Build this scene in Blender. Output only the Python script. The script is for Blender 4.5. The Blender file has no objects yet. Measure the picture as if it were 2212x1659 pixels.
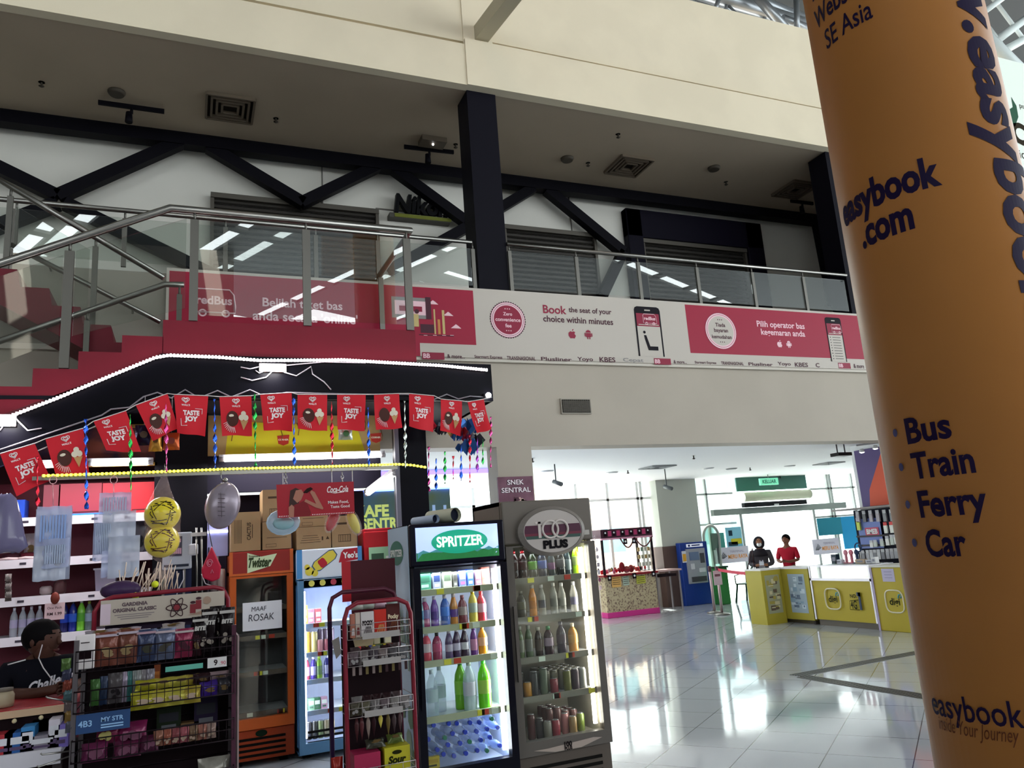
import bpy, math, random
from mathutils import Vector as V, Matrix
random.seed(7)
SC = bpy.context.scene
C = SC.collection
PI = math.pi
R = math.radians

# ---------------------------------------------------------------- camera
EYE, FPX = 1.7, 1661.0
_h, _p, _s = R(23.2), R(12.0), -0.0724
FWD = V((math.sin(_h)*math.cos(_p), math.cos(_h)*math.cos(_p), math.sin(_p)))
_r0 = V((math.cos(_h), -math.sin(_h), 0)); _u0 = _r0.cross(FWD)
_c = math.sqrt(1-_s*_s)
RGT = _c*_r0 + _s*_u0
UPV = _c*_u0 - _s*_r0
cam_data = bpy.data.cameras.new('camera')
cam = bpy.data.objects.new('camera', cam_data); C.objects.link(cam)
cam.matrix_world = Matrix(((RGT.x, UPV.x, -FWD.x, 0), (RGT.y, UPV.y, -FWD.y, 0), (RGT.z, UPV.z, -FWD.z, EYE), (0, 0, 0, 1)))
cam_data.sensor_width = 36.0
cam_data.lens = 36.0*FPX/2212
cam_data.clip_end = 300
cam_data.clip_start = 0.05
SC.camera = cam

# ---------------------------------------------------------------- world, exposure
SC.view_settings.view_transform = 'Standard'
SC.view_settings.look = 'None'
SC.view_settings.gamma = 1.0
SC.view_settings.use_curve_mapping = False
SC.view_settings.exposure = 0.28
SC.cycles.use_denoising = True
SC.cycles.max_bounces = 7
SC.cycles.diffuse_bounces = 4
SC.cycles.glossy_bounces = 4
SC.cycles.transmission_bounces = 4
SC.cycles.transparent_max_bounces = 12
SC.cycles.sample_clamp_indirect = 6.0
SC.cycles.caustics_reflective = False
SC.cycles.caustics_refractive = False
W = bpy.data.worlds.new('world'); SC.world = W; W.use_nodes = True
bg = W.node_tree.nodes['Background']
bg.inputs[0].default_value = (0.90, 0.97, 1.0, 1)
bg.inputs[1].default_value = 4.4

sun_d = bpy.data.lights.new('sun', 'SUN'); sun_d.energy = 22; sun_d.angle = R(1.5); sun_d.color = (1, .97, .9)
sun = bpy.data.objects.new('sun', sun_d); C.objects.link(sun)
sun.rotation_euler = V((-.12, -.5, -.87)).to_track_quat('-Z', 'Y').to_euler()

def area_light(name, loc, size, power, color=(1, 1, 1), rot=(0, 0, 0), size_y=None, spread=None):
    d = bpy.data.lights.new(name, 'AREA'); d.energy = power; d.color = color
    d.size = size
    if size_y: d.shape = 'RECTANGLE'; d.size_y = size_y
    if spread: d.spread = spread
    o = bpy.data.objects.new(name, d); C.objects.link(o); o.location = loc; o.rotation_euler = rot
    return o

# ---------------------------------------------------------------- pixel -> place
def ray(x, y): return FWD*FPX + RGT*(x-1106.0) - UPV*(y-829.5)
def pY(x, y, Y): d = ray(x, y); return V((0, 0, EYE)) + d*(Y/d.y)
def pX(x, y, X): d = ray(x, y); return V((0, 0, EYE)) + d*(X/d.x)
def pZ(x, y, Z): d = ray(x, y); return V((0, 0, EYE)) + d*((Z-EYE)/d.z)

# ---------------------------------------------------------------- materials
def lin(c):
    if isinstance(c, str): c = tuple(int(c[i:i+2], 16)/255 for i in (0, 2, 4))
    return tuple((x/12.92 if x <= 0.04045 else ((x+0.055)/1.055)**2.4) for x in c)
_m = {}
def mat(col, rough=0.5, metal=0.0, emit=0.0, ecol=None, noise=0.0, nscale=8.0, bump=0.0, spec=0.22, coat=0.0, trans=0.0, col2=None, sx=(1, 1, 1), lo=.4, hi=.6):
    key = (col, rough, metal, emit, ecol, noise, nscale, bump, spec, coat, trans, col2, sx, lo, hi)
    if key in _m: return _m[key]
    m = bpy.data.materials.new('material'); m.use_nodes = True
    nt = m.node_tree; N = nt.nodes; L = nt.links
    b = N['Principled BSDF']
    c = lin(col)
    if spec == .22 and max(c) < .03: spec = .06
    b.inputs['Base Color'].default_value = (*c, 1)
    b.inputs['Roughness'].default_value = rough
    b.inputs['Metallic'].default_value = metal
    b.inputs['Specular IOR Level'].default_value = spec
    b.inputs['Coat Weight'].default_value = coat*.35
    b.inputs['Transmission Weight'].default_value = trans
    if emit:
        b.inputs['Emission Color'].default_value = (*lin(ecol or col), 1)
        b.inputs['Emission Strength'].default_value = emit
    if noise or bump or col2:
        tc = N.new('ShaderNodeTexCoord'); mp = N.new('ShaderNodeMapping'); nz = N.new('ShaderNodeTexNoise')
        mp.inputs['Scale'].default_value = sx
        nz.inputs['Scale'].default_value = nscale; nz.inputs['Detail'].default_value = 4
        L.new(tc.outputs['Object'], mp.inputs[0]); L.new(mp.outputs[0], nz.inputs['Vector'])
        if noise or col2:
            rp = N.new('ShaderNodeValToRGB')
            k = lin(col2) if col2 else tuple(max(0, x*(1-noise)) for x in c)
            rp.color_ramp.elements[0].color = (*k, 1); rp.color_ramp.elements[1].color = (*c, 1)
            rp.color_ramp.elements[0].position = lo; rp.color_ramp.elements[1].position = hi
            L.new(nz.outputs[0], rp.inputs[0]); L.new(rp.outputs[0], b.inputs['Base Color'])
            if emit: L.new(rp.outputs[0], b.inputs['Emission Color'])
        if bump:
            bp = N.new('ShaderNodeBump'); bp.inputs['Strength'].default_value = bump; bp.inputs['Distance'].default_value = 0.01
            L.new(nz.outputs[0], bp.inputs['Height']); L.new(bp.outputs[0], b.inputs['Normal'])
    _m[key] = m
    return m
def clear(col='ffffff', fac=0.15, rough=0.05, tint='ffffff'):
    key = ('clear', col, fac, rough, tint)
    if key in _m: return _m[key]
    m = bpy.data.materials.new('clear_material'); m.use_nodes = True
    nt = m.node_tree; N = nt.nodes; L = nt.links
    b = N['Principled BSDF']; b.inputs['Base Color'].default_value = (*lin(col), 1); b.inputs['Roughness'].default_value = rough
    t = N.new('ShaderNodeBsdfTransparent'); t.inputs[0].default_value = (*lin(tint), 1)
    mx = N.new('ShaderNodeMixShader'); mx.inputs[0].default_value = fac
    L.new(t.outputs[0], mx.inputs[1]); L.new(b.outputs[0], mx.inputs[2]); L.new(mx.outputs[0], N['Material Output'].inputs[0])
    _m[key] = m
    return m
def glass(refl=0.08, tint='fafdfb'):
    key = ('glass', refl, tint)
    if key in _m: return _m[key]
    m = bpy.data.materials.new('glass_material'); m.use_nodes = True
    nt = m.node_tree; N = nt.nodes; L = nt.links
    N.remove(N['Principled BSDF'])
    g = N.new('ShaderNodeBsdfGlossy'); g.inputs['Roughness'].default_value = 0.0
    t = N.new('ShaderNodeBsdfTransparent'); t.inputs[0].default_value = (*lin(tint), 1)
    mx = N.new('ShaderNodeMixShader')
    lw = N.new('ShaderNodeLayerWeight'); lw.inputs[0].default_value = 0.3
    ad = N.new('ShaderNodeMath'); ad.operation = 'MULTIPLY_ADD'; ad.inputs[1].default_value = 0.35; ad.inputs[2].default_value = refl
    L.new(lw.outputs['Fresnel'], ad.inputs[0]); L.new(ad.outputs[0], mx.inputs[0])
    L.new(t.outputs[0], mx.inputs[1]); L.new(g.outputs[0], mx.inputs[2]); L.new(mx.outputs[0], N['Material Output'].inputs[0])
    _m[key] = m
    return m

# ---------------------------------------------------------------- objects
MW = {}
def tag(o, label=None, cat=None, group=None, kind=None):
    if label: o['label'] = label
    if cat: o['category'] = cat
    if group: o['group'] = group
    if kind: o['kind'] = kind
    return o
def thing(name, label, cat, loc=(0, 0, 0), rz=0, group=None):
    o = bpy.data.objects.new(name, None); C.objects.link(o)
    o.empty_display_size = 0.05
    o.location = loc; o.rotation_euler = (0, 0, rz)
    MW[o.name] = Matrix.Translation(V(loc)) @ Matrix.Rotation(rz, 4, 'Z')
    return tag(o, label, cat, group)
def link(name, me, mats, parent=None, smooth=False):
    o = bpy.data.objects.new(name, me); C.objects.link(o)
    if not isinstance(mats, (list, tuple)): mats = [mats]
    for m in mats: me.materials.append(m)
    if parent:
        o.parent = parent; MW[o.name] = MW[parent.name]
    else: MW[o.name] = Matrix.Identity(4)
    return o
ORD = ('first', 'second', 'third', 'fourth', 'fifth', 'sixth', 'seventh', 'eighth', 'ninth', 'tenth', 'eleventh', 'twelfth')
class B:
    """collects shapes; build() links them as one mesh"""
    def __init__(s): s.v = []; s.f = []; s.m = []; s.sm = []
    def add(s, vs, fs, mi=0, smooth=False):
        n = len(s.v); s.v += [V(v) for v in vs]
        s.f += [tuple(i+n for i in f) for f in fs]; s.m += [mi]*len(fs); s.sm += [smooth]*len(fs); return s
    def box(s, x0, x1, y0, y1, z0, z1, mi=0):
        if x0 > x1: x0, x1 = x1, x0
        if y0 > y1: y0, y1 = y1, y0
        if z0 > z1: z0, z1 = z1, z0
        return s.add([(x0, y0, z0), (x1, y0, z0), (x1, y1, z0), (x0, y1, z0), (x0, y0, z1), (x1, y0, z1), (x1, y1, z1), (x0, y1, z1)],
                     [(3, 2, 1, 0), (4, 5, 6, 7), (0, 1, 5, 4), (1, 2, 6, 5), (2, 3, 7, 6), (3, 0, 4, 7)], mi)
    def prism(s, poly, ext, mi=0, smooth=False):
        p = [V(q) for q in poly]; e = V(ext); n = len(p)
        nrm = V((0, 0, 0))
        for i in range(n): nrm += p[i].cross(p[(i+1) % n])
        if nrm.dot(e) > 0: p = p[::-1]
        n = len(p)
        fs = [tuple(range(n)), tuple(range(2*n-1, n-1, -1))]
        k = len(s.v)
        s.add(p+[q+e for q in p], fs, mi)
        s.add([], [], mi)
        for i in range(n):
            j = (i+1) % n
            s.f.append((k+j, k+i, k+i+n, k+j+n)); s.m.append(mi); s.sm.append(smooth)
        return s
    def tube(s, pts, r, n=8, mi=0, caps=True, closed=False):
        pts = [V(p) for p in pts]; k = len(pts)
        rr = r if isinstance(r, (list, tuple)) else [r]*k
        vs = []; up = None
        for i, p in enumerate(pts):
            if closed: t = (pts[(i+1) % k]-pts[i-1])
            else: t = (pts[min(i+1, k-1)]-pts[max(i-1, 0)])
            if t.length < 1e-9: t = V((0, 0, 1))
            t.normalize()
            if up is None: up = V((0, 0, 1)) if abs(t.z) < 0.9 else V((1, 0, 0))
            a = t.cross(up)
            if a.length < 1e-4: a = t.cross(V((1, 0.1, 0)))
            a.normalize(); b = a.cross(t).normalized(); up = b
            for j in range(n):
                w = 2*PI*j/n; vs.append(p + (a*math.cos(w)+b*math.sin(w))*rr[i])
        fs = []
        for i in range(k if closed else k-1):
            i2 = (i+1) % k
            for j in range(n):
                j2 = (j+1) % n; fs.append((i*n+j, i*n+j2, i2*n+j2, i2*n+j))
        s.add(vs, fs, mi, True)
        if caps and not closed:
            q = len(s.v)-len(vs)
            s.f += [tuple(q+j for j in range(n-1, -1, -1)), tuple(q+(k-1)*n+j for j in range(n))]; s.m += [mi]*2; s.sm += [False]*2
        return s
    def bar(s, a, b, w, h, mi=0):
        """rectangular bar from a to b, width w (sideways), h (up)"""
        a = V(a); b = V(b); t = (b-a).normalized()
        up = V((0, 0, 1)) if abs(t.z) < 0.95 else V((0, 1, 0))
        x = t.cross(up).normalized(); y = x.cross(t).normalized()
        vs = []
        for p in (a, b):
            for dx, dy in ((-1, -1), (1, -1), (1, 1), (-1, 1)): vs.append(p + x*dx*w/2 + y*dy*h/2)
        return s.add(vs, [(3, 2, 1, 0), (4, 5, 6, 7), (0, 1, 5, 4), (1, 2, 6, 5), (2, 3, 7, 6), (3, 0, 4, 7)], mi)
    def lathe(s, prof, c=(0, 0, 0), n=14, mi=0, smooth=True, sx=1, sy=1):
        c = V(c); vs = []; k = len(prof)
        for r, z in prof:
            for j in range(n):
                w = 2*PI*j/n; vs.append(c+V((math.cos(w)*r*sx, math.sin(w)*r*sy, z)))
        fs = []
        for i in range(k-1):
            for j in range(n):
                j2 = (j+1) % n; fs.append((i*n+j, i*n+j2, (i+1)*n+j2, (i+1)*n+j))
        s.add(vs, fs, mi, smooth)
        q = len(s.v)-len(vs)
        if prof[0][0] > 1e-5: s.f.append(tuple(q+j for j in range(n-1, -1, -1))); s.m.append(mi); s.sm.append(False)
        if prof[-1][0] > 1e-5: s.f.append(tuple(q+(k-1)*n+j for j in range(n))); s.m.append(mi); s.sm.append(False)
        return s
    def ball(s, c, r, n=14, mi=0, sx=1, sy=1, sz=1):
        k = n//2+1
        pr = [(math.sin(PI*i/k)*r, -math.cos(PI*i/k)*r*sz) for i in range(k+1)]
        pr[0] = (1e-6, pr[0][1]); pr[-1] = (1e-6, pr[-1][1])
        return s.lathe(pr, c, n, mi, True, sx, sy)
    def quad(s, a, b, c, d, mi=0): return s.add([a, b, c, d], [(0, 1, 2, 3)], mi)
    def xf(s, M, i0=0):
        for i in range(i0, len(s.v)): s.v[i] = M @ s.v[i]
        return s
    def build(s, name, mats, parent=None, w=False, bevel=0, label=None, kind=None):
        vs = s.v
        if w and parent: im = MW[parent.name].inverted(); vs = [im @ v for v in vs]
        me = bpy.data.meshes.new(name); me.from_pydata([tuple(v) for v in vs], [], s.f); me.update()
        o = link(name, me, mats, parent)
        me.polygons.foreach_set('material_index', s.m); me.polygons.foreach_set('use_smooth', s.sm)
        if bevel:
            bm = o.modifiers.new('bevel', 'BEVEL'); bm.width = bevel; bm.segments = 2; bm.limit_method = 'ANGLE'
        if label: o['label'] = label
        if kind: o['kind'] = kind
        return o
def struct(name, b, mats, parent=None, **k):
    o = b.build(name, mats, parent, **k)
    if not parent: o['kind'] = 'structure'
    return o
def copy_tree(o, parent=None, loc=None, rot=None, label=None, group=None):
    c = o.copy(); C.objects.link(c)
    if parent: c.parent = parent
    if loc is not None: c.location = loc
    if rot is not None: c.rotation_euler = rot
    if label: c['label'] = label
    if group: c['group'] = group
    MW[c.name] = Matrix.Translation(V(c.location)) @ c.rotation_euler.to_matrix().to_4x4()
    for ch in list(o.children): copy_tree(ch, c)
    return c

_tc = {}
def text_geo(s, bold=0.0, shear=0.0, space=1.0):
    key = (s, bold, shear, space)
    if key in _tc: return _tc[key]
    cu = bpy.data.curves.new('t', 'FONT'); cu.body = s; cu.size = 1; cu.offset = bold; cu.shear = shear
    cu.space_character = space; cu.resolution_u = 3; cu.fill_mode = 'FRONT'
    ob = bpy.data.objects.new('t', cu); C.objects.link(ob)
    dg = bpy.context.evaluated_depsgraph_get()
    me = bpy.data.meshes.new_from_object(ob.evaluated_get(dg))
    vs = [v.co.copy() for v in me.vertices]; fs = [tuple(p.vertices) for p in me.polygons]
    bpy.data.objects.remove(ob); bpy.data.curves.remove(cu); bpy.data.meshes.remove(me)
    x0 = min(v.x for v in vs); x1 = max(v.x for v in vs); y0 = min(v.y for v in vs); y1 = max(v.y for v in vs)
    _tc[key] = (vs, fs, (x0, x1, y0, y1)); return _tc[key]
def slice_geo(vs, fs, axis, step):
    import bmesh
    bm = bmesh.new(); bv = [bm.verts.new(v) for v in vs]
    for f in fs:
        try: bm.faces.new([bv[i] for i in f])
        except ValueError: pass
    lo = min(v[axis] for v in vs); hi = max(v[axis] for v in vs); q = lo+step
    no = V((1, 0, 0)) if axis == 0 else V((0, 1, 0))
    while q < hi:
        bmesh.ops.bisect_plane(bm, geom=bm.verts[:]+bm.edges[:]+bm.faces[:], plane_co=no*q, plane_no=no); q += step
    bm.verts.index_update(); o = [v.co.copy() for v in bm.verts], [tuple(v.index for v in f.verts) for f in bm.faces]; bm.free(); return o
def txt(b, s, a, u, v, w=None, h=None, mi=0, bold=0.0, shear=0.0, space=1.0, align='c', lift=0.002, fn=None):
    """lay the string s, centred on point a, along u with v up; w/h its drawn size"""
    vs, fs, (x0, x1, y0, y1) = text_geo(s, bold, shear, space)
    u = V(u).normalized(); v = V(v).normalized(); n = u.cross(v)
    if w and h: kx, ky = w/(x1-x0), h/(y1-y0)
    elif w: kx = ky = w/(x1-x0)
    else: kx = ky = h/(y1-y0)
    cx = (x0+x1)/2 if align == 'c' else x0
    cy = (y0+y1)/2
    out = [((p.x-cx)*kx, (p.y-cy)*ky) for p in vs]
    if fn: b.add([fn(x, y) for x, y in out], fs, mi)
    else:
        a = V(a); b.add([a+u*x+v*y+n*lift for x, y in out], fs, mi)
    return b
XA, ZA = V((1, 0, 0)), V((0, 0, 1))
def disc(b, c, u, v, r, n=24, mi=0, lift=0.002, r2=None, ry=None):
    u = V(u).normalized(); v = V(v).normalized(); nn = u.cross(v); c = V(c)+nn*lift; ry = ry or r
    if r2 is None: b.add([c+u*r*math.cos(2*PI*i/n)+v*ry*math.sin(2*PI*i/n) for i in range(n)], [tuple(range(n))], mi)
    else:
        k = r2/r
        vs = [c+(u*r*math.cos(2*PI*i/n)+v*ry*math.sin(2*PI*i/n))*q for q in (1, k) for i in range(n)]
        b.add(vs, [(i, (i+1) % n, n+(i+1) % n, n+i) for i in range(n)], mi)
    return b
def rect(b, c, u, v, w, h, mi=0, lift=0.001):
    u = V(u).normalized(); v = V(v).normalized(); nn = u.cross(v); c = V(c)+nn*lift
    b.add([c-u*w/2-v*h/2, c+u*w/2-v*h/2, c+u*w/2+v*h/2, c-u*w/2+v*h/2], [(0, 1, 2, 3)], mi); return b
def poly(b, c, u, v, pts, mi=0, lift=0.002):
    u = V(u).normalized(); v = V(v).normalized(); nn = u.cross(v); c = V(c)+nn*lift
    b.add([c+u*x+v*y for x, y in pts], [tuple(range(len(pts)))], mi); return b
def skin(name, nodes, edges, m, parent, root=0, sub=1):
    me = bpy.data.meshes.new(name); me.from_pydata([n[0] for n in nodes], edges, []); me.update()
    o = link(name, me, m, parent)
    sm = o.modifiers.new('skin', 'SKIN'); sm.use_smooth_shade = True
    sv = me.skin_vertices[0].data
    for i, n in enumerate(nodes):
        r = n[1]; sv[i].radius = r if isinstance(r, tuple) else (r, r)
        sv[i].use_root = (i == root)
    ss = o.modifiers.new('sub', 'SUBSURF'); ss.levels = sub; ss.render_levels = sub
    return o
# ================================================================ THE SETTING
CREAM = mat('e2d6bc', .55, noise=.05, nscale=1.2)
WALL = mat('b3aa9c', .6, noise=.05, nscale=1.0)
GREYW = mat('8f8c84', .7, noise=.06, nscale=.8)
SOFF = mat('b5a692', .8, noise=.06, nscale=.6)
BLACK = mat('0e0d13', .5)
DARK = mat('0d0c10', .6)
STEELP = mat('66645f', .4, metal=1.0)
STEEL = mat('8f8d88', .3, metal=1.0)
RED = mat('7d1a2c', .5, noise=.12, nscale=1.5)
BRED = mat('9c1a38', .45)
BWHITE = mat('c2bab0', .45)
WHITE = mat('ececec', .5)
PINKW = mat('efc6cf', .5)
HALLC = mat('eceef0', .7)

# floor: polished pale tiles laid at an angle to the facade
def floor_mat():
    m = bpy.data.materials.new('floor_tiles'); m.use_nodes = True
    nt = m.node_tree; N = nt.nodes; L = nt.links; b = N['Principled BSDF']
    tc = N.new('ShaderNodeTexCoord'); mp = N.new('ShaderNodeMapping'); br = N.new('ShaderNodeTexBrick')
    mp.inputs['Rotation'].default_value = (0, 0, R(-37.5))
    br.offset = 0; br.inputs['Scale'].default_value = 1; br.inputs['Brick Width'].default_value = .6; br.inputs['Row Height'].default_value = .6
    br.inputs['Mortar Size'].default_value = .004; br.inputs['Mortar Smooth'].default_value = 0
    br.inputs['Color1'].default_value = (*lin('bfc3c9'), 1); br.inputs['Color2'].default_value = (*lin('babfc5'), 1); br.inputs['Mortar'].default_value = (*lin('55585a'), 1)
    L.new(tc.outputs['Object'], mp.inputs[0]); L.new(mp.outputs[0], br.inputs['Vector']); L.new(br.outputs[0], b.inputs['Base Color'])
    nz = N.new('ShaderNodeTexNoise'); nz.inputs['Scale'].default_value = 2.2
    bp = N.new('ShaderNodeBump'); bp.inputs['Strength'].default_value = .12; bp.inputs['Distance'].default_value = .01
    L.new(tc.outputs['Object'], nz.inputs['Vector']); L.new(nz.outputs[0], bp.inputs['Height']); L.new(bp.outputs[0], b.inputs['Normal'])
    b.inputs['Roughness'].default_value = .07; b.inputs['Specular IOR Level'].default_value = .9
    return m
struct('floor', B().box(-22, 32, -16, 17.15, -.2, 0), floor_mat())
struct('floor_outside', B().box(-22, 40, 17.2, 60, -.25, -.06), mat('dcdad8', .8, noise=.1, nscale=1))

# drainage grates set in the floor
GR = mat('4a4a48', .35, metal=.6); GL = mat('8c8e8c', .4)
def grate(a, b, w=.17):
    a = V((a[0], a[1], 0)); b = V((b[0], b[1], 0)); t = (b-a).normalized(); n = V((-t.y, t.x, 0)); o = B()
    o.prism([a-n*w/2, b-n*w/2, b+n*w/2, a+n*w/2], (0, 0, .003), 1)
    for k in range(5):
        c = n*(-w/2+w*(k+.5)/5)
        o.prism([a+c-n*.009, b+c-n*.009, b+c+n*.009, a+c+n*.009], (0, 0, .006), 0)
    return o
struct('trim_1', grate((6.6, 7.6), (12.6, 8.0), .2), [GR, GL])
struct('trim_2', grate((6.62, 7.5), (6.7, .6), .2), [GR, GL])

# facade
Y0 = 9.0
struct('wall_back', B().box(3.58, 4.06, Y0, 9.35, 0, 2.96).box(3.0, 10.2, Y0, 9.35, 2.96, 4.12).box(-22, 3.0, Y0, 9.35, 2.96, 4.12)
       .box(-22, -1.75, Y0, 9.35, 0, 2.96), WALL)
struct('wall_back_right', B().box(12.1, 24, Y0, 9.35, 0, 2.96).box(10.2, 24, Y0, 9.35, 2.96, 8.0), WALL)
struct('trim_3', B().box(-22, 10.2, Y0-.05, Y0, 4.06, 4.12), mat('cfc8bc', .5))
struct('floor_upper', B().box(-22, 24, Y0+.01, 12.2, 4.12, 5.0), mat('9a948a', .7))
struct('ceiling_upper', B().box(-22, 24, Y0+.04, 12.6, 8.02, 8.35), SOFF)
f = B().box(-22, 3.47, Y0-.10, Y0+.04, 8.0, 8.64).box(3.47, 26, Y0-.12, Y0+.04, 8.0, 8.72)
f.box(-22, 26, Y0-.02, Y0+.2, 8.6, 10.33)
f.box(-22, 3.46, Y0-.07, Y0, 8.70, 10.33).box(3.9, 26, Y0-.07, Y0, 8.78, 10.33).box(3.46, 3.9, Y0-.09, Y0, 8.6, 10.33)
struct('wall_upper', f, CREAM)
p = pZ(1035, 94, 8.74)
struct('trim_4', B().bar((3.72, 9.0, 8.86), (4.3, 4.6, 8.86), .2, .22), mat('b9b199', .6))
struct('wall_upper_back', B().box(-22, 24, 11.55, 11.8, 5.0, 8.02), mat('d2d0c8', .7, noise=.05, nscale=.7))
struct('roof', B(), DARK) if 0 else None

# the wall joint lines and fittings of the upper wall
j = B()
for px, y0, y1 in ((695, 345, 435), (1228, 420, 500)):
    a = pY(px, y0, 11.54); j.box(a.x-.008, a.x+.008, 11.53, 11.55, 5.0, 8.0)
a = pY(820, 450, 11.54); j.box(2.75, 4.2, 11.53, 11.55, a.z-.02, a.z)
struct('trim_5', j, mat('6f6c66', .6))

# ceiling of the ground-floor hall
struct('ceiling_hall', B().box(-22, 24, 9.35, 17.2, 3.12, 3.4), HALLC)
struct('wall_hall_left', B().box(-1.9, -1.75, 9.35, 17.2, 0, 3.12), mat('d5d6da', .6))
struct('wall_hall_right', B().box(18.1, 18.3, 9.35, 17.2, 0, 3.12), HALLC)

# glazed end wall of the hall
FR = mat('a9b0ae', .5); FRW = mat('e8ecec', .4)
YG = 17.0
struct('wall_hall_column', B().box(10.92, 12.13, YG-.28, YG+.3, 1.46, 3.12, 0).box(10.90, 12.15, YG-.30, YG+.3, 0, 1.46, 1), [mat('b9bdb4', .6), mat('5c4a45', .5, noise=.1, nscale=3)])
struct('wall_hall_low', B().box(7.3, 10.9, YG-.04, YG+.1, 0, .9), mat('b0aca6', .6))
wf = B()
def gx(px, py): return pY(px, py, YG).x
def gz(px, py): return pY(px, py, YG).z
for x in [-1.6, .4, 2.4, 4.3, 6.1, 7.4, gx(1244, 1070), gx(1313, 1080), gx(1378, 1080), gx(1386, 1080)]: wf.box(x-.035, x+.035, YG, YG+.08, .0, 3.12)
for z in (.9, 2.70): wf.box(-1.7, 10.9, YG, YG+.07, z-.03, z+.03)
struct('window_1', wf, FRW)
struct('window_pane_1', B().box(-1.7, 10.9, YG+.03, YG+.04, 0, 3.12), glass(.04))
wf = B()
for x in [12.2, gx(1527, 1080), 17.0-.02, gx(1790, 1060), 17.8]: wf.box(x-.03, x+.03, YG, YG+.08, 0, 3.12)
for z in (2.72, 1.93): wf.box(12.15, 13.5, YG, YG+.07, z-.025, z+.025); wf.box(16.2, 17.9, YG, YG+.07, z-.025, z+.025)
struct('window_2', wf, FR)
struct('window_pane_2', B().box(12.15, 17.9, YG+.03, YG+.04, 0, 3.12), glass(.04))
struct('trim_6', B().box(12.7, 17.3, YG-.14, YG-.01, 2.14, 2.30), mat('8f9893', .5))
d = B()
for x in (13.62, 16.15): d.box(x-.04, x+.04, YG-.06, YG+.06, 0, 2.2)
struct('door_1', d, mat('a4aaa8', .4, metal=.5))
struct('trim_7', B().box(13.62, 16.05, YG-.05, YG-.01, 2.75, 3.12).box(14.78, 14.84, YG-.06, YG, 2.75, 3.12), mat('3f6f66', .4))
# teal and blue film on the lower right panes
struct('trim_8', B().box(16.25, 17.12, YG-.03, YG-.005, 1.42, 1.90), mat('1f7f94', .4, emit=.0))
struct('trim_9', B().box(17.12, 17.95, YG-.03, YG-.005, 1.0, 1.90), mat('1a8fc4', .4))

# street outside: pale buildings beyond the glass
def block(x0, x1, y0, h, col, label, nm='building'):
    t = thing(nm, label, 'building', ((x0+x1)/2, y0, -.06))
    B().box(x0, x1, y0, y0+6, -.06, h).build('wall', mat(col, .8), t, w=True)
    b = B()
    n = max(2, int((x1-x0)/1.6))
    for i in range(n):
        for z in (1.2, 3.8):
            if z+1 < h: b.box(x0+(i+.25)*(x1-x0)/n, x0+(i+.75)*(x1-x0)/n, y0-.03, y0, z, z+1.1)
    b.build('window', mat('8fb0b8', .2), t, w=True)
block(16.0, 20.5, 30, 5.2, 'ecd6c4', 'pale orange building outside behind the left windows of the hall')
block(21.5, 26, 31, 6, 'cfdfe4', 'pale blue building outside behind the left windows of the hall')

# wall at the right of the counters, with the banner
struct('wall_side', B().box(11.56, 12.1, 9.35, 10.95, 0, 3.12), HALLC)

# black posts of the upper floor
for nm, x0, x1 in (('pillar', 3.50, 3.93), ('pillar', 10.05, 10.5)):
    t = thing(nm, 'black square steel pillar left of the sign with the crossed white seal' if x0 < 5 else 'black square steel pillar beside the yellow column', 'pillar', ((x0+x1)/2, 9.2, 5.0))
    t['label'] = 'black square pillar standing between the two railings' if x0 < 5 else 'black square pillar partly hidden by the yellow column'
    B().box(x0, x1, Y0+.02, Y0+.42, 5.0, 8.0).build('post', mat('14131b', .45), t, w=True)
    B().box(x0-.02, x1+.02, Y0+.0, Y0+.44, 5.0, 5.06).build('base_plate', BLACK, t, w=True)

# black truss under the upper ceiling
YT = 11.3
def truss(pts, label, x0, x1):
    t = thing('roof_truss', label, 'truss', ((x0+x1)/2, YT, 5.0))
    B().box(x0, x1, YT-.1, YT+.1, 7.83, 8.03).build('top_chord', BLACK, t, w=True)
    for a, b in pts: B().bar((a[0], YT, a[1]), (b[0], YT, b[1]), .16, .17).build('diagonal_brace', BLACK, t, w=True)
    return t
A = lambda x, y: (pY(x, y, YT).x, pY(x, y, YT).z)
truss([(A(125, 425), A(390, 308)), (A(125, 425), A(-60, 335)), (A(125, 440), A(-30, 500)), (A(140, 440), A(470, 600)), (A(450, 318), A(655, 440)), (A(650, 440), A(820, 358)),
       (A(845, 362), A(1020, 490)), (A(1015, 488), A(840, 585))], 'black zigzag steel truss left of the first black pillar', -6, 4.3)
truss([(A(1030, 480), A(1150, 408)), (A(1180, 410), A(1345, 545)), (A(1345, 545), A(1300, 640)), (A(1765, 480), A(1800, 660))], 'black zigzag steel truss between the two black pillars', 4.3, 12.6)

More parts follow.
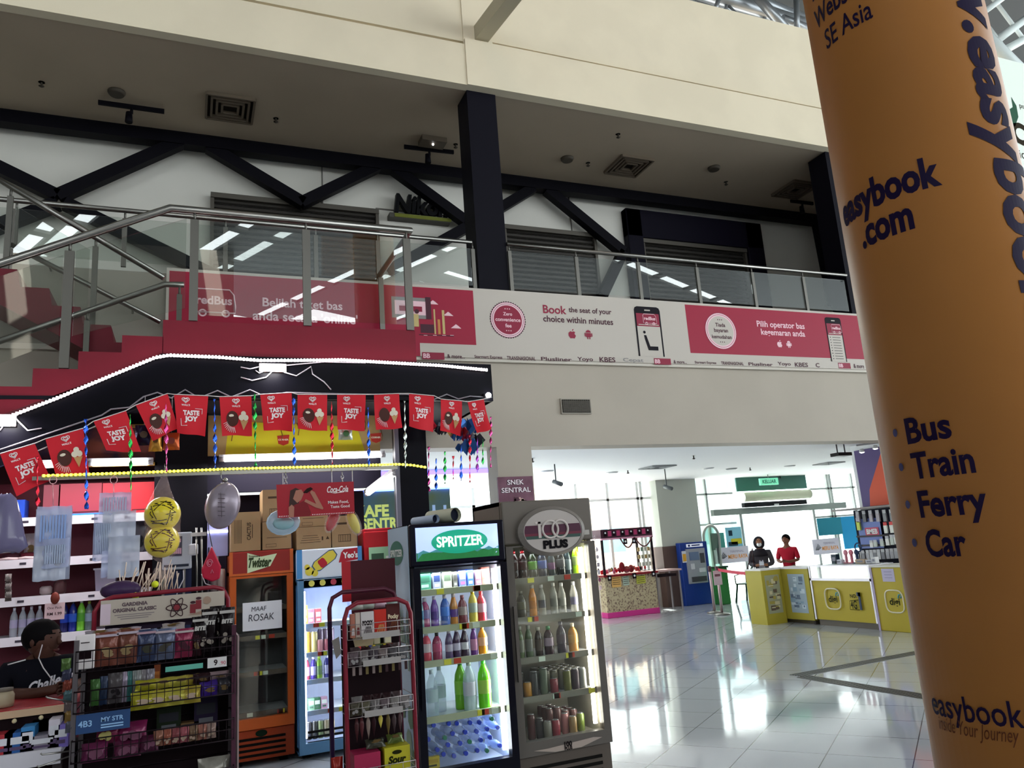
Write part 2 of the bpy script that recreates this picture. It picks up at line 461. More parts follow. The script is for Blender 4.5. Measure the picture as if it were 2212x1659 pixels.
# roller shutters of the closed shops upstairs
SH = mat('3b3835', .35, metal=.5)
def shutter(x0, x1, ztop, label, frame='57534d', surround=None):
    t = thing('roller_shutter', label, 'shutter', ((x0+x1)/2, 11.5, 5.0))
    b = B(); z = 5.0
    while z < ztop-.02:
        b.prism([(x0, 11.50, z), (x0, 11.47, z+.02), (x0, 11.47, z+.06), (x0, 11.50, z+.085)], (x1-x0, 0, 0)); z += .09
    b.build('curtain', SH, t, w=True)
    fm = mat(frame, .4, metal=.4)
    B().box(x0-.05, x0, 11.42, 11.54, 5.0, ztop+.05).build('side_rail', fm, t, w=True)
    B().box(x1, x1+.05, 11.42, 11.54, 5.0, ztop+.05).build('side_rail', fm, t, w=True)
    B().box(x0-.05, x1+.05, 11.40, 11.54, ztop-.02, ztop+.06).build('header_rail', fm, t, w=True)
    if surround:
        a, c, zt = surround
        B().box(a, x0-.05, 11.36, 11.54, 5.0, zt).box(x1+.05, c, 11.36, 11.54, 5.0, zt).box(a, c, 11.36, 11.54, ztop+.06, zt).build('surround', mat('13111c', .4), t, w=True, bevel=.02)
shutter(.28, 2.72, 7.15, 'dark roller shutter behind the landing railing, widest of three')
shutter(5.0, 6.72, 7.12, 'dark roller shutter right of the first black pillar, no black surround')
shutter(7.80, 10.12, 7.12, 'dark roller shutter set in a thick black surround', surround=(7.42, 10.58, 7.74))

# shop name over the balcony
t = thing('shop_sign', 'black raised letters on a green ledge above the closed shops', 'sign', (pY(910, 460, 11.4).x, 11.45, 7.0))
a = pY(843, 460, 11.35); c = pY(975, 464, 11.35)
B().box(a.x, c.x, 11.38, 11.55, a.z-.05, a.z+.03, 0).box(a.x+.08, c.x, 11.37, 11.38, a.z-.04, a.z+.02, 1).build('ledge', [mat('4c4a44', .5), mat('6a7028', .5)], t, w=True)
b = B(); 
txt(b, 'Nikon', ((a.x+c.x)/2+.02, 11.36, a.z+.2), XA, ZA, w=c.x-a.x-.12, h=.34, bold=.035, shear=.15)
n0 = len(b.v); fs = list(b.f)
b.add([v+V((0, .1, 0)) for v in b.v], [tuple(reversed(f)) for f in fs])
ed = {}
for f_ in fs:
    for i in range(len(f_)):
        e = (f_[i], f_[(i+1) % len(f_)]); ed[e] = 1
for (i, k) in list(ed):
    if (k, i) not in ed: b.f.append((k, i, i+n0, k+n0)); b.m.append(0); b.sm.append(False)
b.build('lettering', mat('141416', .4), t, w=True)

# roof over the atrium: steel deck with skylight openings laid on the diagonal
rf = B()
for ang, side in ((64, 0), (-26, 1)):
    rot = Matrix.Rotation(R(ang), 4, 'Z')
    for i in range(-16, 17):
        for k in range(-13, 14):
            x = i*3.0; y = k*3.0; cw = rot @ V((x+1.5, y+1.5, 0))
            if (cw.x > 11) != bool(side) or cw.y > 13 or cw.y < -24 or abs(cw.x) > 42: continue
            zr = 14+.13*side
            if k % 2 == 0 or cw.y > 4: rf.box(x, x+3, y, y+3, zr, zr+.12)
            else: rf.box(x, x+.4, y, y+3, zr, zr+.12); rf.box(x+.4, x+3, y, y+1.22, zr, zr+.12); rf.box(x+.4, x+3, y+1.78, y+3, zr, zr+.12)
            k0 = len(rf.v)-(8 if (k % 2 == 0 or cw.y > 4) else 24); rf.xf(rot, k0)
struct('roof', rf, mat('3a3d3e', .6))
struct('wall_roof_back', B().box(-22, 32, 14.5, 14.7, 8.35, 14), mat('3a3d3e', .7))
struct('wall_rear_sky_block', B().box(-22, 32, -16.2, -16, 0, 5.5).box(-8.5, 1.5, -16.2, -16, 5.5, 14), mat('8a857d', .8))  # unseen rear wall; tall middle part added to block sky reflections in stair glass
struct('wall_atrium_left', B().box(-22.2, -22, -16, 17, 0, 14), mat('6a675f', .8))

# steel roof frame showing over the parapet
ST2 = mat('8f9498', .35, metal=.7)
t = thing('roof_frame', 'grey tubular steel roof frame seen above the cream parapet', 'roof frame', (12, 11, 10.3))
def rp(x, y, Y): return pY(x, y, Y)
b = B()
for (a, c, r) in (((1380, -60, 11), (1800, 75, 11), .16), ((1560, -30, 11), (1745, 45, 11.2), .12)):
    b.tube([rp(*a), rp(*c)], r, 10)
b.build('main_tube', ST2, t, w=True)
b = B()
for (a, c, r) in (((1635, -8, 10.6), (1700, 66, 10.6), .10), ((1555, -8, 10.7), (1542, 28, 10.7), .05), ((1720, -8, 10.6), (1722, 70, 10.6), .06), ((1570, 10, 11), (1610, 50, 10.8), .04), ((1570, 10, 11), (1560, 40, 10.8), .04),
                  ((1650, 20, 11), (1652, 60, 11), .05), ((1480, -8, 10.9), (1530, 30, 10.9), .05), ((1690, 40, 10.7), (1745, 62, 10.7), .09)):
    b.tube([rp(*a), rp(*c)], r, 8)
b.build('brace', ST2, t, w=True)
t = thing('roof_frame', 'bright tubular steel roof frame at the far right above the wall sign', 'roof frame', (20, 9, 9))
b = B()
for (a, c, r) in (((2110, 60, 9), (2230, 180, 9), .14), ((2120, 30, 9), (2215, -40, 9), .06), ((2150, 90, 10), (2230, 30, 10), .09), ((2150, 120, 10), (2230, 75, 10), .09), ((2135, 60, 10), (2180, 120, 10), .06), ((2140, -10, 10), (2230, 110, 10), .05)):
    b.tube([rp(*a), rp(*c)], r, 8)
b.build('brace', mat('cdd6d4', .4), t, w=True)
t = thing('roof_glazing', 'sloping translucent roof sheets at the top right corner', 'roof glazing', (22, 12, 9))
b = B(); 
for k in range(5):
    a = rp(2100, -30+k*38, 12); c = rp(2240, -90+k*38, 12)
    b.bar(a, c, .5, .04, 0)
b.build('sheet', mat('dff3ea', .4, emit=.0, trans=.0), t, w=True)
# ================================================================ BALCONY BANNER
YB = 8.93
def bq(x, y, Y=YB): return pY(x, y, Y)
def bw(px, x, y, Y=YB): return (pY(x+px/2, y, Y)-pY(x-px/2, y, Y)).length   # metres for px pixels there
def bh(px, x, y, Y=YB): return (pY(x, y+px/2, Y)-pY(x, y-px/2, Y)).length
T = thing('banner', 'long red and white bus ticket banner along the front of the balcony', 'banner', (5, YB, 4.1))
xs, xe = -.27, 10.35
za, zb = 4.10, 5.04
B().box(xs, xe, YB, YB+.06, za, zb).build('board', BWHITE, T, w=True)
r1 = bq(1026, 700).x; r2 = bq(1484, 700).x; zs = 4.27
INK = mat('4a2230', .5); DRED = mat('8e1f3b', .45); OR = mat('c98a4e', .5); PK = mat('e8b3bd', .5); GY = mat('8b8886', .5); YL = mat('c9b37a', .5)
b = B(); rect(b, ((xs+.03+r1)/2, YB, (zs+zb-.035)/2), XA, ZA, r1-xs-.03, zb-.035-zs); b.build('red_panel', BRED, T, w=True); b = B()
rect(b, ((r2+xe)/2, YB, (zs+zb-.035)/2), XA, ZA, xe-r2, zb-.035-zs); b.build('red_panel', BRED, T, w=True); b = B()
rect(b, ((xs+bq(908, 765).x)/2, YB, (za+zs)/2), XA, ZA, bq(908, 765).x-xs, zs-za, lift=.0012)
b.build('red_panel', BRED, T, w=True)
def bt(s, x, y, wpx, m, nm='lettering', bold=.02, Y=YB, par=None, hpx=None, lift=.003, sh=0):
    b = B(); txt(b, s, bq(x, y, Y), XA, ZA, w=bw(wpx, x, y, Y), h=bh(hpx, x, y, Y) if hpx else None, bold=bold, lift=lift, shear=sh)
    return b.build(nm, m, par or T, w=True)
def bus(b, x, y, w, mi=0, lift=.003, txtm=True):
    c = bq(x, y); k = bw(w, x, y)
    P = [(-.5, -.28), (-.5, .25), (-.42, .33), (.36, .33), (.46, .2), (.5, -.1), (.5, -.28)]
    pts = [c+V((px*k, -lift, pz*k)) for px, pz in P]
    b.tube(pts+[pts[0]], k*.018, 6, mi)
    for sx in (-.27, .27): disc(b, c+V((sx*k, 0, -.3*k)), XA, ZA, k*.1, 14, mi, lift+.002, k*.06)
    if txtm: txt(b, 'redBus', c+V((0, 0, .04*k)), XA, ZA, w=k*.84, bold=.03, mi=mi, lift=lift)
b = B(); bus(b, 463, 652, 92); b.build('bus_logo', PINKW, T, w=True)
bt('Belilah tiket bas', 655, 657, 172, PINKW); bt("anda secara 'online'", 662, 686, 226, PINKW)
# picture of the phone, the hand and the towers
b = B()
def rr(x0, y0, x1, y1, mi, lift=.003):
    a = bq(x0, y0); c = bq(x1, y1); m_ = (a+c)/2; rect(b, (m_.x, YB, (a.z+c.z)/2), XA, ZA, abs(c.x-a.x), abs(a.z-c.z), mi, lift)
rr(845, 640, 932, 690, 0); rr(852, 648, 925, 682, 1, .004); rr(862, 660, 912, 674, 2, .005); rr(918, 642, 932, 690, 3, .006)
rr(888, 678, 905, 706, 4, .006); rr(936, 668, 942, 722, 4); rr(954, 670, 962, 722, 4); rr(908, 700, 938, 720, 3); rr(905, 722, 980, 727, 3, .004); rr(945, 690, 952, 722, 5)
for x in (915, 935, 955, 972): rr(x, 724, x+8, 725.5, 1, .007)
for x, y in ((968, 680), (985, 707), (935, 655)):
    c = bq(x, y); poly(b, c, XA, ZA, [(-.07, -.015), (.07, -.015), (.03, .02), (0, .04), (-.03, .015)], 1, .003)
disc(b, bq(900, 673), XA, ZA, .03, 12, 3, .007)
b.build('illustration', [GY, PINKW, DRED, INK, YL, OR], T, w=True)
def seal(x, y, px, inner, outer, lines, ink, label):
    c = bq(x, y); r = bw(px, x, y)/2
    b = B(); n = 90
    pts = [(math.cos(2*PI*i/n)*r*(1.0 if i % 2 else .95), math.sin(2*PI*i/n)*r*(1.0 if i % 2 else .95)) for i in range(n)]
    poly(b, c, XA, ZA, pts, 1, .003); disc(b, c, XA, ZA, r*.93, 40, 2, .004); disc(b, c, XA, ZA, r*.86, 40, 1, .005, r*.84); disc(b, c, XA, ZA, r*.77, 40, 0, .005)
    k = len(lines)
    for i, (s, wf) in enumerate(lines): txt(b, s, c+V((0, 0, r*(.27*(k-1)/2*1.15-i*.31))), XA, ZA, w=r*wf, bold=.02, mi=3, lift=.007)
    for sgn in (1, -1):
        for q in (-.12, 0, .12): disc(b, c+V((q*r, 0, sgn*r*.58)), XA, ZA, r*.03, 8, 3, .007)
    b.build('seal', [inner, outer, ink[0], ink[1]], T, w=True, label=label)
seal(1097, 691, 78, DRED, INK, (('Zero', .5), ('convenience', 1.38), ('fee', .34)), (PINKW, PINKW), 'dark red seal reading Zero convenience fee')
seal(1557, 715, 70, BWHITE, DRED, (('Tiada', .6), ('bayaran', .85), ('kemudahan', 1.2)), (PINKW, INK), 'white seal on the red panel')
b = B(); txt(b, 'Book', bq(1198, 669), XA, ZA, w=bw(50, 1198, 669), bold=.02, lift=.003); b.build('lettering', DRED, T, w=True, label='dark red word')
bt('the seat of your', 1275, 673, 92, INK); bt('choice within minutes', 1250, 692, 150, INK)
def fruit(b, x, y, px, mi=0):
    c = bq(x, y); r = bw(px, x, y)/2
    poly(b, c, XA, ZA, [(0, .62*r), (.35*r, .75*r), (.75*r, .6*r), (.55*r, .2*r), (.85*r, -.25*r), (.5*r, -.85*r), (.15*r, -.8*r), (-.15*r, -.8*r), (-.5*r, -.85*r), (-.9*r, -.2*r), (-.85*r, .4*r), (-.4*r, .75*r)], mi, .004)
    poly(b, c, XA, ZA, [(0, .8*r), (.1*r, 1.15*r), (.4*r, 1.3*r), (.3*r, .95*r)], mi, .004)
def robot(b, x, y, px, mi=0):
    c = bq(x, y); r = bw(px, x, y)/2
    poly(b, c, XA, ZA, [(r*.6*math.cos(t), .45*r+r*.55*math.sin(t)) for t in [PI*i/8 for i in range(9)]], mi, .004)
    rect(b, c+V((0, 0, -.1*r)), XA, ZA, 1.2*r, .9*r, mi, .004)
    for sx in (-.8, .8): rect(b, c+V((sx*r, 0, -.05*r)), XA, ZA, .25*r, .75*r, mi, .004)
    for sx in (-.25, .25): rect(b, c+V((sx*r, 0, -.75*r)), XA, ZA, .25*r, .5*r, mi, .004)
b = B(); fruit(b, 1236, 723, 18); robot(b, 1271, 723, 18); b.build('app_logos', DRED, T, w=True)
b = B(); fruit(b, 1684, 744, 12); robot(b, 1704, 744, 12); b.build('app_logos', PINKW, T, w=True)
bt('Pilih operator bas', 1687, 704, 102, PINKW); bt('kegemaran anda', 1692, 721, 94, PINKW)
def phone(x0, y0, x1, y1, kind):
    a = bq(x0, y0); c = bq(x1, y1); w_ = c.x-a.x; cx = (a.x+c.x)/2; zt = a.z; zl = c.z; h_ = zt-zl
    b = B(); M_ = (cx, YB, 0)
    def q(u0, v0, u1, v1, mi, lift): rect(b, (a.x+w_*(u0+u1)/2, YB, zt-h_*(v0+v1)/2), XA, ZA, w_*abs(u1-u0), h_*abs(v1-v0), mi, lift)
    k = .12*w_
    poly(b, (cx, YB, zl), XA, ZA, [(-w_/2, 0), (w_/2, 0), (w_/2, h_-k), (w_/2-k*.3, h_-k*.3), (w_/2-k, h_), (-w_/2+k, h_), (-w_/2+k*.3, h_-k*.3), (-w_/2, h_-k)], 0, .003)
    q(.06, .14, .94, .40, 1, .004); q(.06, .40, .94, 1, 2, .004); q(.4, .06, .62, .085, 2, .004); q(.12, .36, .9, .375, 2, .005)
    if kind: 
        poly(b, (cx, YB, zl), XA, ZA, [(-.22*w_, .42*h_), (-.13*w_, .42*h_), (-.02*w_, .2*h_), (.28*w_, .2*h_), (.28*w_, .12*h_), (-.1*w_, .12*h_), (-.2*w_, .34*h_)], 0, .006)
        disc(b, (cx-.19*w_, YB, zl+.48*h_), XA, ZA, .05*w_, 12, 0, .006)
    else:
        for i in range(9): q(.3, .45+i*.06, .8, .46+i*.06, 0, .005); q(.15, .445+i*.06, .2, .465+i*.06, 0, .005)
    b.build('phone_picture', [mat('1d1a20', .4), DRED, BWHITE], T, w=True)
    b = B(); bus(b, (x0+x1)/2+1, y0+(y1-y0)*.26, (x1-x0)*.42, lift=.006); b.build('bus_logo', PINKW, T, w=True)
phone(1368, 661, 1436, 771, 1); phone(1780, 685, 1830, 782, 0)
# operators along the lower edge
OPS = (('BB', 936, 769, 48, 0), ('& more...', 985, 770, 38, 1), ('Starmart Express', 1055, 772, 60, 1), ('TRANSNASIONAL', 1126, 774, 62, 1), ('Plusliner', 1202, 776, 66, 1), ('Yoyo', 1264, 777, 34, 1), ('KBES', 1312, 777, 34, 1), ('Cepat', 1368, 779, 44, 2),
       ('BB', 1431, 781, 36, 0), ('& more...', 1469, 782, 28, 1), ('Starmart Express', 1524, 784, 46, 1), ('TRANSNASIONAL', 1582, 785, 48, 1), ('Plusliner', 1643, 787, 52, 1), ('Yoyo', 1694, 787, 28, 1), ('KBES', 1731, 788, 28, 1), ('C', 1766, 789, 8, 1), ('BB', 1824, 790, 26, 0), ('& more', 1855, 791, 22, 1))
for s, x, y, w_, k in OPS:
    c = bq(x, y); b = B(); b2 = B()
    if k == 0: rect(b2, (c.x, YB, c.z), XA, ZA, bw(w_, x, y), .09, 0, .003); txt(b2, s, c-V((bw(w_*.3, x, y), 0, 0)), XA, ZA, h=.06, bold=.03, mi=1, lift=.005)
    else: txt(b, s, c, XA, ZA, w=bw(w_, x, y), h=.05 if len(s) > 6 else .07, bold=.02, mi=0 if k == 1 else 1, lift=.003)
    if b.v: b.build('operator_name', [INK, GY], T, w=True)
    if b2.v: b2.build('operator_badge', [DRED, PINKW], T, w=True)

# ================================================================ RAILINGS
def railing(label, top, posts, panels, prad=.028, pw=.05, name='railing', y=9.0):
    t = thing(name, label, 'railing', tuple(V(top[0])*.5+V(top[-1])*.5)[:2]+(min(p[1].z for p in posts) if posts else 3.9,))
    B().tube(top, prad, 12).build('handrail', STEEL, t, w=True)
    for a, c in posts:
        a = V(a); c = V(c); b = B()
        b.box(c.x-pw/2, c.x+pw/2, c.y-.018, c.y+.018, c.z, a.z-.1); b.tube([(a.x, a.y, a.z-.11), (a.x, a.y, a.z)], .012, 8)
        b.build('post', STEELP, t, w=True)
    for q in panels: B().prism(q, (0, .008, 0)).build('glass_panel', glass(.11), t, w=True)
    return t
def rposts(xs_, y, z1, z0): return [(V((x, y, z1)), V((x, y, z0))) for x in xs_]
def rpanels(xs_, y, z1, z0): return [[(xs_[i]+.03, y, z0+.06), (xs_[i+1]-.03, y, z0+.06), (xs_[i+1]-.03, y, z1-.09), (xs_[i]+.03, y, z1-.09)] for i in range(len(xs_)-1)]
xs1 = [pY(x, y, 9.0).x for x, y in ((1104, 600), (1248, 600), (1381, 600), (1508, 610), (1628, 620), (1737, 620))]
railing('steel and glass railing between the two black pillars', [(xs1[0]-.03, 9.0, 5.73), (10.03, 9.0, 5.73)], rposts(xs1, 9.0, 5.73, 5.04), rpanels(xs1+[10.0], 9.0, 5.73, 5.04))
xs2 = [-5.0, -3.9, -2.8, -1.75] + [pY(x, 530, 9.0).x for x in (268, 487, 682)] + [2.15, pY(1022, 560, 9.0).x]
railing('steel and glass railing along the balcony behind the stairs', [(-5, 9.0, 5.71), (3.42, 9.0, 5.71)], rposts(xs2, 9.0, 5.71, 5.04), rpanels(xs2, 9.0, 5.71, 5.04))

# ================================================================ STAIRS AND LANDING
YL_ = 7.3
T = thing('staircase', 'red sided staircase with a landing above the snack shop', 'staircase', (1, 8.1, 3.4))
B().box(-.24, 2.1, YL_, 8.93, 3.60, 3.93).build('landing', [RED], T, w=True)
n = 20; run, rise = .33, .158
pr = [(-.235, 3.93)]
x, z = -.235, 3.93
for i in range(n):
    z -= rise; pr.append((x, z)); x -= run; pr.append((x, z))
low = [(x, z-.17), (-.235, 3.60)]
B().prism([(a, YL_, c) for a, c in pr+low], (0, .8, 0)).build('lower_flight', [RED], T, w=True)
pr = [(-.24, 3.93)]; x, z = -.70, 3.93
pr.append((x, z))
for i in range(6):
    z += .172; pr.append((x-.03, z)); x -= .27; pr.append((x, z))
pr += [(x, z-.32), (-.55, 3.62), (-.24, 3.62)]
B().prism([(a, 8.12, c) for a, c in pr], (0, .8, 0)).build('upper_flight', [mat('6d1b2a', .5)], T, w=True)
B().box(-.5, -.24, 8.1, 8.93, 3.6, 3.93).build('landing_edge', RED, T, w=True)

ra = lambda x: 5.02+.5*(x+.2)
t = railing('steel and glass railing along the front of the stairs and the landing', [(-4.2, YL_, ra(-4.2)), (-.2, YL_, 5.02), (2.1, YL_, 5.02), (2.13, 8.9, 5.10)],
        [(V((-3.4, YL_, ra(-3.4))), V((-3.4, YL_, 2.3))), (V((-2.2, YL_, ra(-2.2))), V((-2.2, YL_, 2.86))), (V((-1.0, YL_, ra(-1.0))), V((-1.0, YL_, 3.46)))] + rposts([.01, 1.03, 2.05], YL_, 5.02, 3.93),
        [[(-.95, YL_, 3.75), (-.06, YL_, 4.05), (-.06, YL_, 4.93), (-.95, YL_, 4.53)], [(-2.15, YL_, 3.15), (-1.05, YL_, 3.70), (-1.05, YL_, 4.48), (-2.15, YL_, 3.93)]] + rpanels([.01, 1.03, 2.05], YL_, 5.02, 3.93), prad=.036, pw=.075)
B().box(2.10, 2.16, 8.80, 8.83, 3.93, 5.05).build('post', STEELP, t, w=True)
rc = lambda x: 4.54+.47*(x+.26)
railing('steel railing on the inner side of the lower stair flight', [(-3.2, 8.08, rc(-3.2)), (-.26, 8.08, 4.54), (-.08, 8.08, 4.55)],
        [(V((-.12, 8.08, 4.54)), V((-.12, 8.08, 3.93))), (V((-.93, 8.08, rc(-.93))), V((-.93, 8.08, 3.5)))], [], prad=.03)
rb = lambda x: 4.65-.61*(x+.27)
railing('steel railing rising to the left on the upper stair flight', [(-.27, 8.2, 4.65), (-2.1, 8.2, rb(-2.1))],
        [(V((-.9, 8.2, rb(-.9))), V((-.9, 8.2, 3.95))), (V((-1.65, 8.2, rb(-1.65))), V((-1.65, 8.2, 4.4)))], [[(-.95, 8.2, 4.1), (-.95, 8.2, 4.9), (-1.6, 8.2, 5.3), (-1.6, 8.2, 4.5)]], prad=.03)
t = thing('wall_handrail', 'steel handrail fixed to the wall behind the upper stair flight', 'handrail', (-1, 8.88, 4.4))
B().tube([(-.32, 8.86, 4.38), (-1.75, 8.86, 5.15)], .028, 10).build('handrail', STEEL, t, w=True)
b = B()
for x in (-.6, -1.4): b.tube([(x, 8.86, 4.38-.54*(x+.32)), (x, 9.0, 4.36-.54*(x+.32))], .012, 6)
b.build('bracket', STEEL, t, w=True)

# fittings on the walls and upper ceiling
def vent(x, y, w_, label, Zc=8.0):
    c = pZ(x, y, Zc+.0); t = thing('air_vent', label, 'air vent', (c.x, c.y, Zc))
    for i, k in enumerate((1, .78, .56, .34)):
        h = w_*k/2; b = B()
        for s_ in (-1, 1):
            b.bar((c.x-h, c.y+s_*h, Zc-.02-.0*i), (c.x+h, c.y+s_*h, Zc-.02), .03, .05); b.bar((c.x+s_*h, c.y-h, Zc-.02), (c.x+s_*h, c.y+h, Zc-.02), .03, .05)
        b.build('louvre', mat('6e6254', .6), t, w=True)
    B().box(c.x-w_/2, c.x+w_/2, c.y-w_/2, c.y+w_/2, Zc-.005, Zc+.01).build('backing', mat('2a2420', .8), t, w=True)
Z8 = 8.02
vent(497, 232, .62, 'square ceiling air vent nearest the left, above the stairs', Z8)
vent(1358, 357, .62, 'square ceiling air vent between the two black pillars', Z8)
vent(1718, 408, .62, 'square ceiling air vent beside the second black pillar', Z8)
def track(x0, y0, x1, y1, label):
    a = pZ(x0, y0, Z8-.06); c = pZ(x1, y1, Z8-.06); m_ = (a+c)/2
    t = thing('track_light', label, 'track light', (m_.x, m_.y, Z8))
    B().bar(a, c, .035, .06).build('track', BLACK, t, w=True)
    b = B(); b.tube([m_, m_+V((0, 0, -.10))], .02, 8); b.lathe([(.04, 0), (.05, -.14), (.045, -.15)][::-1], m_+V((-.03, 0, -.09)), 12)
    b.build('spot_head', BLACK, t, w=True)
track(212, 221, 355, 241, 'black ceiling track light left of the square vent above the stairs')
track(873, 317, 980, 329, 'black ceiling track light just left of the first black pillar')
track(1708, 434, 1756, 440, 'short black ceiling track light beside the second black pillar')
def sprk(x, y, label, Zc=Z8, dark=1):
    c = pZ(x, y, Zc); t = tag(B().lathe([(.012, -.07), (.035, -.055), (.012, -.05), (.012, 0), (.04, 0)], c, 10).build('sprinkler', mat('3a342c' if dark else 'b9b9b9', .4)), label, 'sprinkler')
for i, (x, y) in enumerate(((90, 178), (596, 256), (984, 312), (1270, 352), (1568, 393), (1335, 290))):
    sprk(x, y, ['tiny ceiling sprinkler at the far upper left', 'ceiling sprinkler right of the left square vent', 'ceiling sprinkler just left of the first black pillar', 'ceiling sprinkler left of the middle square vent',
                'ceiling sprinkler right of the middle square vent', 'ceiling sprinkler above the middle square vent'][i])
for x, y, l in ((252, 198, 'round dark ceiling downlight above the left track light'), (1225, 342, 'round ceiling downlight right of the first black pillar'), (1542, 362, 'small round ceiling detector right of the middle vent')):
    c = pZ(x, y, Z8); tag(B().lathe([(.09, -.05), (.11, -.02), (.11, 0)], c, 18).build('downlight', mat('4a433a', .5)), l, 'ceiling light')
c = pZ(934, 302, Z8); t = thing('ceiling_lamp', 'square recessed ceiling lamp above the second track light', 'ceiling light', (c.x, c.y, Z8))
B().box(c.x-.2, c.x+.2, c.y-.12, c.y+.12, Z8-.08, Z8).build('housing', mat('5a5044', .5), t, w=True)
B().ball(c+V((0, -.02, -.09)), .018, 8).build('bulb', mat('ffffff', .3, emit=6), t, w=True)
# grille and notice on the front wall
a = pY(1210, 861, 8.98); c = pY(1278, 894, 8.98)
t = thing('wall_grille', 'grey louvred air grille on the cream wall below the banner', 'grille', ((a.x+c.x)/2, 9, c.z))
B().box(a.x, c.x, 8.97, 9.0, c.z, a.z, 0).build('frame', mat('a39c90', .5), t, w=True)
b = B(); n = 9
for i in range(n): z = c.z+.025+(a.z-c.z-.05)*i/n; b.box(a.x+.02, c.x-.02, 8.955, 8.972, z, z+.010)
for i in range(14): x = a.x+.03+(c.x-a.x-.06)*i/13; b.box(x-.002, x+.002, 8.953, 8.96, c.z+.02, a.z-.02)
b.build('louvre', mat('5f5a52', .5), t, w=True)
B().box(a.x+.015, c.x-.015, 8.966, 8.969, c.z+.015, a.z-.015).build('backing', mat('23211e', .7), t, w=True)
a = pY(1074, 1031, 8.97); c = pY(1154, 1088, 8.97)
t = thing('sign', 'pink snack sign with outlined letters on the cream column', 'sign', ((a.x+c.x)/2, 9, c.z))
B().box(a.x, c.x, 8.96, 8.99, c.z, a.z).build('board', mat('7d5566', .5, col2='6a4454', noise=.1, nscale=6), t, w=True)
cx = (a.x+c.x)/2; w_ = c.x-a.x; h_ = a.z-c.z
for s, dz, k in (('SNEK', .30, .5), ('SENTRAL', .02, .86)):
    b = B(); txt(b, s, (cx, 8.96, (a.z+c.z)/2+dz*h_), XA, ZA, w=w_*k, h=h_*.2, bold=.07, mi=0, lift=.002); txt(b, s, (cx, 8.96, (a.z+c.z)/2+dz*h_), XA, ZA, w=w_*(k-.03), h=h_*.18, bold=.02, mi=1, lift=.004)
    b.build('lettering', [mat('1c0c12', .5), mat('f0e4ea', .5)], t, w=True)
b = B()
for i in range(14): disc(b, (cx+random.uniform(-.1, .4)*w_*.8, 8.96, c.z+h_*random.uniform(.05, .26)), XA, ZA, random.uniform(.01, .03), 8, i % 2, .003)
b.build('picture', [mat('c9a9a0', .5), mat('4d2a38', .5)], t, w=True)
# ================================================================ SHOP UNDER THE STAIRS
YK = 7.24
LX = lambda x: 3.60 if x > -.24 else 3.60+.5*(x+.24)
T = thing('shop_canopy', 'black boarded canopy of the snack shop below the red landing', 'canopy', (1, YK, 3.2))
b = B(); b.prism([(-.24, YK, 3.60), (2.88, YK, 3.58), (2.88, YK, 3.19), (-.24, YK, 3.20), (-3.6, YK, 1.55), (-3.6, YK, 1.92)], (0, .05, 0))
b.build('front_board', mat('0b0a12', .35, noise=.3, nscale=2), T, w=True)
B().box(2.83, 2.88, YK+.05, 8.95, 3.19, 3.59).build('side_board', mat('0b0a12', .35), T, w=True)
B().box(-1.74, 2.88, YK+.05, 8.95, 3.19, 3.22).build('soffit', mat('1a1920', .6), T, w=True)
b = B()
for pts in (((575, 800), (560, 806), (552, 800)), ((600, 800), (640, 812), (672, 792), (675, 808), (700, 825), (715, 842)), ((520, 815), (545, 822), (575, 815), (590, 800)), ((610, 790), (700, 782), (790, 784)), ((560, 792), (540, 797), (520, 793)), ((30, 905), (10, 915), (0, 930)), ((30, 900), (60, 930), (90, 925))):
    b.tube([pY(x, y, YK-.015) for x, y in pts], .006, 5)
b.build('cable', mat('cfcad2', .4), T, w=True)
# film of crumpled plastic and the bright lamps fixed under the strip
def lamp(x, y, w_, h_, label, pw):
    c = pY(x, y, YK-.05); t = thing('flood_lamp', label, 'lamp', tuple(c))
    B().box(c.x-w_*.6, c.x+w_*.6, YK-.03, YK, c.z-h_*.7, c.z+h_*.7).build('housing', mat('dddddd', .4), t, w=True)
    B().ball((c.x, YK-.045, c.z), w_/2, 14, sz=h_/w_, sy=.4).build('lens', mat('ffffff', .3, emit=18), t, w=True)
    o = area_light('flood_lamp_light', (c.x, YK-.12, c.z), .15, pw, (1, .97, .98), (R(20), 0, 0))
    o.parent = t; o.matrix_parent_inverse = MW[t.name].inverted(); return t
lamp(590, 793, .20, .055, 'oval white lamp glowing at the top of the black canopy', 6)
lamp(5, 907, .15, .07, 'white lamp glowing at the far left end of the canopy', 8)
def led(pts, label, ecol, e, gap, r, nm='led_strip'):
    t = thing(nm, label, 'light strip', tuple(pts[0]))
    B().tube(pts, r*.7, 6).build('cord', mat(ecol, .4, emit=e*.06), t, w=True)
    b = B()
    for i in range(len(pts)-1):
        a, c = V(pts[i]), V(pts[i+1]); n = max(1, int((c-a).length/gap))
        for k in range(n):
            p_ = a+(c-a)*(k+.5)/n+V((0, -r*.6, 0)); b.box(p_.x-gap*.27, p_.x+gap*.27, p_.y-r*.6, p_.y+r*.3, p_.z-r*.8, p_.z+r*.8)
    o = b.build('diodes', mat(ecol, .4, emit=e), t, w=True); o['kind'] = 'stuff'
    return t
led([pY(x, y, YK-.03) for x, y in ((-120, 960), (0, 908), (120, 862), (240, 812), (335, 773), (365, 768), (470, 772), (560, 779), (640, 779), (740, 778), (840, 784), (950, 790), (1053, 800))],
    'bright white strip of light along the top edge of the black canopy', 'fff2f4', 9, .028, .016)
led([pY(x, y, 6.95) for x, y in ((90, 1028), (300, 1021), (500, 1013), (700, 1008), (858, 1003), (890, 1005), (921, 1010))],
    'yellow rope light across the shop above the hanging goods', 'e6e25a', 2.2, .03, .013, 'rope_light')
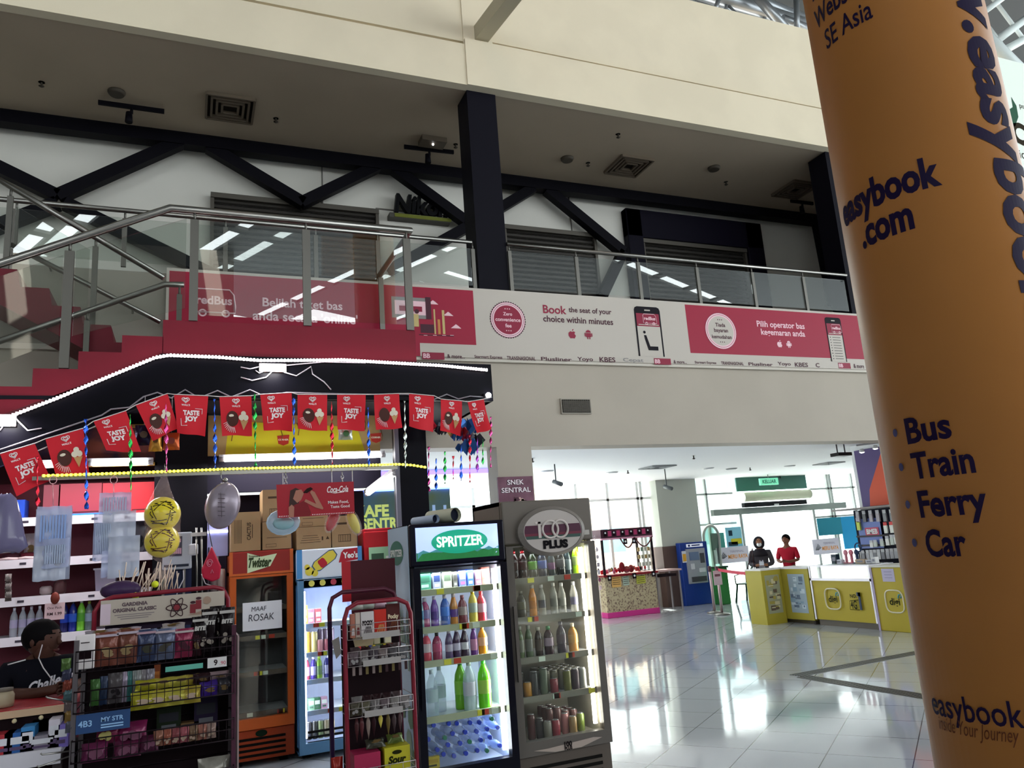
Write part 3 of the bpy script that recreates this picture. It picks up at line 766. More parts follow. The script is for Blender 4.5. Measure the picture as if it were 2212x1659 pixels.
c = pY(1055, 854, 7.2); t = thing('spot_lamp', 'tiny white spot lamp at the right corner of the canopy', 'lamp', tuple(c))
B().ball(c, .03, 10).build('bulb', mat('ffffff', .3, emit=25), t, w=True)
B().box(c.x-.05, c.x-.01, c.y, c.y+.04, c.z-.02, c.z+.02).build('holder', BLACK, t, w=True)

# steel rail frame of the shop front
T = thing('display_rail', 'thin steel rail under the yellow rope light that the goods hang from', 'rail', (0, 6.98, 2.4))
B().bar(pY(70, 1034, 6.98), pY(858, 1010, 6.98), .03, .03).build('rail', STEEL, T, w=True)
# black column and panels
T = thing('column', 'black square column behind the blue topped drinks cooler', 'column', (2.1, 7.3, 0))
a = pY(848, 1000, 7.28)
B().box(1.88, 2.16, 7.30, 7.55, 0, 3.19).build('shaft', mat('0c0b13', .4), T, w=True)
B().box(1.84, 1.88, 7.29, 7.33, 0, 3.0).build('edge_trim', mat('6a6876', .4), T, w=True)
t = struct('wall_shop_side', B().box(-.30, .16, 7.9, 7.98, 0, 3.19, 0), mat('141318', .5))
struct('wall_shop_back', B().box(-1.74, .16, 8.6, 8.68, 0, 3.19, 0), [mat('3a1a22', .6)])
struct('wall_shop_beam', B().box(.16, 1.86, 8.0, 8.08, 2.42, 2.78, 0), [mat('1c1a24', .5)])
# yellow advertising board
a = pY(446, 875, 8.0); c = pY(851, 978, 8.0)
T = thing('advertising_board', 'yellow and beige corn snack board behind the red bunting', 'board', ((a.x+c.x)/2, 8, c.z))
B().box(.16, 1.86, 8.0, 8.06, c.z, 3.18).build('board', mat('b9a06a', .5), T, w=True)
b = B(); poly(b, (0, 8.0, 0), XA, ZA, [(.32, c.z+.01), (1.7, c.z+.01), (1.62, c.z+.28), (.5, c.z+.34), (.34, c.z+.2)], 0, .002)
for x, y in ((612, 950), (812, 945)):
    q = pY(x, y, 8.0); poly(b, q, XA, ZA, [(-.06, .04), (.06, .05), (.05, -.04), (0, -.06), (-.05, -.04)], 1, .004); txt(b, 'CORNER' if x > 700 else 'CORNER', q, XA, ZA, w=.1, bold=.03, mi=2, lift=.006)
for i in range(10):
    q = pY(500+i*36, 940-(i % 3)*12, 8.0); b.tube([q+V((0, -.004, -.06)), q+V((.01, -.004, 0)), q+V((-.01, -.004, .07))], .004, 4, 3)
b.build('print', [mat('d8cf2c', .5), mat('b83a2e', .5), mat('f2e6d0', .5), mat('7a5a2a', .5)], T, w=True)
T = thing('advertising_board', 'dark picture board with gold frame above the left shelves', 'board', (-.8, 8, 2.6))
b = B().box(-1.3, -.3, 7.92, 7.98, 2.72, 3.05, 0); b.build('board', [mat('2b2338', .4, col2='6a3a30', nscale=5)], T, w=True)
B().box(-1.32, -.28, 7.90, 7.93, 2.69, 2.72).box(-1.32, -.28, 7.90, 7.93, 3.05, 3.08).build('frame', mat('b79a55', .3, metal=.7), T, w=True)

def tube_light(a, c, label, e=14, r=.026, power=12):
    a = V(a); c = V(c); m_ = (a+c)/2
    t = thing('fluorescent_light', label, 'tube light', tuple(m_))
    d = (c-a).normalized()
    B().tube([a, c], r, 10).build('tube', mat('ffffff', .3, emit=e), t, w=True)
    b = B(); b.tube([a-d*.05, a], r*.9, 8); b.tube([c, c+d*.05], r*.9, 8); b.bar(a-d*.05+V((0, .04, .03)), c+d*.05+V((0, .04, .03)), .05, .035)
    b.build('fitting', mat('b5b5ba', .4), t, w=True)
    return t
tube_light(pY(485, 992, 7.9), pY(822, 983, 7.9), 'long fluorescent tube below the yellow advertising board')
tube_light(pY(88, 1005, 7.85), pY(118, 1004, 7.85), 'short stretch of fluorescent tube at the left, between the first two flags')
tube_light(pY(200, 1001, 7.85), pY(318, 999, 7.85), 'fluorescent tube below the third red flag')
a = pY(800, 1045, 7.6); c = pY(846, 1023, 7.0)
tube_light((1.72, 8.0, 2.36), (1.83, 7.35, 2.48), 'short slanting fluorescent tube beside the black column', 12)
area_light('shop_light', (.9, 7.75, 2.7), 1.4, 22, (1, .97, 1), (0, 0, 0), .15)
area_light('shop_light', (-.9, 7.7, 2.7), 1.2, 16, (1, .96, .98), (0, 0, 0), .15)

# bunting of red flags
YF = 7.0
FL = [((0, 980), (75, 958), (110, 1035), (35, 1070), 1), ((98, 948), (180, 925), (192, 1020), (122, 1030), 0), ((202, 910), (272, 887), (305, 978), (230, 975), 1), ((293, 875), (362, 850), (385, 925), (330, 952), 0),
      ((376, 852), (450, 855), (443, 943), (383, 935), 1), ((474, 857), (543, 855), (545, 940), (480, 940), 0), ((562, 852), (630, 848), (632, 930), (570, 928), 1), ((643, 852), (707, 852), (706, 933), (643, 928), 0),
      ((728, 852), (790, 852), (788, 930), (730, 927), 1), ((808, 852), (862, 850), (868, 925), (812, 930), 0), ((884, 850), (938, 855), (935, 935), (883, 922), 1), ((952, 862), (998, 866), (996, 940), (952, 928), 0), ((1010, 868), (1045, 862), (1060, 928), (1030, 937), 1)]
T = thing('bunting', 'string of red ice cream flags across the front of the shop', 'bunting', (1, YF, 3.0))
st = []
for f_ in FL: st += [pY(*f_[0], YF-.004), pY(*f_[1], YF-.004)]
B().tube([pY(-20, 990, YF)]+st+[pY(1062, 858, 7.1)], .004, 5).build('string', mat('e8dede', .5), T, w=True)
b = B(); w0 = [(-10, 975), (220, 897), (240, 884), (280, 880), (310, 857), (340, 848), (370, 860), (400, 842), (430, 860), (470, 844), (500, 858), (540, 842), (570, 856), (620, 848), (690, 850), (790, 852), (880, 852), (905, 858), (935, 864), (965, 852), (990, 862), (1015, 856), (1050, 858)]
B().tube([pY(x, y, YK-.02) for x, y in w0], .007, 5).build('cord', mat('8a8890', .4), T, w=True)
FR_ = mat('d3202f', .55); FW = mat('f7e9e9', .5); FBR = mat('4b2620', .5); FCN = mat('c99a6a', .5)
for i, (a, b_, c_, d_, k) in enumerate(FL):
    P4 = [pY(*q, YF) for q in (a, b_, c_, d_)]
    ph = random.uniform(0, 6)
    def mp(u, v, lift=0, P4=P4, ph=ph):
        top = P4[0].lerp(P4[1], u); bot = P4[3].lerp(P4[2], u); p_ = top.lerp(bot, v)
        return p_+V((0, -lift+math.sin(u*5+ph)*.012*v+.03*math.sin(v*3+ph)*v, math.sin(u*6+ph)*.006*v))
    b = B(); n = 8
    g = [mp(u/n, v/n) for v in range(n+1) for u in range(n+1)]; g2 = [p_+V((0, .003, 0)) for p_ in g]
    fs = [(v*(n+1)+u, (v+1)*(n+1)+u, (v+1)*(n+1)+u+1, v*(n+1)+u+1) for v in range(n) for u in range(n)]
    b.add(g, fs, 0, True); b.add(g2, [tuple(reversed(f)) for f in fs], 0, True)
    fo = b.build('flag', FR_, T, w=True)
    L_ = .004
    q = B()
    def T2(s, cu, cv, wf, hf, mi=0, bold=.03): txt(q, s, None, XA, ZA, w=wf, h=hf, bold=bold, mi=mi, fn=lambda x, y: mp(cu+x, cv-y, L_))
    for rr_ in (1, .55):
        pts = [mp(.33+(.5 if not k else 0)*.34+.11*rr_*(16*math.sin(t_)**3)/16, .13-.075*rr_*(13*math.cos(t_)-5*math.cos(2*t_)-2*math.cos(3*t_)-math.cos(4*t_))/16, L_) for t_ in [2*PI*j/18 for j in range(18)]]
        q.tube(pts, .0035, 5, 0, closed=True)
    T2("WALL'S", .33+(.17 if not k else 0), .26, .26, .05)
    if k:
        T2('TASTE', .5, .46, .52, .13, bold=.05); T2('JOY', .5, .63, .44, .17, bold=.06)
        q.tube([mp(.62, .35, L_), mp(.84, .35, L_), mp(.84, .48, L_)], .003, 4); q.tube([mp(.16, .62, L_), mp(.16, .80, L_), mp(.36, .78, L_)], .003, 4)
    else:
        def el(cu, cv, ru, rv, mi, l2=0.001):
            q.add([mp(cu+ru*math.cos(2*PI*j/16), cv-rv*math.sin(2*PI*j/16), L_+l2) for j in range(16)], [tuple(range(16))], mi)
        el(.37, .58, .2, .2, 1); el(.34, .50, .08, .035, 2, .002)
        q.add([mp(.62, .62, L_+.003), mp(.88, .62, L_+.003), mp(.72, .86, L_+.003)][::-1], [(0, 1, 2)], 3)
        for cu, cv, r_ in ((.66, .55, .09), (.8, .55, .09), (.73, .45, .08)): el(cu, cv, r_, r_*.8, 2, .004)
        for j in range(9):
            a0 = PI+.2+j*.18; q.tube([mp(.4+.2*math.cos(a0), .62-.18*math.sin(a0), L_), mp(.42+.36*math.cos(a0), .64-.3*math.sin(a0), L_)], .0025, 4)
    o = q.build('print', [FW, FBR, mat('e9dcc8', .5), FCN], fo, w=True)

# foil spirals
def spiral(x, y0, y1, col, label, Y=6.9, w_=.028, x1=None):
    a = pY(x, y0, Y); c = pY(x1 or x, y1, Y); L_ = (c-a).length; n = int(L_/.012)+2; b = B(); vs = []; ph = random.random()*6
    for i in range(n+1):
        p_ = a.lerp(c, i/n); an = i*.42+ph; q = w_*(.55+.45*math.sin(i*.14+ph))*.5+.004
        vs += [p_+V((math.cos(an)*q, math.sin(an)*q, 0)), p_-V((math.cos(an)*q, math.sin(an)*q, 0))]
    b.add(vs, [(2*i, 2*i+1, 2*i+3, 2*i+2) for i in range(n)], 0, True)
    o = b.build('foil_spiral', mat(col, .22, metal=.75)); md = o.modifiers.new('solid', 'SOLIDIFY'); md.thickness = .001
    a2 = a+V((0, 0, .05)); tag(o, label, 'party decoration', 'foil spirals hanging from the canopy')
BLU, GRN, RDD, SIL, PNK = '2f5fd0', '2fa04a', 'c8283a', 'b9c4bc', 'c04a86'
for a in ((80, 985, 1110, RDD, 'red foil spiral hanging over the first flag at the far left'), (185, 905, 1100, BLU, 'blue foil spiral hanging between the second and third flags'), (281, 895, 1062, GRN, 'green foil spiral hanging over the third flag'),
          (358, 870, 1020, PNK, 'pink foil spiral hanging over the fourth flag above the net of balls'), (463, 862, 1012, BLU, 'blue foil spiral left of the sixth flag'), (550, 850, 1008, GRN, 'green foil spiral between the sixth and seventh flags'),
          (634, 860, 1008, BLU, 'blue foil spiral between the seventh and eighth flags'), (716, 868, 1003, RDD, 'red foil spiral between the eighth and ninth flags'), (795, 880, 1008, BLU, 'blue foil spiral between the ninth and tenth flags'),
          (874, 866, 1012, SIL, 'silver foil spiral in front of the black column')):
    spiral(*a, x1=a[0]+2)
for i, (x, y0, y1, col, l) in enumerate(((926, 965, 1062, PNK, 'pink foil spiral just right of the black column'), (942, 990, 1060, BLU, 'blue foil spiral second from the black column'), (961, 975, 1045, GRN, 'green foil spiral below the twelfth flag, left one'),
          (979, 985, 1035, RDD, 'red foil spiral below the twelfth flag, right one'), (996, 960, 1038, BLU, 'blue foil spiral between the last two flags'), (1015, 940, 1042, RDD, 'long red foil spiral left of the last flag'), (1031, 945, 1020, '9a4ab0', 'violet foil spiral under the last flag'),
          (1043, 948, 1005, GRN, 'green foil spiral under the last flag'), (1060, 900, 1010, PNK, 'pink foil spiral at the right end beside the cream wall'))):
    spiral(x, y0, y1, col, l, Y=7.4)
# cluster of shiny party garlands on the shop side
for i in range(16):
    x = 925+random.random()*110; y = 905+random.random()*60-(x-980)*.1
    c = pY(x, y, 7.6+random.random()*.4); col = random.choice(['8a1f2a', 'c8283a', 'b98a4a', '2f5fa0', '3a3a44', '7a7a80', 'a03050'])
    b = B(); w_ = random.uniform(.05, .11)
    for k in range(5):
        an = k*1.26+i; b.add([c, c+V((math.cos(an)*w_*.5, math.sin(an)*w_*.3, w_*.3)), c+V((math.cos(an+.5)*w_, math.sin(an)*.05, -w_*.6)), c+V((math.cos(an-.3)*w_*.4, .02, -w_*1.4))], [(0, 1, 2, 3)], 0)
    o = b.build('foil_pack', mat(col, .25, metal=.4)); md = o.modifiers.new('solid', 'SOLIDIFY'); md.thickness = .003
    tag(o, ('dark red', 'red', 'tan', 'blue', 'charcoal', 'grey', 'crimson')[['8a1f2a', 'c8283a', 'b98a4a', '2f5fa0', '3a3a44', '7a7a80', 'a03050'].index(col)]+' shiny foil pack, '+ORD[i % 12]+(' of the first' if i < 12 else ' of the second')+' bunch right of the black column', 'party decoration', 'foil packs hanging at the right side of the shop')
# ================================================================ DRINKS COOLERS
struct('wall_shop_rear', B().box(.16, 1.74, 8.35, 8.43, 0, 2.42), mat('221a24', .6))
def cooler(label, x0, x1, yf, h, dep, body, z0, z1, head, shelves, frame, inner, strip=None, stripe='f4f6ff', head_m=None, fw=.06, kick=None, rail='c9c9c4', name='drinks_cooler', glow=0):
    """open box body with glazed door; z0..z1 is the glass, head the bottom of the header panel"""
    cx = (x0+x1)/2
    t = thing(name, label, 'drinks cooler', (cx, yf+dep/2, 0))
    bm = body if not isinstance(body, str) else mat(body, .35, coat=.3)
    y1 = yf+dep; zb = z0-.04; zt = z1+.03
    b = B().box(x0, x0+.035, yf+.05, y1, .05, h).box(x1-.035, x1, yf+.05, y1, .05, h).box(x0, x1, y1-.03, y1, .05, h).box(x0, x1, yf+.05, y1, h-.03, h).box(x0, x1, yf+.05, y1, zt, zt+.03).box(x0, x1, yf+.05, y1, zb-.03, zb)
    b.build('body', bm, t, w=True)
    im = mat(inner, .6)
    B().box(x0+.036, x0+.045, yf+.07, y1-.03, zb, zt).box(x1-.045, x1-.036, yf+.07, y1-.03, zb, zt).box(x0+.036, x1-.036, y1-.04, y1-.031, zb, zt).box(x0+.036, x1-.036, yf+.07, y1-.03, zb, zb+.005).build('liner', im, t, w=True)
    B().box(x0, x1, yf+.0, yf+.05, head, h).build('header_panel', head_m or bm, t, w=True, bevel=.012)
    kb = B().box(x0, x1, yf+.02, yf+.05, .05, zb-.06)
    kb.build('kick_panel', mat(kick, .4) if kick else bm, t, w=True, bevel=.008)
    b = B()
    for i in range(4): b.box(x0+.08, x1-.08, yf+.012, yf+.02, .08+i*.045, .10+i*.045)
    b.build('vent_slots', mat('141210', .6), t, w=True)
    B().box(x0+.05, x0+.12, yf+.1, y1-.1, 0, .05).box(x1-.12, x1-.05, yf+.1, y1-.1, 0, .05).build('feet', DARK, t, w=True)
    fm = mat(frame, .35, coat=.3)
    d = B().box(x0+.005, x0+fw, yf-.02, yf+.045, zb-.05, head-.01).box(x1-fw, x1-.005, yf-.02, yf+.045, zb-.05, head-.01).box(x0+fw, x1-fw, yf-.02, yf+.045, z1, head-.01).box(x0+fw, x1-fw, yf-.02, yf+.045, zb-.05, z0).build('door', fm, t, w=True)
    B().box(x0+fw, x1-fw, yf+.01, yf+.014, z0, z1).build('glass', glass(.03), d, w=True)
    B().bar((x0+.03, yf-.045, (z0+z1)/2-.25), (x0+.03, yf-.045, (z0+z1)/2+.25), .02, .02).build('handle', fm, d, w=True)
    for z in shelves:
        s_ = B().box(x0+.045, x1-.045, yf+.07, y1-.05, z-.012, z).build('shelf', mat('d8dade', .4, metal=.2), t, w=True)
        B().box(x0+.05, x1-.05, yf+.055, yf+.07, z-.03, z+.012).build('price_rail', mat(rail, .4), s_, w=True)
        b = B()
        for k in range(3):
            q = x0+.12+random.random()*(x1-x0-.24); b.box(q, q+.05, yf+.05, yf+.055, z-.025, z+.008, k % 3)
        b.build('price_tags', [mat('e9e04a', .5), mat('e8f0e0', .5), mat('d04a3a', .5)], s_, w=True)
    if strip:
        b = B()
        for sx in strip: b.box(sx-.012, sx+.012, yf+.055, yf+.075, z0+.03, z1-.03)
        b.build('light_strip', mat('ffffff', .4, emit=16, ecol=stripe), t, w=True)
    if glow:
        o = area_light('cooler_light', (cx, yf+.12, z1-.03), x1-x0-.15, glow, (.93, .97, 1), (R(-14), 0, 0), .08)
        o.parent = t; o.matrix_parent_inverse = MW[t.name].inverted()
        o = area_light('cooler_light', (x1-.07, yf+.09, (z0+z1)/2), .04, glow, (.93, .97, 1), (0, R(90), R(-35)), z1-z0-.1)
        o.rotation_euler = V((-.9, .55, 0)).to_track_quat('-Z', 'Y').to_euler(); o.data.shape = 'RECTANGLE'; o.data.size = .03; o.data.size_y = z1-z0-.1
        o.parent = t; o.matrix_parent_inverse = MW[t.name].inverted()
    return t

# --- cooler with the glowing green oval sign
SX0, SX1, SY = 1.365, 2.045, 5.10
T1 = cooler('dark drinks cooler with a glowing blue and green header', SX0, SX1, SY, 1.90, .62, '12121e', .36, 1.60, 1.62, [1.455, 1.215, 1.0, .655], '10101a', 'c9d4e6', strip=[SX1-.075], glow=5, fw=.055, rail='b8bca0')
# curved lit sign
hz0, hz1 = 1.655, 1.875
def hp(u, v, l=0): x = SX0+.035+(SX1-SX0-.09)*u; return V((x, SY-.012-l-.05*math.sin(PI*v)*math.sin(PI*min(max(u, .0), 1))**.4, hz0+(hz1-hz0)*v))
b = B(); n = 16; g = [hp(u/n, v/8) for v in range(9) for u in range(n+1)]
b.add(g, [(v*(n+1)+u, v*(n+1)+u+1, (v+1)*(n+1)+u+1, (v+1)*(n+1)+u) for v in range(8) for u in range(n)], 0, True)
hs = b.build('lit_sign', mat('a9bdea', .3, emit=.85, ecol='a9bdee'), T1, w=True)
b = B(); g = [hp(.5+.34*k*math.cos(2*PI*i/32), .52+.36*k*math.sin(2*PI*i/32), .005) for k in (0, .2, .4, .6, .8, 1) for i in range(32)]
b.add(g, [(k*32+i, (k+1)*32+i, (k+1)*32+(i+1) % 32, k*32+(i+1) % 32) for k in range(5) for i in range(32)], 0)
txt(b, 'SPRITZER', None, XA, ZA, w=.56, h=.32, bold=.02, mi=1, fn=lambda x, y: hp(.5+x, .53+y, .012))
n = 14
for k in range(2):
    top = [hp(i/n, .12+.10*abs(math.sin(i*1.7+k*2))+(.04 if k else .1), .003+k*.001) for i in range(n+1)]
    bot = [hp(i/n, .0, .003+k*.001) for i in range(n+1)]
    b.add(top+bot, [(n+1+i, n+2+i, i+1, i) for i in range(n)], 2+k)
b.build('lit_print', [mat('1f9a7c', .4, emit=.5), mat('ffffff', .4, emit=1.0), mat('4a8f96', .4, emit=.4), mat('2f7a44', .4, emit=.35)], hs, w=True)
b = B(); b.box(SX0-.004, SX0, SY+.05, SY+.61, .06, 1.895, 0)
sp = b.build('side_print', mat('b9cfe2', .45), T1, w=True)
b = B(); LYv = V((0, -1, 0))
disc(b, (SX0-.004, SY+.36, 1.72), LYv, ZA, .19, 24, 0, .002, ry=.085); txt(b, 'SPRITZER', (SX0-.004, SY+.36, 1.72), LYv, ZA, w=.34, h=.05, bold=.04, mi=1, lift=.004)
for i in range(26):
    yy = SY+.08+random.random()*.5; z_ = .9+random.random()*.35; h_ = random.uniform(.1, .3)
    poly(b, (SX0-.004, yy, z_), LYv, ZA, [(-.02, 0), (.02, 0), (.008+random.uniform(-.03, .03), h_)], 2+i % 2, .002+i*.00005)
for i in range(14):
    yy = SY+.08+random.random()*.5; disc(b, (SX0-.004, yy, .2+random.random()*.6), LYv, ZA, random.uniform(.03, .08), 7, 2+i % 2, .0035+i*.00005)
b.build('picture', [mat('2f7a68', .4), mat('e8f2ee', .4), mat('5f7f5a', .5), mat('8fa58c', .5)], sp, w=True)

# --- grey cooler with the oval badge
HX0, HX1, HY = 2.075, 2.80, 5.20
T2_ = cooler('grey drinks cooler with a round striped badge on its header', HX0, HX1, HY, 2.03, .62, '6b645d', .40, 1.70, 1.72, [1.47, 1.20, .925, .665], '5e5853', '8b8678', strip=[HX1-.085], stripe='fff6e8', glow=1.5, fw=.06, kick='5b524b', rail='8f897d')
cx, cz = (HX0+HX1)/2+.005, 1.80
b = B(); b.lathe([(.27, -.03), (.27, .02), (.235, .045), (.235, .04), (1e-5, .04)], (0, 0, 0), 40, 0, False, 1, .66)
b.xf(Matrix.Translation((cx, HY-.02, cz)) @ Matrix(((1, 0, 0, 0), (0, 0, -1, 0), (0, 1, 0, 0), (0, 0, 0, 1))))
bd = b.build('badge', mat('7a736d', .35), T2_, w=True)
b = B(); yb = HY-.061
def ov(rx, rz, z0, z1, mi, l):
    pts = []
    for i in range(60):
        t_ = 2*PI*i/60; x, z = rx*math.cos(t_), rz*math.sin(t_); z = min(max(z, z0), z1)
        x = math.copysign(rx*math.sqrt(max(0, 1-(z/rz)**2)), math.cos(t_)) if abs(abs(z)-abs(rz*math.sin(t_))) > 1e-9 else x
        pts.append((x, z))
    poly(b, (cx, yb, cz), XA, ZA, pts, mi, l)
ov(.232, .152, -.152, .152, 0, .001); 
ov(.228, .15, -.03, .045, 1, .002); ov(.228, .15, -.052, -.03, 2, .0025); ov(.228, .15, -.03, -.012, 3, .003)
b2 = B()
b.box(cx-.12, cx-.098, yb-.006, yb-.004, cz-.045, cz+.07, 4); b.box(cx-.14, cx-.098, yb-.006, yb-.004, cz+.055, cz+.07, 4)
for dx in (-.025, .055): b.tube([(cx+dx+.062*math.cos(t_), yb-.005, cz+.012+.062*math.sin(t_)) for t_ in [2*PI*i/28 for i in range(28)]], .009, 6, 4, closed=True)
txt(b, 'PLUS', (cx+.01, yb, cz-.095), XA, ZA, w=.2, h=.062, bold=.07, mi=5, lift=.005)
b.build('badge_print', [mat('b3aba6', .4), mat('4b2338', .4), mat('38504a', .4), mat('6b2a3c', .4), mat('c9bfba', .4), mat('121014', .4)], bd, w=True)
b = B(); 
poly(b, (cx, HY-.022, .345), XA, ZA, [(-.26, .0), (-.1, -.03), (.1, -.03), (.27, .01), (.2, .02), (-.15, .0)], 0, .003); txt(b, '100', (cx, HY-.022, .352), XA, ZA, w=.06, bold=.05, mi=1, lift=.006); txt(b, 'PLUS', (cx, HY-.022, .325), XA, ZA, w=.06, bold=.05, mi=1, lift=.006)
b.build('badge_strip', [mat('a7988f', .4), mat('1c1618', .4)], T2_, w=True)
rect_ = B(); rect(rect_, (HX1-.06, HY, 1.775), XA, ZA, .055, .035, 0, .003); rect_.build('sticker', mat('b5b0aa', .5), T2_, w=True)

# --- empty orange cooler
OX0, OX1, OY = .345, .905, 7.58
T3 = cooler('orange drinks cooler with a red header and a handwritten paper', OX0, OX1, OY, 1.84, .6, 'b5552a', .40, 1.60, 1.63, [1.33, 1.08, .77, .43], 'b8541f', '6a6a6c', head_m=mat('8e2a24', .35), kick='a03c1a', rail='6e6258')
b = B().box(OX0, OX0+.03, OY-.006, OY, 1.63, 1.84).box(OX1-.03, OX1, OY-.006, OY, 1.63, 1.84).box(OX0, OX1, OY-.01, OY, 1.625, 1.645); b.build('header_edge', mat('c4622f', .35), T3, w=True)
b = B(); c_ = (.62, OY, 1.735)
poly(b, c_, XA, ZA, [(-.12, -.09), (.08, -.04), (.14, .07), (.0, .05), (-.12, .09)], 0, .004); txt(b, 'Tropicana', (.56, OY, 1.79), XA, ZA, w=.1, bold=.03, mi=2, lift=.007); txt(b, 'Twister', (.61, OY, 1.735), XA, ZA, w=.2, h=.09, bold=.04, shear=.4, mi=1, lift=.007)
b.build('logo', [mat('c9d8b0', .4), mat('2c3a1c', .4), mat('2a2a1a', .4)], T3, w=True)
b = B(); b.box(.46, .80, OY+.0, OY+.003, 1.14, 1.385, 0)
txt(b, 'MAAF', (.60, OY, 1.325), XA, ZA, w=.13, h=.04, mi=1, lift=.003, shear=.1); txt(b, 'ROSAK', (.62, OY, 1.25), XA, ZA, w=.22, h=.06, mi=1, lift=.003, shear=.1)
o = b.build('paper_notice', [mat('dcdce2', .6), mat('3a3a44', .6)]); tag(o, 'white handwritten paper taped inside the orange cooler door', 'notice')
b = B(); disc(b, (.62, OY+.02, .265), XA, ZA, .05, 20, 0, .003, ry=.028); b.build('badge', mat('16261a', .4), T3, w=True)

# --- pale blue cooler
BX0, BX1, BY = .925, 1.53, 7.50
T4 = cooler('blue drinks cooler with a white lemon drink header', BX0, BX1, BY, 1.82, .6, '4f86b8', .14, 1.47, 1.55, [1.14, .885, .65, .385], '5b86ad', 'c2cbe4', strip=[BX0+.07, BX1-.08], head_m=mat('d9e2ee', .4), glow=4, kick='3a648c', rail='d2d6ea')
b = B().box(BX0, BX0+.05, BY-.006, BY, 1.56, 1.82); b.box(BX1-.04, BX1, BY-.006, BY, 1.56, 1.82); b.build('header_edge', mat('4f8ec8', .35), T4, w=True)
b = B(); rot = math.radians(35)
def rp_(cx_, cz_, w_, h_, an): ca, sa = math.cos(an), math.sin(an); return [(cx_+x*ca-z*sa, cz_+x*sa+z*ca) for x, z in ((-w_, -h_*.6), (-w_*.7, -h_), (w_*.7, -h_), (w_, -h_*.6), (w_, h_*.6), (w_*.7, h_), (-w_*.7, h_), (-w_, h_*.6))]
c_ = (1.18, BY, 1.69)
poly(b, c_, XA, ZA, rp_(0, .02, .125, .052, rot), 3, .003); poly(b, c_, XA, ZA, rp_(0, .02, .115, .045, rot), 0, .004); poly(b, c_, XA, ZA, rp_(-.02, .0, .035, .04, rot), 1, .006)
for x, z, r_ in ((-.14, -.07, .04), (-.09, -.09, .03), (-.16, -.03, .025)): disc(b, V(c_)+V((x, 0, z)), XA, ZA, r_, 12, 0, .0045)
poly(b, (1.42, BY, 1.74), XA, ZA, [(-.11, -.06), (.08, -.04), (.10, .07), (-.06, .06), (-.085, .03)], 1, .004); txt(b, "Yeo's", (1.42, BY, 1.745), XA, ZA, w=.14, h=.06, bold=.04, mi=2, lift=.007)
b.build('logo', [mat('d8c84a', .4), mat('b02434', .4), WHITE, mat('3a5a7a', .4)], T4, w=True)
b = B(); b.box(BX0+.06, BX1-.06, BY-.02, BY-.016, 1.475, 1.545, 0)
for i in range(4): disc(b, (BX0+.13+i*.1, BY-.02, 1.51), XA, ZA, .028, 12, 1 if i != 2 else 2, .002)
b.build('door_sticker', [mat('a9cbe6', .4), mat('d8d36a', .4), mat('b8485a', .4)], T4, w=True)

# --- red cooler, mostly hidden
RX0, RX1, RY = 1.56, 1.85, 7.55
t = thing('drinks_cooler', 'red cooler mostly hidden between the blue one and the black column', 'drinks cooler', (1.7, 7.85, 0))
B().box(RX0, RX1, RY, RY+.28, .04, 1.98).build('body', mat('b02030', .35), t, w=True, bevel=.015)
B().box(RX0-.0, RX1, RY-.02, RY, 1.63, 1.95).build('header_panel', mat('c8202c', .35), t, w=True, bevel=.01)
B().box(RX0+.04, RX1-.03, RY-.025, RY, .2, 1.58).build('door', mat('8a1826', .3), t, w=True)
t = tag(B().box(1.60, 1.86, RY-.06, RY-.04, 1.635, 1.80, 0).box(1.62, 1.74, RY-.063, RY-.06, 1.645, 1.74, 1).box(1.76, 1.83, RY-.063, RY-.06, 1.69, 1.71, 2).build('card', [mat('a9d8b0', .5, emit=.0), mat('3a5a44', .5), WHITE]), 'pale green picture card leaning on the hidden red cooler', 'card')

# ================================================================ BOTTLES, CANS AND CARTONS
_pm = {}
def lathe_me(key, prof, n=12):
    if key in _pm: return _pm[key]
    b = B(); b.lathe(prof, (0, 0, 0), n)
    me = bpy.data.meshes.new(key); me.from_pydata([tuple(v) for v in b.v], [], b.f); me.update(); me.polygons.foreach_set('use_smooth', b.sm)
    me.materials.append(DARK); _pm[key] = me; return me
def prt(name, me, m, parent=None):
    o = bpy.data.objects.new(name, me); C.objects.link(o)
    o.material_slots[0].link = 'OBJECT'; o.material_slots[0].material = m
    if parent: o.parent = parent
    MW[o.name] = Matrix.Identity(4); return o
PROF = {
 'pet': ([(.033, 0), (.036, .008), (.036, .06), (.032, .075), (.036, .09), (.036, .14), (.030, .165), (.016, .19), (.013, .2)], (.07, .135, .0367), (.195, .225, .015)),
 'slim': ([(.026, 0), (.028, .008), (.028, .13), (.022, .16), (.013, .18), (.012, .19)], (.04, .12, .0287), (.185, .21, .0145)),
 'curvy': ([(.028, 0), (.031, .01), (.030, .05), (.026, .075), (.031, .11), (.030, .135), (.018, .175), (.012, .195)], (.055, .11, .0305), (.19, .215, .0145)),
 'big': ([(.043, 0), (.046, .01), (.046, .19), (.040, .235), (.018, .285), (.014, .30)], (.10, .19, .0467), (.295, .325, .0165)),
}
def bottle(kind, loc, liq, labc, capc, label, group=None, cat='bottle', h=None, r=None, rz=0):
    pr, (l0, l1, lr), (c0, c1, cr) = PROF[kind]; H_ = c1
    t = thing('drink_bottle', label, cat, loc, rz, group); k = (h/H_) if h else 1; kr = r or k
    t.scale = (kr, kr, k)
    prt('bottle_body', lathe_me('body_'+kind, pr), liq, t)
    if labc: prt('label', lathe_me('label_'+kind, [(lr, l0), (lr+.0006, l0+.003), (lr+.0006, l1-.003), (lr, l1)]), labc, t)
    prt('cap', lathe_me('cap_'+kind, [(cr, c0), (cr, c1-.002), (cr-.002, c1)]), capc, t)
    return t
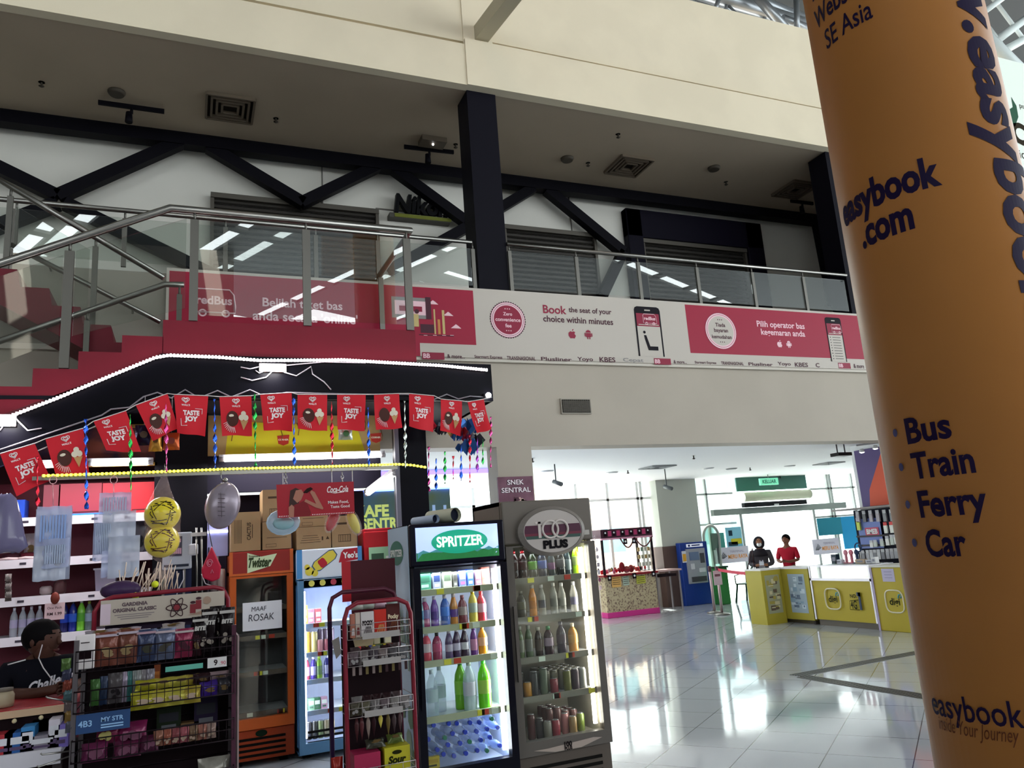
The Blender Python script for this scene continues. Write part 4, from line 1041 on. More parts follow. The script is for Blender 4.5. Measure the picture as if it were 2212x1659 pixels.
def can(loc, col, label, group=None, h=.122, r=.0325, band=None):
    t = thing('drink_can', label, 'can', loc, random.random(), group); k = h/.12; t.scale = (r/.033, r/.033, k)
    prt('can_body', lathe_me('can_body', [(.024, 0), (.033, .008), (.033, .108), (.027, .119)]), col, t)
    prt('lid', lathe_me('can_lid', [(.027, .118), (.0275, .121), (.025, .1205)]), mat('d2d2d4', .25, metal=.8), t)
    return t
def carton(loc, w_, d_, h_, col, label, group=None, name='drink_carton', cat='carton', mark=None, s=None, ink='ffffff', rz=0):
    t = thing(name, label, cat, loc, rz, group)
    B().box(-w_/2, w_/2, 0, d_, 0, h_).build('box_body', mat(col, .45), t)
    b = B(); rect(b, (0, 0, h_*.62), XA, ZA, w_*.8, h_*.34, 0, .001); rect(b, (0, 0, h_*.25), XA, ZA, w_*.6, h_*.16, 1, .001)
    if s: txt(b, s, (0, 0, h_*.62), XA, ZA, w=w_*.74, bold=.05, mi=1, lift=.003)
    b.build('print', [mat(mark or 'ffffff', .5), mat(ink, .5)], t)
    return t
def lm(c, r=.15): return mat(c, r, spec=.5, coat=.3)
def xat(px, py, Y): return pY(px, py, Y).x

# Spritzer-sign cooler, row by row (top to bottom)
YS = SY+.12
z = 1.457
for px, w_, h_, c1, mk, ink, l in ((918, .085, .125, '3f7a66', '2a5a4a', 'a9d8c0', 'green carton at the left end of the top shelf'), (944, .055, .12, '8a90a8', '2a3a6a', 'e8e8f0', 'white and navy carton second on the top shelf'), (967, .06, .12, 'a9b0a0', '5a6a58', 'e0e8d8', 'pale green carton third on the top shelf'),
                                   (984, .03, .11, '6a6a66', '4a4a48', 'aaaaaa', 'narrow grey carton in the middle of the top shelf'), (1000, .05, .12, '6a78c8', 'b0a8e8', 'c86a9a', 'violet carton with a pink foot on the top shelf'), (1017, .045, .12, '4a70c8', '8ab0f0', 'e0e0ff', 'blue carton with a round mark on the top shelf'),
                                   (1034, .045, .11, '8a6a78', 'b0a0a8', 'd8c8cc', 'mauve carton second from the right on the top shelf'), (1050, .06, .125, '9a5a50', 'c8a8a0', 'e8c8c0', 'reddish brown carton at the right end of the top shelf')):
    carton((xat(px, 1260, YS), YS, z), w_, .07, h_, c1, l+' of the dark cooler', mark=mk, ink=ink)
z = 1.217
for px, k, liq, lb, cp, h_, l in ((908, 'pet', '9ac8d8', '4a9ad0', 'e8f4f8', .19, 'pale blue bottle at the left end'), (918, 'pet', 'b0407a', '8a7ab8', 'd8c8d8', .195, 'pink bottle with a violet label'), (939, 'curvy', '7a4ab8', '5a3a9a', 'e0d0e8', .20, 'violet bottle with a white cap'), (962, 'pet', '3a6ac8', '4a8af0', 'e8e0e8', .205, 'bright blue bottle'),
                                  (981, 'curvy', 'd89048', '6a4a9a', 'f0e0d8', .205, 'orange bottle with a violet label'), (1000, 'pet', '7a3a4a', 'a89898', '9a5a68', .19, 'dark red bottle with a grey label'), (1023, 'pet', 'd8c85a', 'b8c8b8', 'e8c830', .22, 'yellow bottle with a yellow cap'), (1041, 'pet', 'c83a4a', 'd8a8b8', 'c8303a', .205, 'red bottle at the right end')):
    bottle(k, (xat(px, 1330, YS), YS, z), lm(liq), lm(lb), lm(cp), l+' of the second shelf, dark cooler', h=h_, r=.9)
z = 1.002
for px, k, liq, lb, cp, h_, l in ((922, 'pet', 'e0405a', 'e8d0d8', 'f0f0f4', .19, 'pink bottle with a white cap at the left end'), (945, 'pet', 'a02a5a', 'c84a7a', '2a2a30', .18, 'dark pink bottle with a black cap'), (971, 'curvy', '5a4a78', 'c8c0d8', 'd8d8e8', .185, 'dark violet bottle, left of three'), (988, 'curvy', '4a3a60', 'd0c8e0', 'e8e8f0', .19, 'dark violet bottle, middle of three'),
                                  (1005, 'curvy', '3a3048', 'd8d8e0', 'e0e0e8', .19, 'dark violet bottle, right of three'), (1025, 'slim', '6a3a8a', 'c88ab0', '6a3a9a', .19, 'purple bottle with a pink label'), (1044, 'pet', 'e89a2a', 'f0b890', 'f0a020', .19, 'orange bottle at the right end')):
    bottle(k, (xat(px, 1412, YS), YS, z), lm(liq), lm(lb), lm(cp), l+' of the third shelf, dark cooler', h=h_, r=.9)
z = .657
WATER = clear('b8d0e0', .35, .1); 
bottle('big', (xat(935, 1530, YS), YS, z), WATER, clear('d0e4e8', .5), lm('d8e8f0'), 'large clear water bottle on the fourth shelf, front left', h=.29)
bottle('big', (xat(952, 1530, YS+.12), YS+.12, z), WATER, clear('a8c8c0', .5), lm('e0ece8'), 'large clear water bottle standing behind another on the fourth shelf', h=.29)
bottle('big', (xat(998, 1530, YS+.1), YS+.1, z), lm('7ac82a'), lm('9ae04a'), lm('3a9a3a'), 'large lime green bottle behind the clear labelled one', h=.31)
bottle('big', (xat(1017, 1530, YS), YS, z), clear('c8dce0', .6, .1), lm('dcdcec'), lm('b8c8b0'), 'large clear bottle with a white label in the dark cooler', h=.315)
bottle('big', (xat(1049, 1530, YS), YS, z), lm('6ad81a'), lm('a8d85a'), lm('4ad83a'), 'large lime green bottle at the right end of the fourth shelf', h=.315)
# heap of water bottles lying with caps to the front
random.seed(5)
CAPB, CAPG = lm('2a44c8'), lm('3a8a6a'); n = 0
cl = clear('9ab4e8', .45, .12)
for r_ in range(4):
    for i in range(7):
        x = SX0+.10+i*.077+(.035 if r_ % 2 else 0)+random.uniform(-.008, .008); z = .385+r_*.062+random.uniform(-.006, .006)
        if x > SX1-.11: continue
        t = bottle('slim', (x, SY+.27, z+.028), cl, None, CAPG if (i+r_*2) % 6 == 5 else CAPB, ORD[i]+' water bottle from the left, '+ORD[r_]+' row from the bottom of the heap', 'water bottles heaped at the bottom of the dark cooler')
        t.rotation_euler = (R(90+random.uniform(-3, 3)), 0, R(random.uniform(-4, 4)))
carton((1.455, SY+.025, .365), .1, .03, .07, 'c8b03a', 'yellow packet at the bottom left corner of the dark cooler', name='snack_packet', cat='packet', mark='b89a2a', ink='3a3a20')

# grey cooler
YH = HY+.13; z = 1.472
for px, k, liq, lb, cp, h_, l in ((1112, 'pet', '2a1414', '3a1a1c', 'a02028', .21, 'dark cola bottle at the left end'), (1131, 'pet', '2a1414', '40181c', 'a02028', .21, 'dark cola bottle second from the left'), (1152, 'pet', '24301c', '5a9a2a', '2a2a2a', .20, 'dark bottle with a green label'), (1173, 'pet', '1c2438', '2a4a9a', '202838', .20, 'dark bottle with a blue label'),
                                  (1193, 'curvy', '1e3038', '6a3a6a', '283838', .20, 'dark teal bottle'), (1213, 'pet', '141618', '5a5a5c', '1a1a1c', .20, 'black bottle with a grey label'), (1228, 'slim', '22363c', '7a8a8e', '182c38', .20, 'slim dark bottle with a pale label'), (1248, 'pet', '9ac820', '8a9a5a', 'a8d020', .22, 'lime green bottle at the right end')):
    bottle(k, (xat(px, 1243, YH), YH, z), lm(liq), lm(lb), lm(cp), l+' of the top shelf in the grey cooler', h=h_, r=.95)
z = 1.202; CLG = clear('c8c4b8', .5, .1)
for px, k, liq, lb, cp, h_, l in ((1128, 'pet', '5a5248', '7a7460', '8a8478', .19, 'brown grey bottle at the left end'), (1153, 'curvy', 'e08a20', 'c87818', 'd8d0c0', .225, 'orange drink bottle'), (1173, 'curvy', None, '5a5860', 'd0ccc4', .22, 'clear bottle with a dark label'), (1199, 'curvy', None, '8a887e', 'e0dcd0', .225, 'clear bottle with a spotted label'),
                                  (1217, 'curvy', None, 'a8a498', 'e0dcd4', .22, 'clear bottle second from the right'), (1243, 'curvy', None, '8a86a0', 'e0dcd8', .22, 'clear bottle with a violet label at the right end')):
    bottle(k, (xat(px, 1330, YH), YH, z), lm(liq) if liq else CLG, lm(lb), lm(cp), l+' of the second shelf, grey cooler', h=h_, r=.95)
z = .927
for px, k, liq, lb, cp, h_, l in ((1126, 'slim', '6a7a52', '8a8a7a', 'b8b8a8', .22, 'green grey bottle at the left end'), (1145, 'slim', '5a6a4a', '7a7a70', 'a8a898', .22, 'green grey bottle second from the left'), (1166, 'slim', '3a2a24', '5a4a40', 'c8c0b0', .2, 'slim brown bottle'), (1188, 'pet', '3a1c28', 'a890a0', '2a8a4a', .2, 'dark grape bottle with a green cap'),
                                  (1216, 'pet', '2c2034', '3a2a40', '28202c', .22, 'dark purple bottle'), (1241, 'pet', 'c88a38', 'd8a050', 'd8c8a0', .2, 'amber bottle at the right')):
    bottle(k, (xat(px, 1420, YH), YH, z), lm(liq), lm(lb), lm(cp), l+' of the third shelf in the grey cooler', h=h_, r=1)
z = .667; i = 0
for px, h_, c_, l in ((1130, .16, '4a4238', 'tall dark can'), (1138, .10, 'c88a2a', 'short orange can'), (1153, .165, '3a3838', 'tall black can'), (1174, .18, '5a6450', 'tall green grey can'), (1196, .10, '8a2a38', 'short red can'), (1225, .14, '6a6a30', 'olive can'), (1243, .145, '4a3a44', 'dark violet can'), (1258, .145, '8a8a84', 'silver can')):
    can((xat(px, 1500, YH), YH-.02+(.05 if px == 1130 else 0), z), lm(c_, .25), l+' on the fourth shelf of the grey cooler', h=h_, r=.03)
G_ = 'silver topped cans in rows behind the front cans of the grey cooler'
for r_ in range(1, 5):
    for q in range(5):
        can((2.42+q*.062, YH+.0+r_*.075, z), lm('7a7462', .25), ORD[q]+' can from the left in row '+ORD[r_-1]+' behind the front cans, grey cooler fourth shelf', G_, h=.14, r=.029)
z = .372
for px, h_, c_, l, dy in ((1180, .12, '8a8478', 'silver can', 0), (1198, .12, '9a3040', 'red can', 0), (1218, .14, 'b87a78', 'tall pink can', .06), (1235, .12, 'a8875a', 'gold can', .02), (1252, .125, '6a7a3a', 'olive green can', .06), (1145, .17, '5a2c2e', 'tall dark red can', .06), (1163, .14, '3c3234', 'dark can', .04)):
    can((xat(px, 1580, YH+dy), YH+dy-.03, z), lm(c_, .25), l+' at the bottom of the grey cooler', h=h_, r=.029)
G_ = 'cans standing in the back rows at the bottom of the grey cooler'
for q in range(4):
    for r_ in range(3): can((2.44+q*.065, YH+.12+r_*.07, z), lm('6c4a48', .25), ORD[q]+' can from the left in back row '+ORD[r_]+' at the bottom of the grey cooler', G_, h=.17 if q < 2 else .14, r=.029)

# blue cooler
YU = BY+.13; z = 1.142
for px, w_, h_, c_, mk, l in ((659, .05, .17, 'e0a84a', 'e8c070', 'orange carton'), (672, .055, .13, 'd8788a', 'f0d0d8', 'pink carton, left one'), (688, .055, .13, 'd8707a', 'f0c8c8', 'pink carton, right one')):
    carton((xat(px, 1350, YU), YU, z), w_, .06, h_, c_, l+' on the top shelf of the blue cooler', mark=mk, ink='ffffff')
z = .887
for px, h_, c_, l in ((664, .19, 'd8b04a', 'tall yellow can at the left'), (679, .185, 'd8c88a', 'tall cream can'), (691, .11, 'd09098', 'short pink can, left one'), (707, .11, 'd07888', 'short pink can, right one')):
    can((xat(px, 1410, YU), YU, z), lm(c_, .25), l+' on the second shelf of the blue cooler', h=h_, r=.032)
for i, px in enumerate((693, 704, 716)): can((xat(px, 1400, YU+.15), YU+.15, z), lm('6a5a70', .25), ORD[i]+' tall mauve can from the left in the back row of the blue cooler', 'tall mauve cans in the back row of the blue cooler', h=.19, r=.03)
z = .652
for px, liq, lb, cp, l in ((663, 'c8506a', 'e8c0d0', 'f0e0e8', 'pink bottle'), (678, '4a3a9a', 'b8b0e8', 'e0e0f8', 'violet bottle'), (690, '8ab83a', '6a8a5a', 'a8d040', 'green bottle'), (707, '4a4a9a', 'c0c0e8', 'e0e0f8', 'blue violet bottle')):
    bottle('slim', (xat(px, 1475, YU), YU, z), lm(liq), lm(lb), lm(cp), l+' on the third shelf of the blue cooler', h=.2, r=1)
z = .387
for px, c_, l in ((673, '8ab898', 'pale green tub'), (686, '4a7a5a', 'dark green tub'), (701, 'c8a0b8', 'pink tub')): carton((xat(px, 1540, YU), YU, z), .055, .06, .10, c_, l+' on the fourth shelf of the blue cooler', mark='e8f0e8', ink='5a7a6a')
z = .142
for i, px in enumerate((668, 681, 693, 706, 717)):
    can((xat(px, 1600, YU), YU, z), lm(('2a2a34', '3a3a3a', '8a9a6a', 'b8a88a', 'c8b88a')[i], .25), ('black', 'dark grey', 'olive', 'beige', 'cream')[i]+' slim can on the bottom shelf of the blue cooler', h=.15, r=.028)

# cardboard boxes on top of the coolers
CB = mat('a68a66', .7, noise=.1, nscale=4); CBI = mat('4a3a2c', .7)
def cbox(x0, x1, z0, z1, y, d_, label, kind=0):
    a = V((x0, y, z0)); t = thing('cardboard_box', label, 'box', ((x0+x1)/2, y+d_/2, z0))
    B().box(x0, x1, y, y+d_, z0, z1).build('carton_body', CB, t, w=True)
    b = B(); w_ = x1-x0; h_ = z1-z0; cx_ = (x0+x1)/2; cz_ = (z0+z1)/2
    if kind == 0:
        for i in range(6): rect(b, (x0+.03+i*.012, y, cz_), XA, ZA, .004, h_*.6, 0)
        txt(b, 'CACTUS', (cx_+w_*.1, y, cz_), ZA, -XA, w=h_*.45, h=.035, bold=.03, lift=.002); rect(b, (cx_+w_*.22, y, cz_), XA, ZA, .006, h_*.35, 0)
    elif kind == 1:
        rect(b, (cx_, y, z0+h_*.42), XA, ZA, w_*.7, .004, 0); rect(b, (x0+w_*.3, y, z0+h_*.14), XA, ZA, w_*.36, .03, 0); rect(b, (x0+w_*.3, y, z0+h_*.14), XA, ZA, w_*.34, .024, 1, .002); rect(b, (cx_, y, z0+h_*.6), XA, ZA, .008, .03, 0)
    elif kind == 2:
        for i in range(4): rect(b, (x0+w_*.4, y, z0+h_*(.3+i*.1)), XA, ZA, w_*(.6-.06*i), .004, 0)
        rect(b, (x0+w_*.75, y, z0+h_*.45), XA, ZA, .014, .035, 0); poly(b, (x0+w_*.9, y, z0+h_*.45), XA, ZA, [(-.016, -.01), (.016, -.01), (0, .02)], 0)
    else:
        rect(b, (x0+w_*.5, y, z0+h_*.28), XA, ZA, w_*.5, .07, 0)
        for i in range(14): rect(b, (x0+w_*(.28+.033*i), y, z0+h_*.28), XA, ZA, .004+.003*(i % 3 == 0), .06, 1, .002)
        rect(b, (x0+w_*.4, y, z0+h_*.75), XA, ZA, w_*.4, .02, 0)
    b.build('print', [CBI, CB], t, w=True)
cbox(.36, .62, 1.845, 2.20, 7.62, .35, 'cardboard box with upright lettering on the orange cooler', 0)
cbox(.635, .895, 1.845, 2.10, 7.62, .35, 'lower cardboard box on the right half of the orange cooler', 1)
cbox(.64, .885, 2.105, 2.40, 7.64, .33, 'upper cardboard box on the right half of the orange cooler', 4)
cbox(.94, 1.26, 1.825, 2.03, 7.60, .35, 'wide cardboard box with printed lines on the blue cooler', 2)
cbox(1.27, 1.51, 1.825, 2.12, 7.60, .35, 'cardboard box with a barcode on the blue cooler', 3)
cbox(.96, 1.24, 2.035, 2.22, 7.62, .33, 'cardboard box behind the red hanging sign', 1)
# cafe sign behind the shop and rolled posters
a = pY(775, 1060, 9.6); c = pY(976, 1145, 9.6)
T = thing('cafe_sign', 'green cafe sign board with bottle pictures behind the black column', 'sign', ((a.x+c.x)/2, 9.6, c.z))
B().box(a.x-.05, a.x, 9.62, 9.66, 0, c.z-.4).box(c.x-.1, c.x-.05, 9.62, 9.66, 0, c.z-.4).build('post', DARK, T, w=True); B().box(a.x-.1, c.x, 9.6, 9.65, c.z-.5, a.z-.0).build('board', mat('5a6a3c', .5, emit=.12, col2='4a6a78', nscale=1.5), T, w=True)
B().box(a.x-.1, c.x, 9.57, 9.6, a.z-.02, a.z+.0).build('light_edge', mat('8ab0ff', .4, emit=5, ecol='5a78ff'), T, w=True)
b = B(); q = pY(804, 1104, 9.6); txt(b, 'KAFE', q, XA, ZA, w=.42, h=.15, bold=.04, lift=.005); q = pY(834, 1130, 9.6); txt(b, 'SENTRAL', q, XA, ZA, w=.62, h=.14, bold=.04, lift=.005); b.build('lettering', mat('c8d878', .4, emit=.35), T, w=True)
b = B()
for px in (920, 938, 962):
    q = pY(px, 1118, 9.6); poly(b, q, XA, ZA, [(-.06, -.22), (.06, -.22), (.06, .0), (.02, .1), (.02, .16), (-.02, .16), (-.02, .1), (-.06, .0)], 0, .004)
b.build('bottle_pictures', mat('9ab8e0', .4, emit=.3), T, w=True)
for (x0, y0, x1, y1, r_, cm, l) in ((895, 1142, 942, 1126, .03, 'b8c8e0', 'pale blue rolled poster lying on the dark cooler'), (930, 1135, 985, 1117, .05, 'c8c8b0', 'cream rolled poster lying on the dark cooler')):
    a = pY(x0, y0, SY+.4); c = pY(x1, y1, SY+.12); a.z = c.z = 1.905+r_
    t = thing('rolled_poster', l, 'poster', tuple(a)); b = B(); b.tube([a, c], r_, 18, caps=False); b.tube([c, a], r_*.93, 18, caps=False)
    d = (c-a).normalized(); b.build('roll', mat(cm, .5), t, w=True)
    B().tube([a, c-d*.03], r_*.9, 14).build('inner_layer', mat('1c2030', .7), t, w=True)
# ================================================================ YELLOW COLUMN
CC = V((2.91, 2.12, 0)); CR = .35
T = thing('column', 'big round yellow wrapped column with travel booking lettering', 'column', (CC.x, CC.y, 0))
b = B(); b.lathe([(CR, 0), (CR, 14)], (CC.x, CC.y, 0), 72); b.build('shaft', mat('b07438', .36, noise=.08, nscale=.8, bump=.03), T, w=True)
B().lathe([(CR+.012, 0), (CR+.012, .12), (CR, .13)], (CC.x, CC.y, 0), 48).build('base_ring', STEEL, T, w=True)
NAVY = mat('1c1230', .45)
def ctxt(s, th0, z, h=None, w=None, bold=.02, m=NAVY, shear=0, al='l', nm='lettering', yscale=1):
    b = B(); vs, fs, (x0, x1, y0, y1) = text_geo(s, bold, shear, 1.0)
    kx = w/(x1-x0) if w else h; vs, fs = slice_geo(vs, fs, 0, .02/kx); kz = h if h else kx
    rr_ = CR+.0025
    out = []
    for p_ in vs:
        x = (p_.x-x0)*kx; an = R(th0)+x/CR; out.append((CC.x+rr_*math.cos(an), CC.y+rr_*math.sin(an), z+p_.y*kz))
    b.add(out, fs, 0); return b.build(nm, m, T, w=True)
ctxt('Biggest Bus', 160, 4.02, h=.125, w=.42, bold=.01); ctxt('Website in', 158.5, 3.88, h=.13, w=.37, bold=.02); ctxt('SE Asia', 167, 3.745, h=.13, w=.235, bold=.01)
ctxt('easybook', 149, 2.955, h=.17, w=.468, bold=.04); ctxt('.com', 168.3, 2.81, h=.17, w=.232, bold=.04)
for s, z, w_ in (('Bus', 1.985, .172), ('Train', 1.85, .225), ('Ferry', 1.705, .24), ('Car', 1.56, .150)):
    ctxt(s, 176.6, z, h=.135, w=w_, bold=.03)
    b = B(); a0 = R(167.5); b.add([(CC.x+(CR+.003)*math.cos(a0+.013/CR*math.cos(t_)), CC.y+(CR+.003)*math.sin(a0+.013/CR*math.cos(t_)), z+.05+.016*math.sin(t_)) for t_ in [2*PI*i/14 for i in range(14)]], [tuple(range(14))]); b.build('bullet', mat('2a2a5a', .5), T, w=True)
ctxt('easybook.', 156, .985, h=.12, w=.36, bold=.01); ctxt('inside Your Journey', 160, .935, h=.07, w=.30, bold=0, shear=.35, m=mat('5a2a12', .5))
b = B(); vs, fs, bb = text_geo('www.easybook.com', .035, 0, 1.0); k = .305; vs, fs = slice_geo(vs, fs, 1, .06)
for i, p_ in enumerate([0]):
    out = [(CC.x+(CR+.0025)*math.cos(R(260)+q.y*k/CR), CC.y+(CR+.0025)*math.sin(R(260)+q.y*k/CR), 4.34-(q.x-bb[0])*k*1.02) for q in vs]
    b.add(out, fs, 0)
b.build('vertical_lettering', NAVY, T, w=True)

# wall sign at the far right
T = thing('wall_sign', 'pale green wall sign with a dark leaf at the right edge', 'sign', (15.6, 8.8, 7.6))
B().box(14.3, 17.5, 8.72, 8.84, 7.4, 10.6).build('board', mat('e6efe4', .4), T, w=True)
b = B(); q = pY(2184, 240, 8.72); poly(b, q, XA, ZA, [(.0, -.35), (.18, -.1), (.2, .15), (.1, .33), (.08, .1), (-.1, .0), (-.12, -.2)], 0, .004)
b.build('leaf', mat('24503a', .4), T, w=True)
b = B(); q = pY(2196, 288, 8.72); txt(b, 'o', q-V((.42, 0, 0)), XA, ZA, h=.42, bold=.05, lift=.004); txt(b, 'Co', q+V((.25, 0, 0)), XA, ZA, h=.5, bold=.05, lift=.004); q = pY(2202, 336, 8.72); txt(b, 'picture', q+V((.25, 0, 0)), XA, ZA, w=.75, lift=.004)
q = pY(2206, 232, 8.72); txt(b, 'pure', q+V((.1, 0, 0)), XA, ZA, w=.3, lift=.004); b.build('lettering', mat('2c2418', .4), T, w=True)

# ================================================================ PEOPLE
def person(label, loc, rz, H, skinc, topc, legc, hair, arms='down', sit=False, mask=None, hoodie=False, neck=0, turn=0, lift=0):
    """standing or seated figure facing -Y before turning by rz; H is standing height"""
    t = thing('person', label, 'person', loc, rz); s = H/1.7
    P = lambda x, y, z: (V((x*s, y*s, z*s)))
    sk = mat(skinc, .55); dz = -.42 if sit else 0
    sh, ch, nk, hd = 1.40+dz, 1.2+dz, 1.46+dz, 1.58+dz-neck
    def am(sx):
        if arms == 'down': return [((sx*.19, 0, sh), .05), ((sx*.24, .02, 1.15+dz), .042), ((sx*.24, -.06, .9+dz), .033), ((sx*.24, -.09, .82+dz), .025)]
        return [((sx*.19, 0, sh), .055), ((sx*.25, -.03, 1.15+dz+lift*.8), .046), ((sx*.10, -.26, 1.12+dz+lift), .036), ((sx*.03, -.33, 1.14+dz+lift), .027)]
    body = [(P(0, 0, .95+dz), (.15*s, .11*s)), (P(0, 0, ch-.05), (.14*s, .10*s)), (P(0, 0, sh-.04), (.13*s, .09*s)), (P(0, 0, nk), (.055*s, .055*s)), (P(0, -.01, nk+.06-neck), (.058*s, .058*s)), (P(0, -.015, hd), (.075*s, .09*s)), (P(0, -.015, hd+.07), (.07*s, .085*s))]
    ed = [(0, 1), (1, 2), (2, 3), (3, 4), (4, 5), (5, 6)]
    for sx in (-1, 1):
        q = am(sx); i0 = len(body); body += [(P(*c_), r_*s) for c_, r_ in q]; ed += [(2, i0), (i0, i0+1), (i0+1, i0+2), (i0+2, i0+3)]
        h0 = V(q[3][0]); d = (h0-V(q[2][0])).normalized(); i3 = i0+3
        for k in range(4):
            i1 = len(body); off = V((0, 0, .02*(1.5-k))) if arms != 'down' else V((0, .02*(1.5-k), 0))
            body += [(P(*(h0+d*.035+off)), .009*s), (P(*(h0+d*.075+off*1.1+V((0, 0, -.012)))), .007*s)]; ed += [(i3, i1), (i1, i1+1)]
        i1 = len(body); body += [(P(*(h0+V((-sx*.03, -.02, .02)))), .010*s)]; ed += [(i3, i1)]
    if sit: legs = [((.10, 0, .90+dz), .075), ((.12, -.42, .50), .06), ((.12, -.40, .08), .038), ((.12, -.52, .04), .03)]
    else: legs = [((.10, 0, .88), .08), ((.11, -.02, .48), .055), ((.11, .02, .08), .035), ((.12, -.12, .035), .032)]
    for sx in (-1, 1):
        i0 = len(body); body += [(P(sx*c_[0], c_[1], c_[2]), r_*s) for c_, r_ in legs]; ed += [(0, i0), (i0, i0+1), (i0+1, i0+2), (i0+2, i0+3)]
    skin('body', body, ed, sk, t)
    # clothes
    tp = [(P(0, 0, .92+dz), (.175*s, .135*s)), (P(0, 0, ch-.05), (.165*s, .125*s)), (P(0, 0, sh-.03), (.155*s, .11*s)), (P(0, 0, nk-.01), (.065*s, .065*s))]
    te = [(0, 1), (1, 2), (2, 3)]
    for sx in (-1, 1):
        q = am(sx); i0 = len(tp); n_ = 3 if hoodie else 2
        tp += [(P(*q[0][0]), .07*s), (P(*q[1][0]), .062*s)]; te += [(2, i0), (i0, i0+1)]
        if hoodie: tp += [(P(*q[2][0]), .05*s)]; te += [(i0+1, i0+2)]
    skin('shirt', tp, te, mat(topc, .8), t)
    lg = [(P(0, 0, .93+dz), (.15*s, .12*s))]; le = []
    for sx in (-1, 1):
        i0 = len(lg); lg += [(P(sx*legs[0][0][0], legs[0][0][1], legs[0][0][2]), .095*s), (P(sx*legs[1][0][0], legs[1][0][1], legs[1][0][2]), .072*s), (P(sx*legs[2][0][0], legs[2][0][1], legs[2][0][2]+.02), .055*s)]; le += [(0, i0), (i0, i0+1), (i0+1, i0+2)]
    skin('trousers', lg, le, mat(legc, .8), t)
    B().ball(P(0, .005, hd+.055), .108*s, 16, 0, .86, 1.0, .98).build('head_shape', sk, t)
    hb = B()
    if hair == 'scarf': hb.ball(P(0, .02, hd+.03), .135*s, 16, 0, .95, 1, 1.12); hb.lathe([(.19*s, 0), (.17*s, .06*s), (.10*s, .16*s)], P(0, 0, sh-.08), 16)
    else: hb.ball(P(0, .022, hd+.075), .115*s, 16, 0, .9, 1.02, .93)
    hc = {'scarf': '2e2a30', 'black': '0c0a0c'}.get(hair, hair)
    hb.build('headscarf' if hair == 'scarf' else 'hair', mat(hc, .7, bump=.2, nscale=60), t)
    if hair == 'scarf': B().ball(P(0, -.055, hd+.04), .088*s, 14, 0, .85, .9, 1.1).build('face', sk, t)
    f = B(); yf = -.10 if hair != 'scarf' else -.128
    f.tube([P(0, yf, hd+.065), P(0, yf-.016, hd+.03), P(0, yf-.004, hd+.02)], [.007*s, .013*s, .010*s], 8); f.build('nose', sk, t)
    for sx in (-1, 1):
        B().ball(P(sx*.034, yf+.016, hd+.065), .012*s, 8, 0, 1.2, .6, .6).build('eye', mat('181214', .3), t)
        B().bar(P(sx*.018, yf+.006, hd+.088), P(sx*.052, yf+.022, hd+.088), .008*s, .007*s).build('eyebrow', mat('120c0c', .7), t)
        if hair != 'scarf': B().ball(P(sx*.093, .005, hd+.045), .024*s, 8, 0, .35, .7, 1.2).build('ear', sk, t)
    if not mask: B().tube([P(-.022, yf+.012, hd-.014), P(0, yf+.002, hd-.016), P(.022, yf+.012, hd-.014)], .007*s, 6).build('mouth', mat('5c2c2a', .5), t)
    else: B().ball(P(0, yf+.025, hd-.002), .056*s, 12, 0, 1, .8, .9).build('face_mask', mat(mask, .6), t)
    if turn:
        for ch_ in t.children:
            if ch_.name.split('.')[0] in ('head_shape', 'hair', 'headscarf', 'face', 'nose', 'eye', 'eyebrow', 'ear', 'mouth', 'face_mask'): ch_.rotation_euler = (0, 0, turn)
    return t, P
c = pY(1643, 1200, 13.0)
t, P = person('person in a dark hooded top and white face mask looking at a phone', (c.x, 13.0, 0), R(-40), 1.52, '9a6a50', '4a464c', '2a2a34', 'scarf', arms='front', mask='f2f2f4', hoodie=True)
B().box(*(sorted((P(-.05, 0, 0).x, P(.05, 0, 0).x))), P(0, -.40, 0).y, P(0, -.35, 0).y, P(0, 0, 1.12).z, P(0, 0, 1.2).z).build('phone', mat('e0e4f0', .3), t)
b = B(); txt(b, 'M', P(0, -.128, 1.18), XA, ZA, w=.08, bold=.05); rect(b, P(0, -.13, 1.08), XA, ZA, .12, .03); b.build('chest_print', mat('c8c8d8', .5), t)
bt_ = thing('shoulder_bag', 'dark red shoulder bag carried by the person at the doors', 'bag', (c.x-.40, 12.86, .72))
B().prism([(-.13, -.05, 0), (.13, -.05, 0), (.11, -.05, .22), (-.11, -.05, .22)], (0, .1, 0)).build('bag_body', mat('5c2028', .5), bt_)
B().tube([(-.1, 0, .21), (-.0, .0, .42), (.18, .1, .62), (.1, .02, .21)], .01, 6).build('strap', mat('3a1418', .5), bt_)
c = pY(1738, 1195, 12.9)
person('person in a red top behind the yellow poster cabinets', (c.x, 13.4, 0), R(-60), 1.52, '8a5a48', 'c42038', '2a2a30', 'black', arms='front')

# ================================================================ HALL FURNITURE
DY = mat('b9a530', .45); DYW = mat('e8e4d8', .4); DINK = mat('2a2c14', .5)
UX = V((0, -1, 0))
def digi(b, y, z, r, m0=0, m1=1):
    pts = []
    for i in range(28):
        t_ = 2*PI*i/28; cx_ = abs(math.cos(t_))**.55*math.copysign(1, math.cos(t_)); sy = abs(math.sin(t_))**.55*math.copysign(1, math.sin(t_)); pts.append(V((10.195, y-cx_*r, z+sy*r)))
    b.tube(pts, .012, 6, m0, closed=True)
    txt(b, 'digi', (10.2, y, z-.02), UX, ZA, w=r*1.15, bold=.02, mi=m1, lift=.004)
    b.tube([(10.195, y-r*.45, z+r*.3), (10.195, y-r*.55, z+r*.6), (10.195, y-r*.85, z+r*.62)], .010, 5, 2); b.tube([(10.195, y-r*.75, z+r*.3), (10.195, y-r*.8, z+r*.5)], .010, 5, 2)
DM = [mat('e8e0c0', .4), DINK, mat('5ab0c0', .4), mat('2a3a58', .4)]
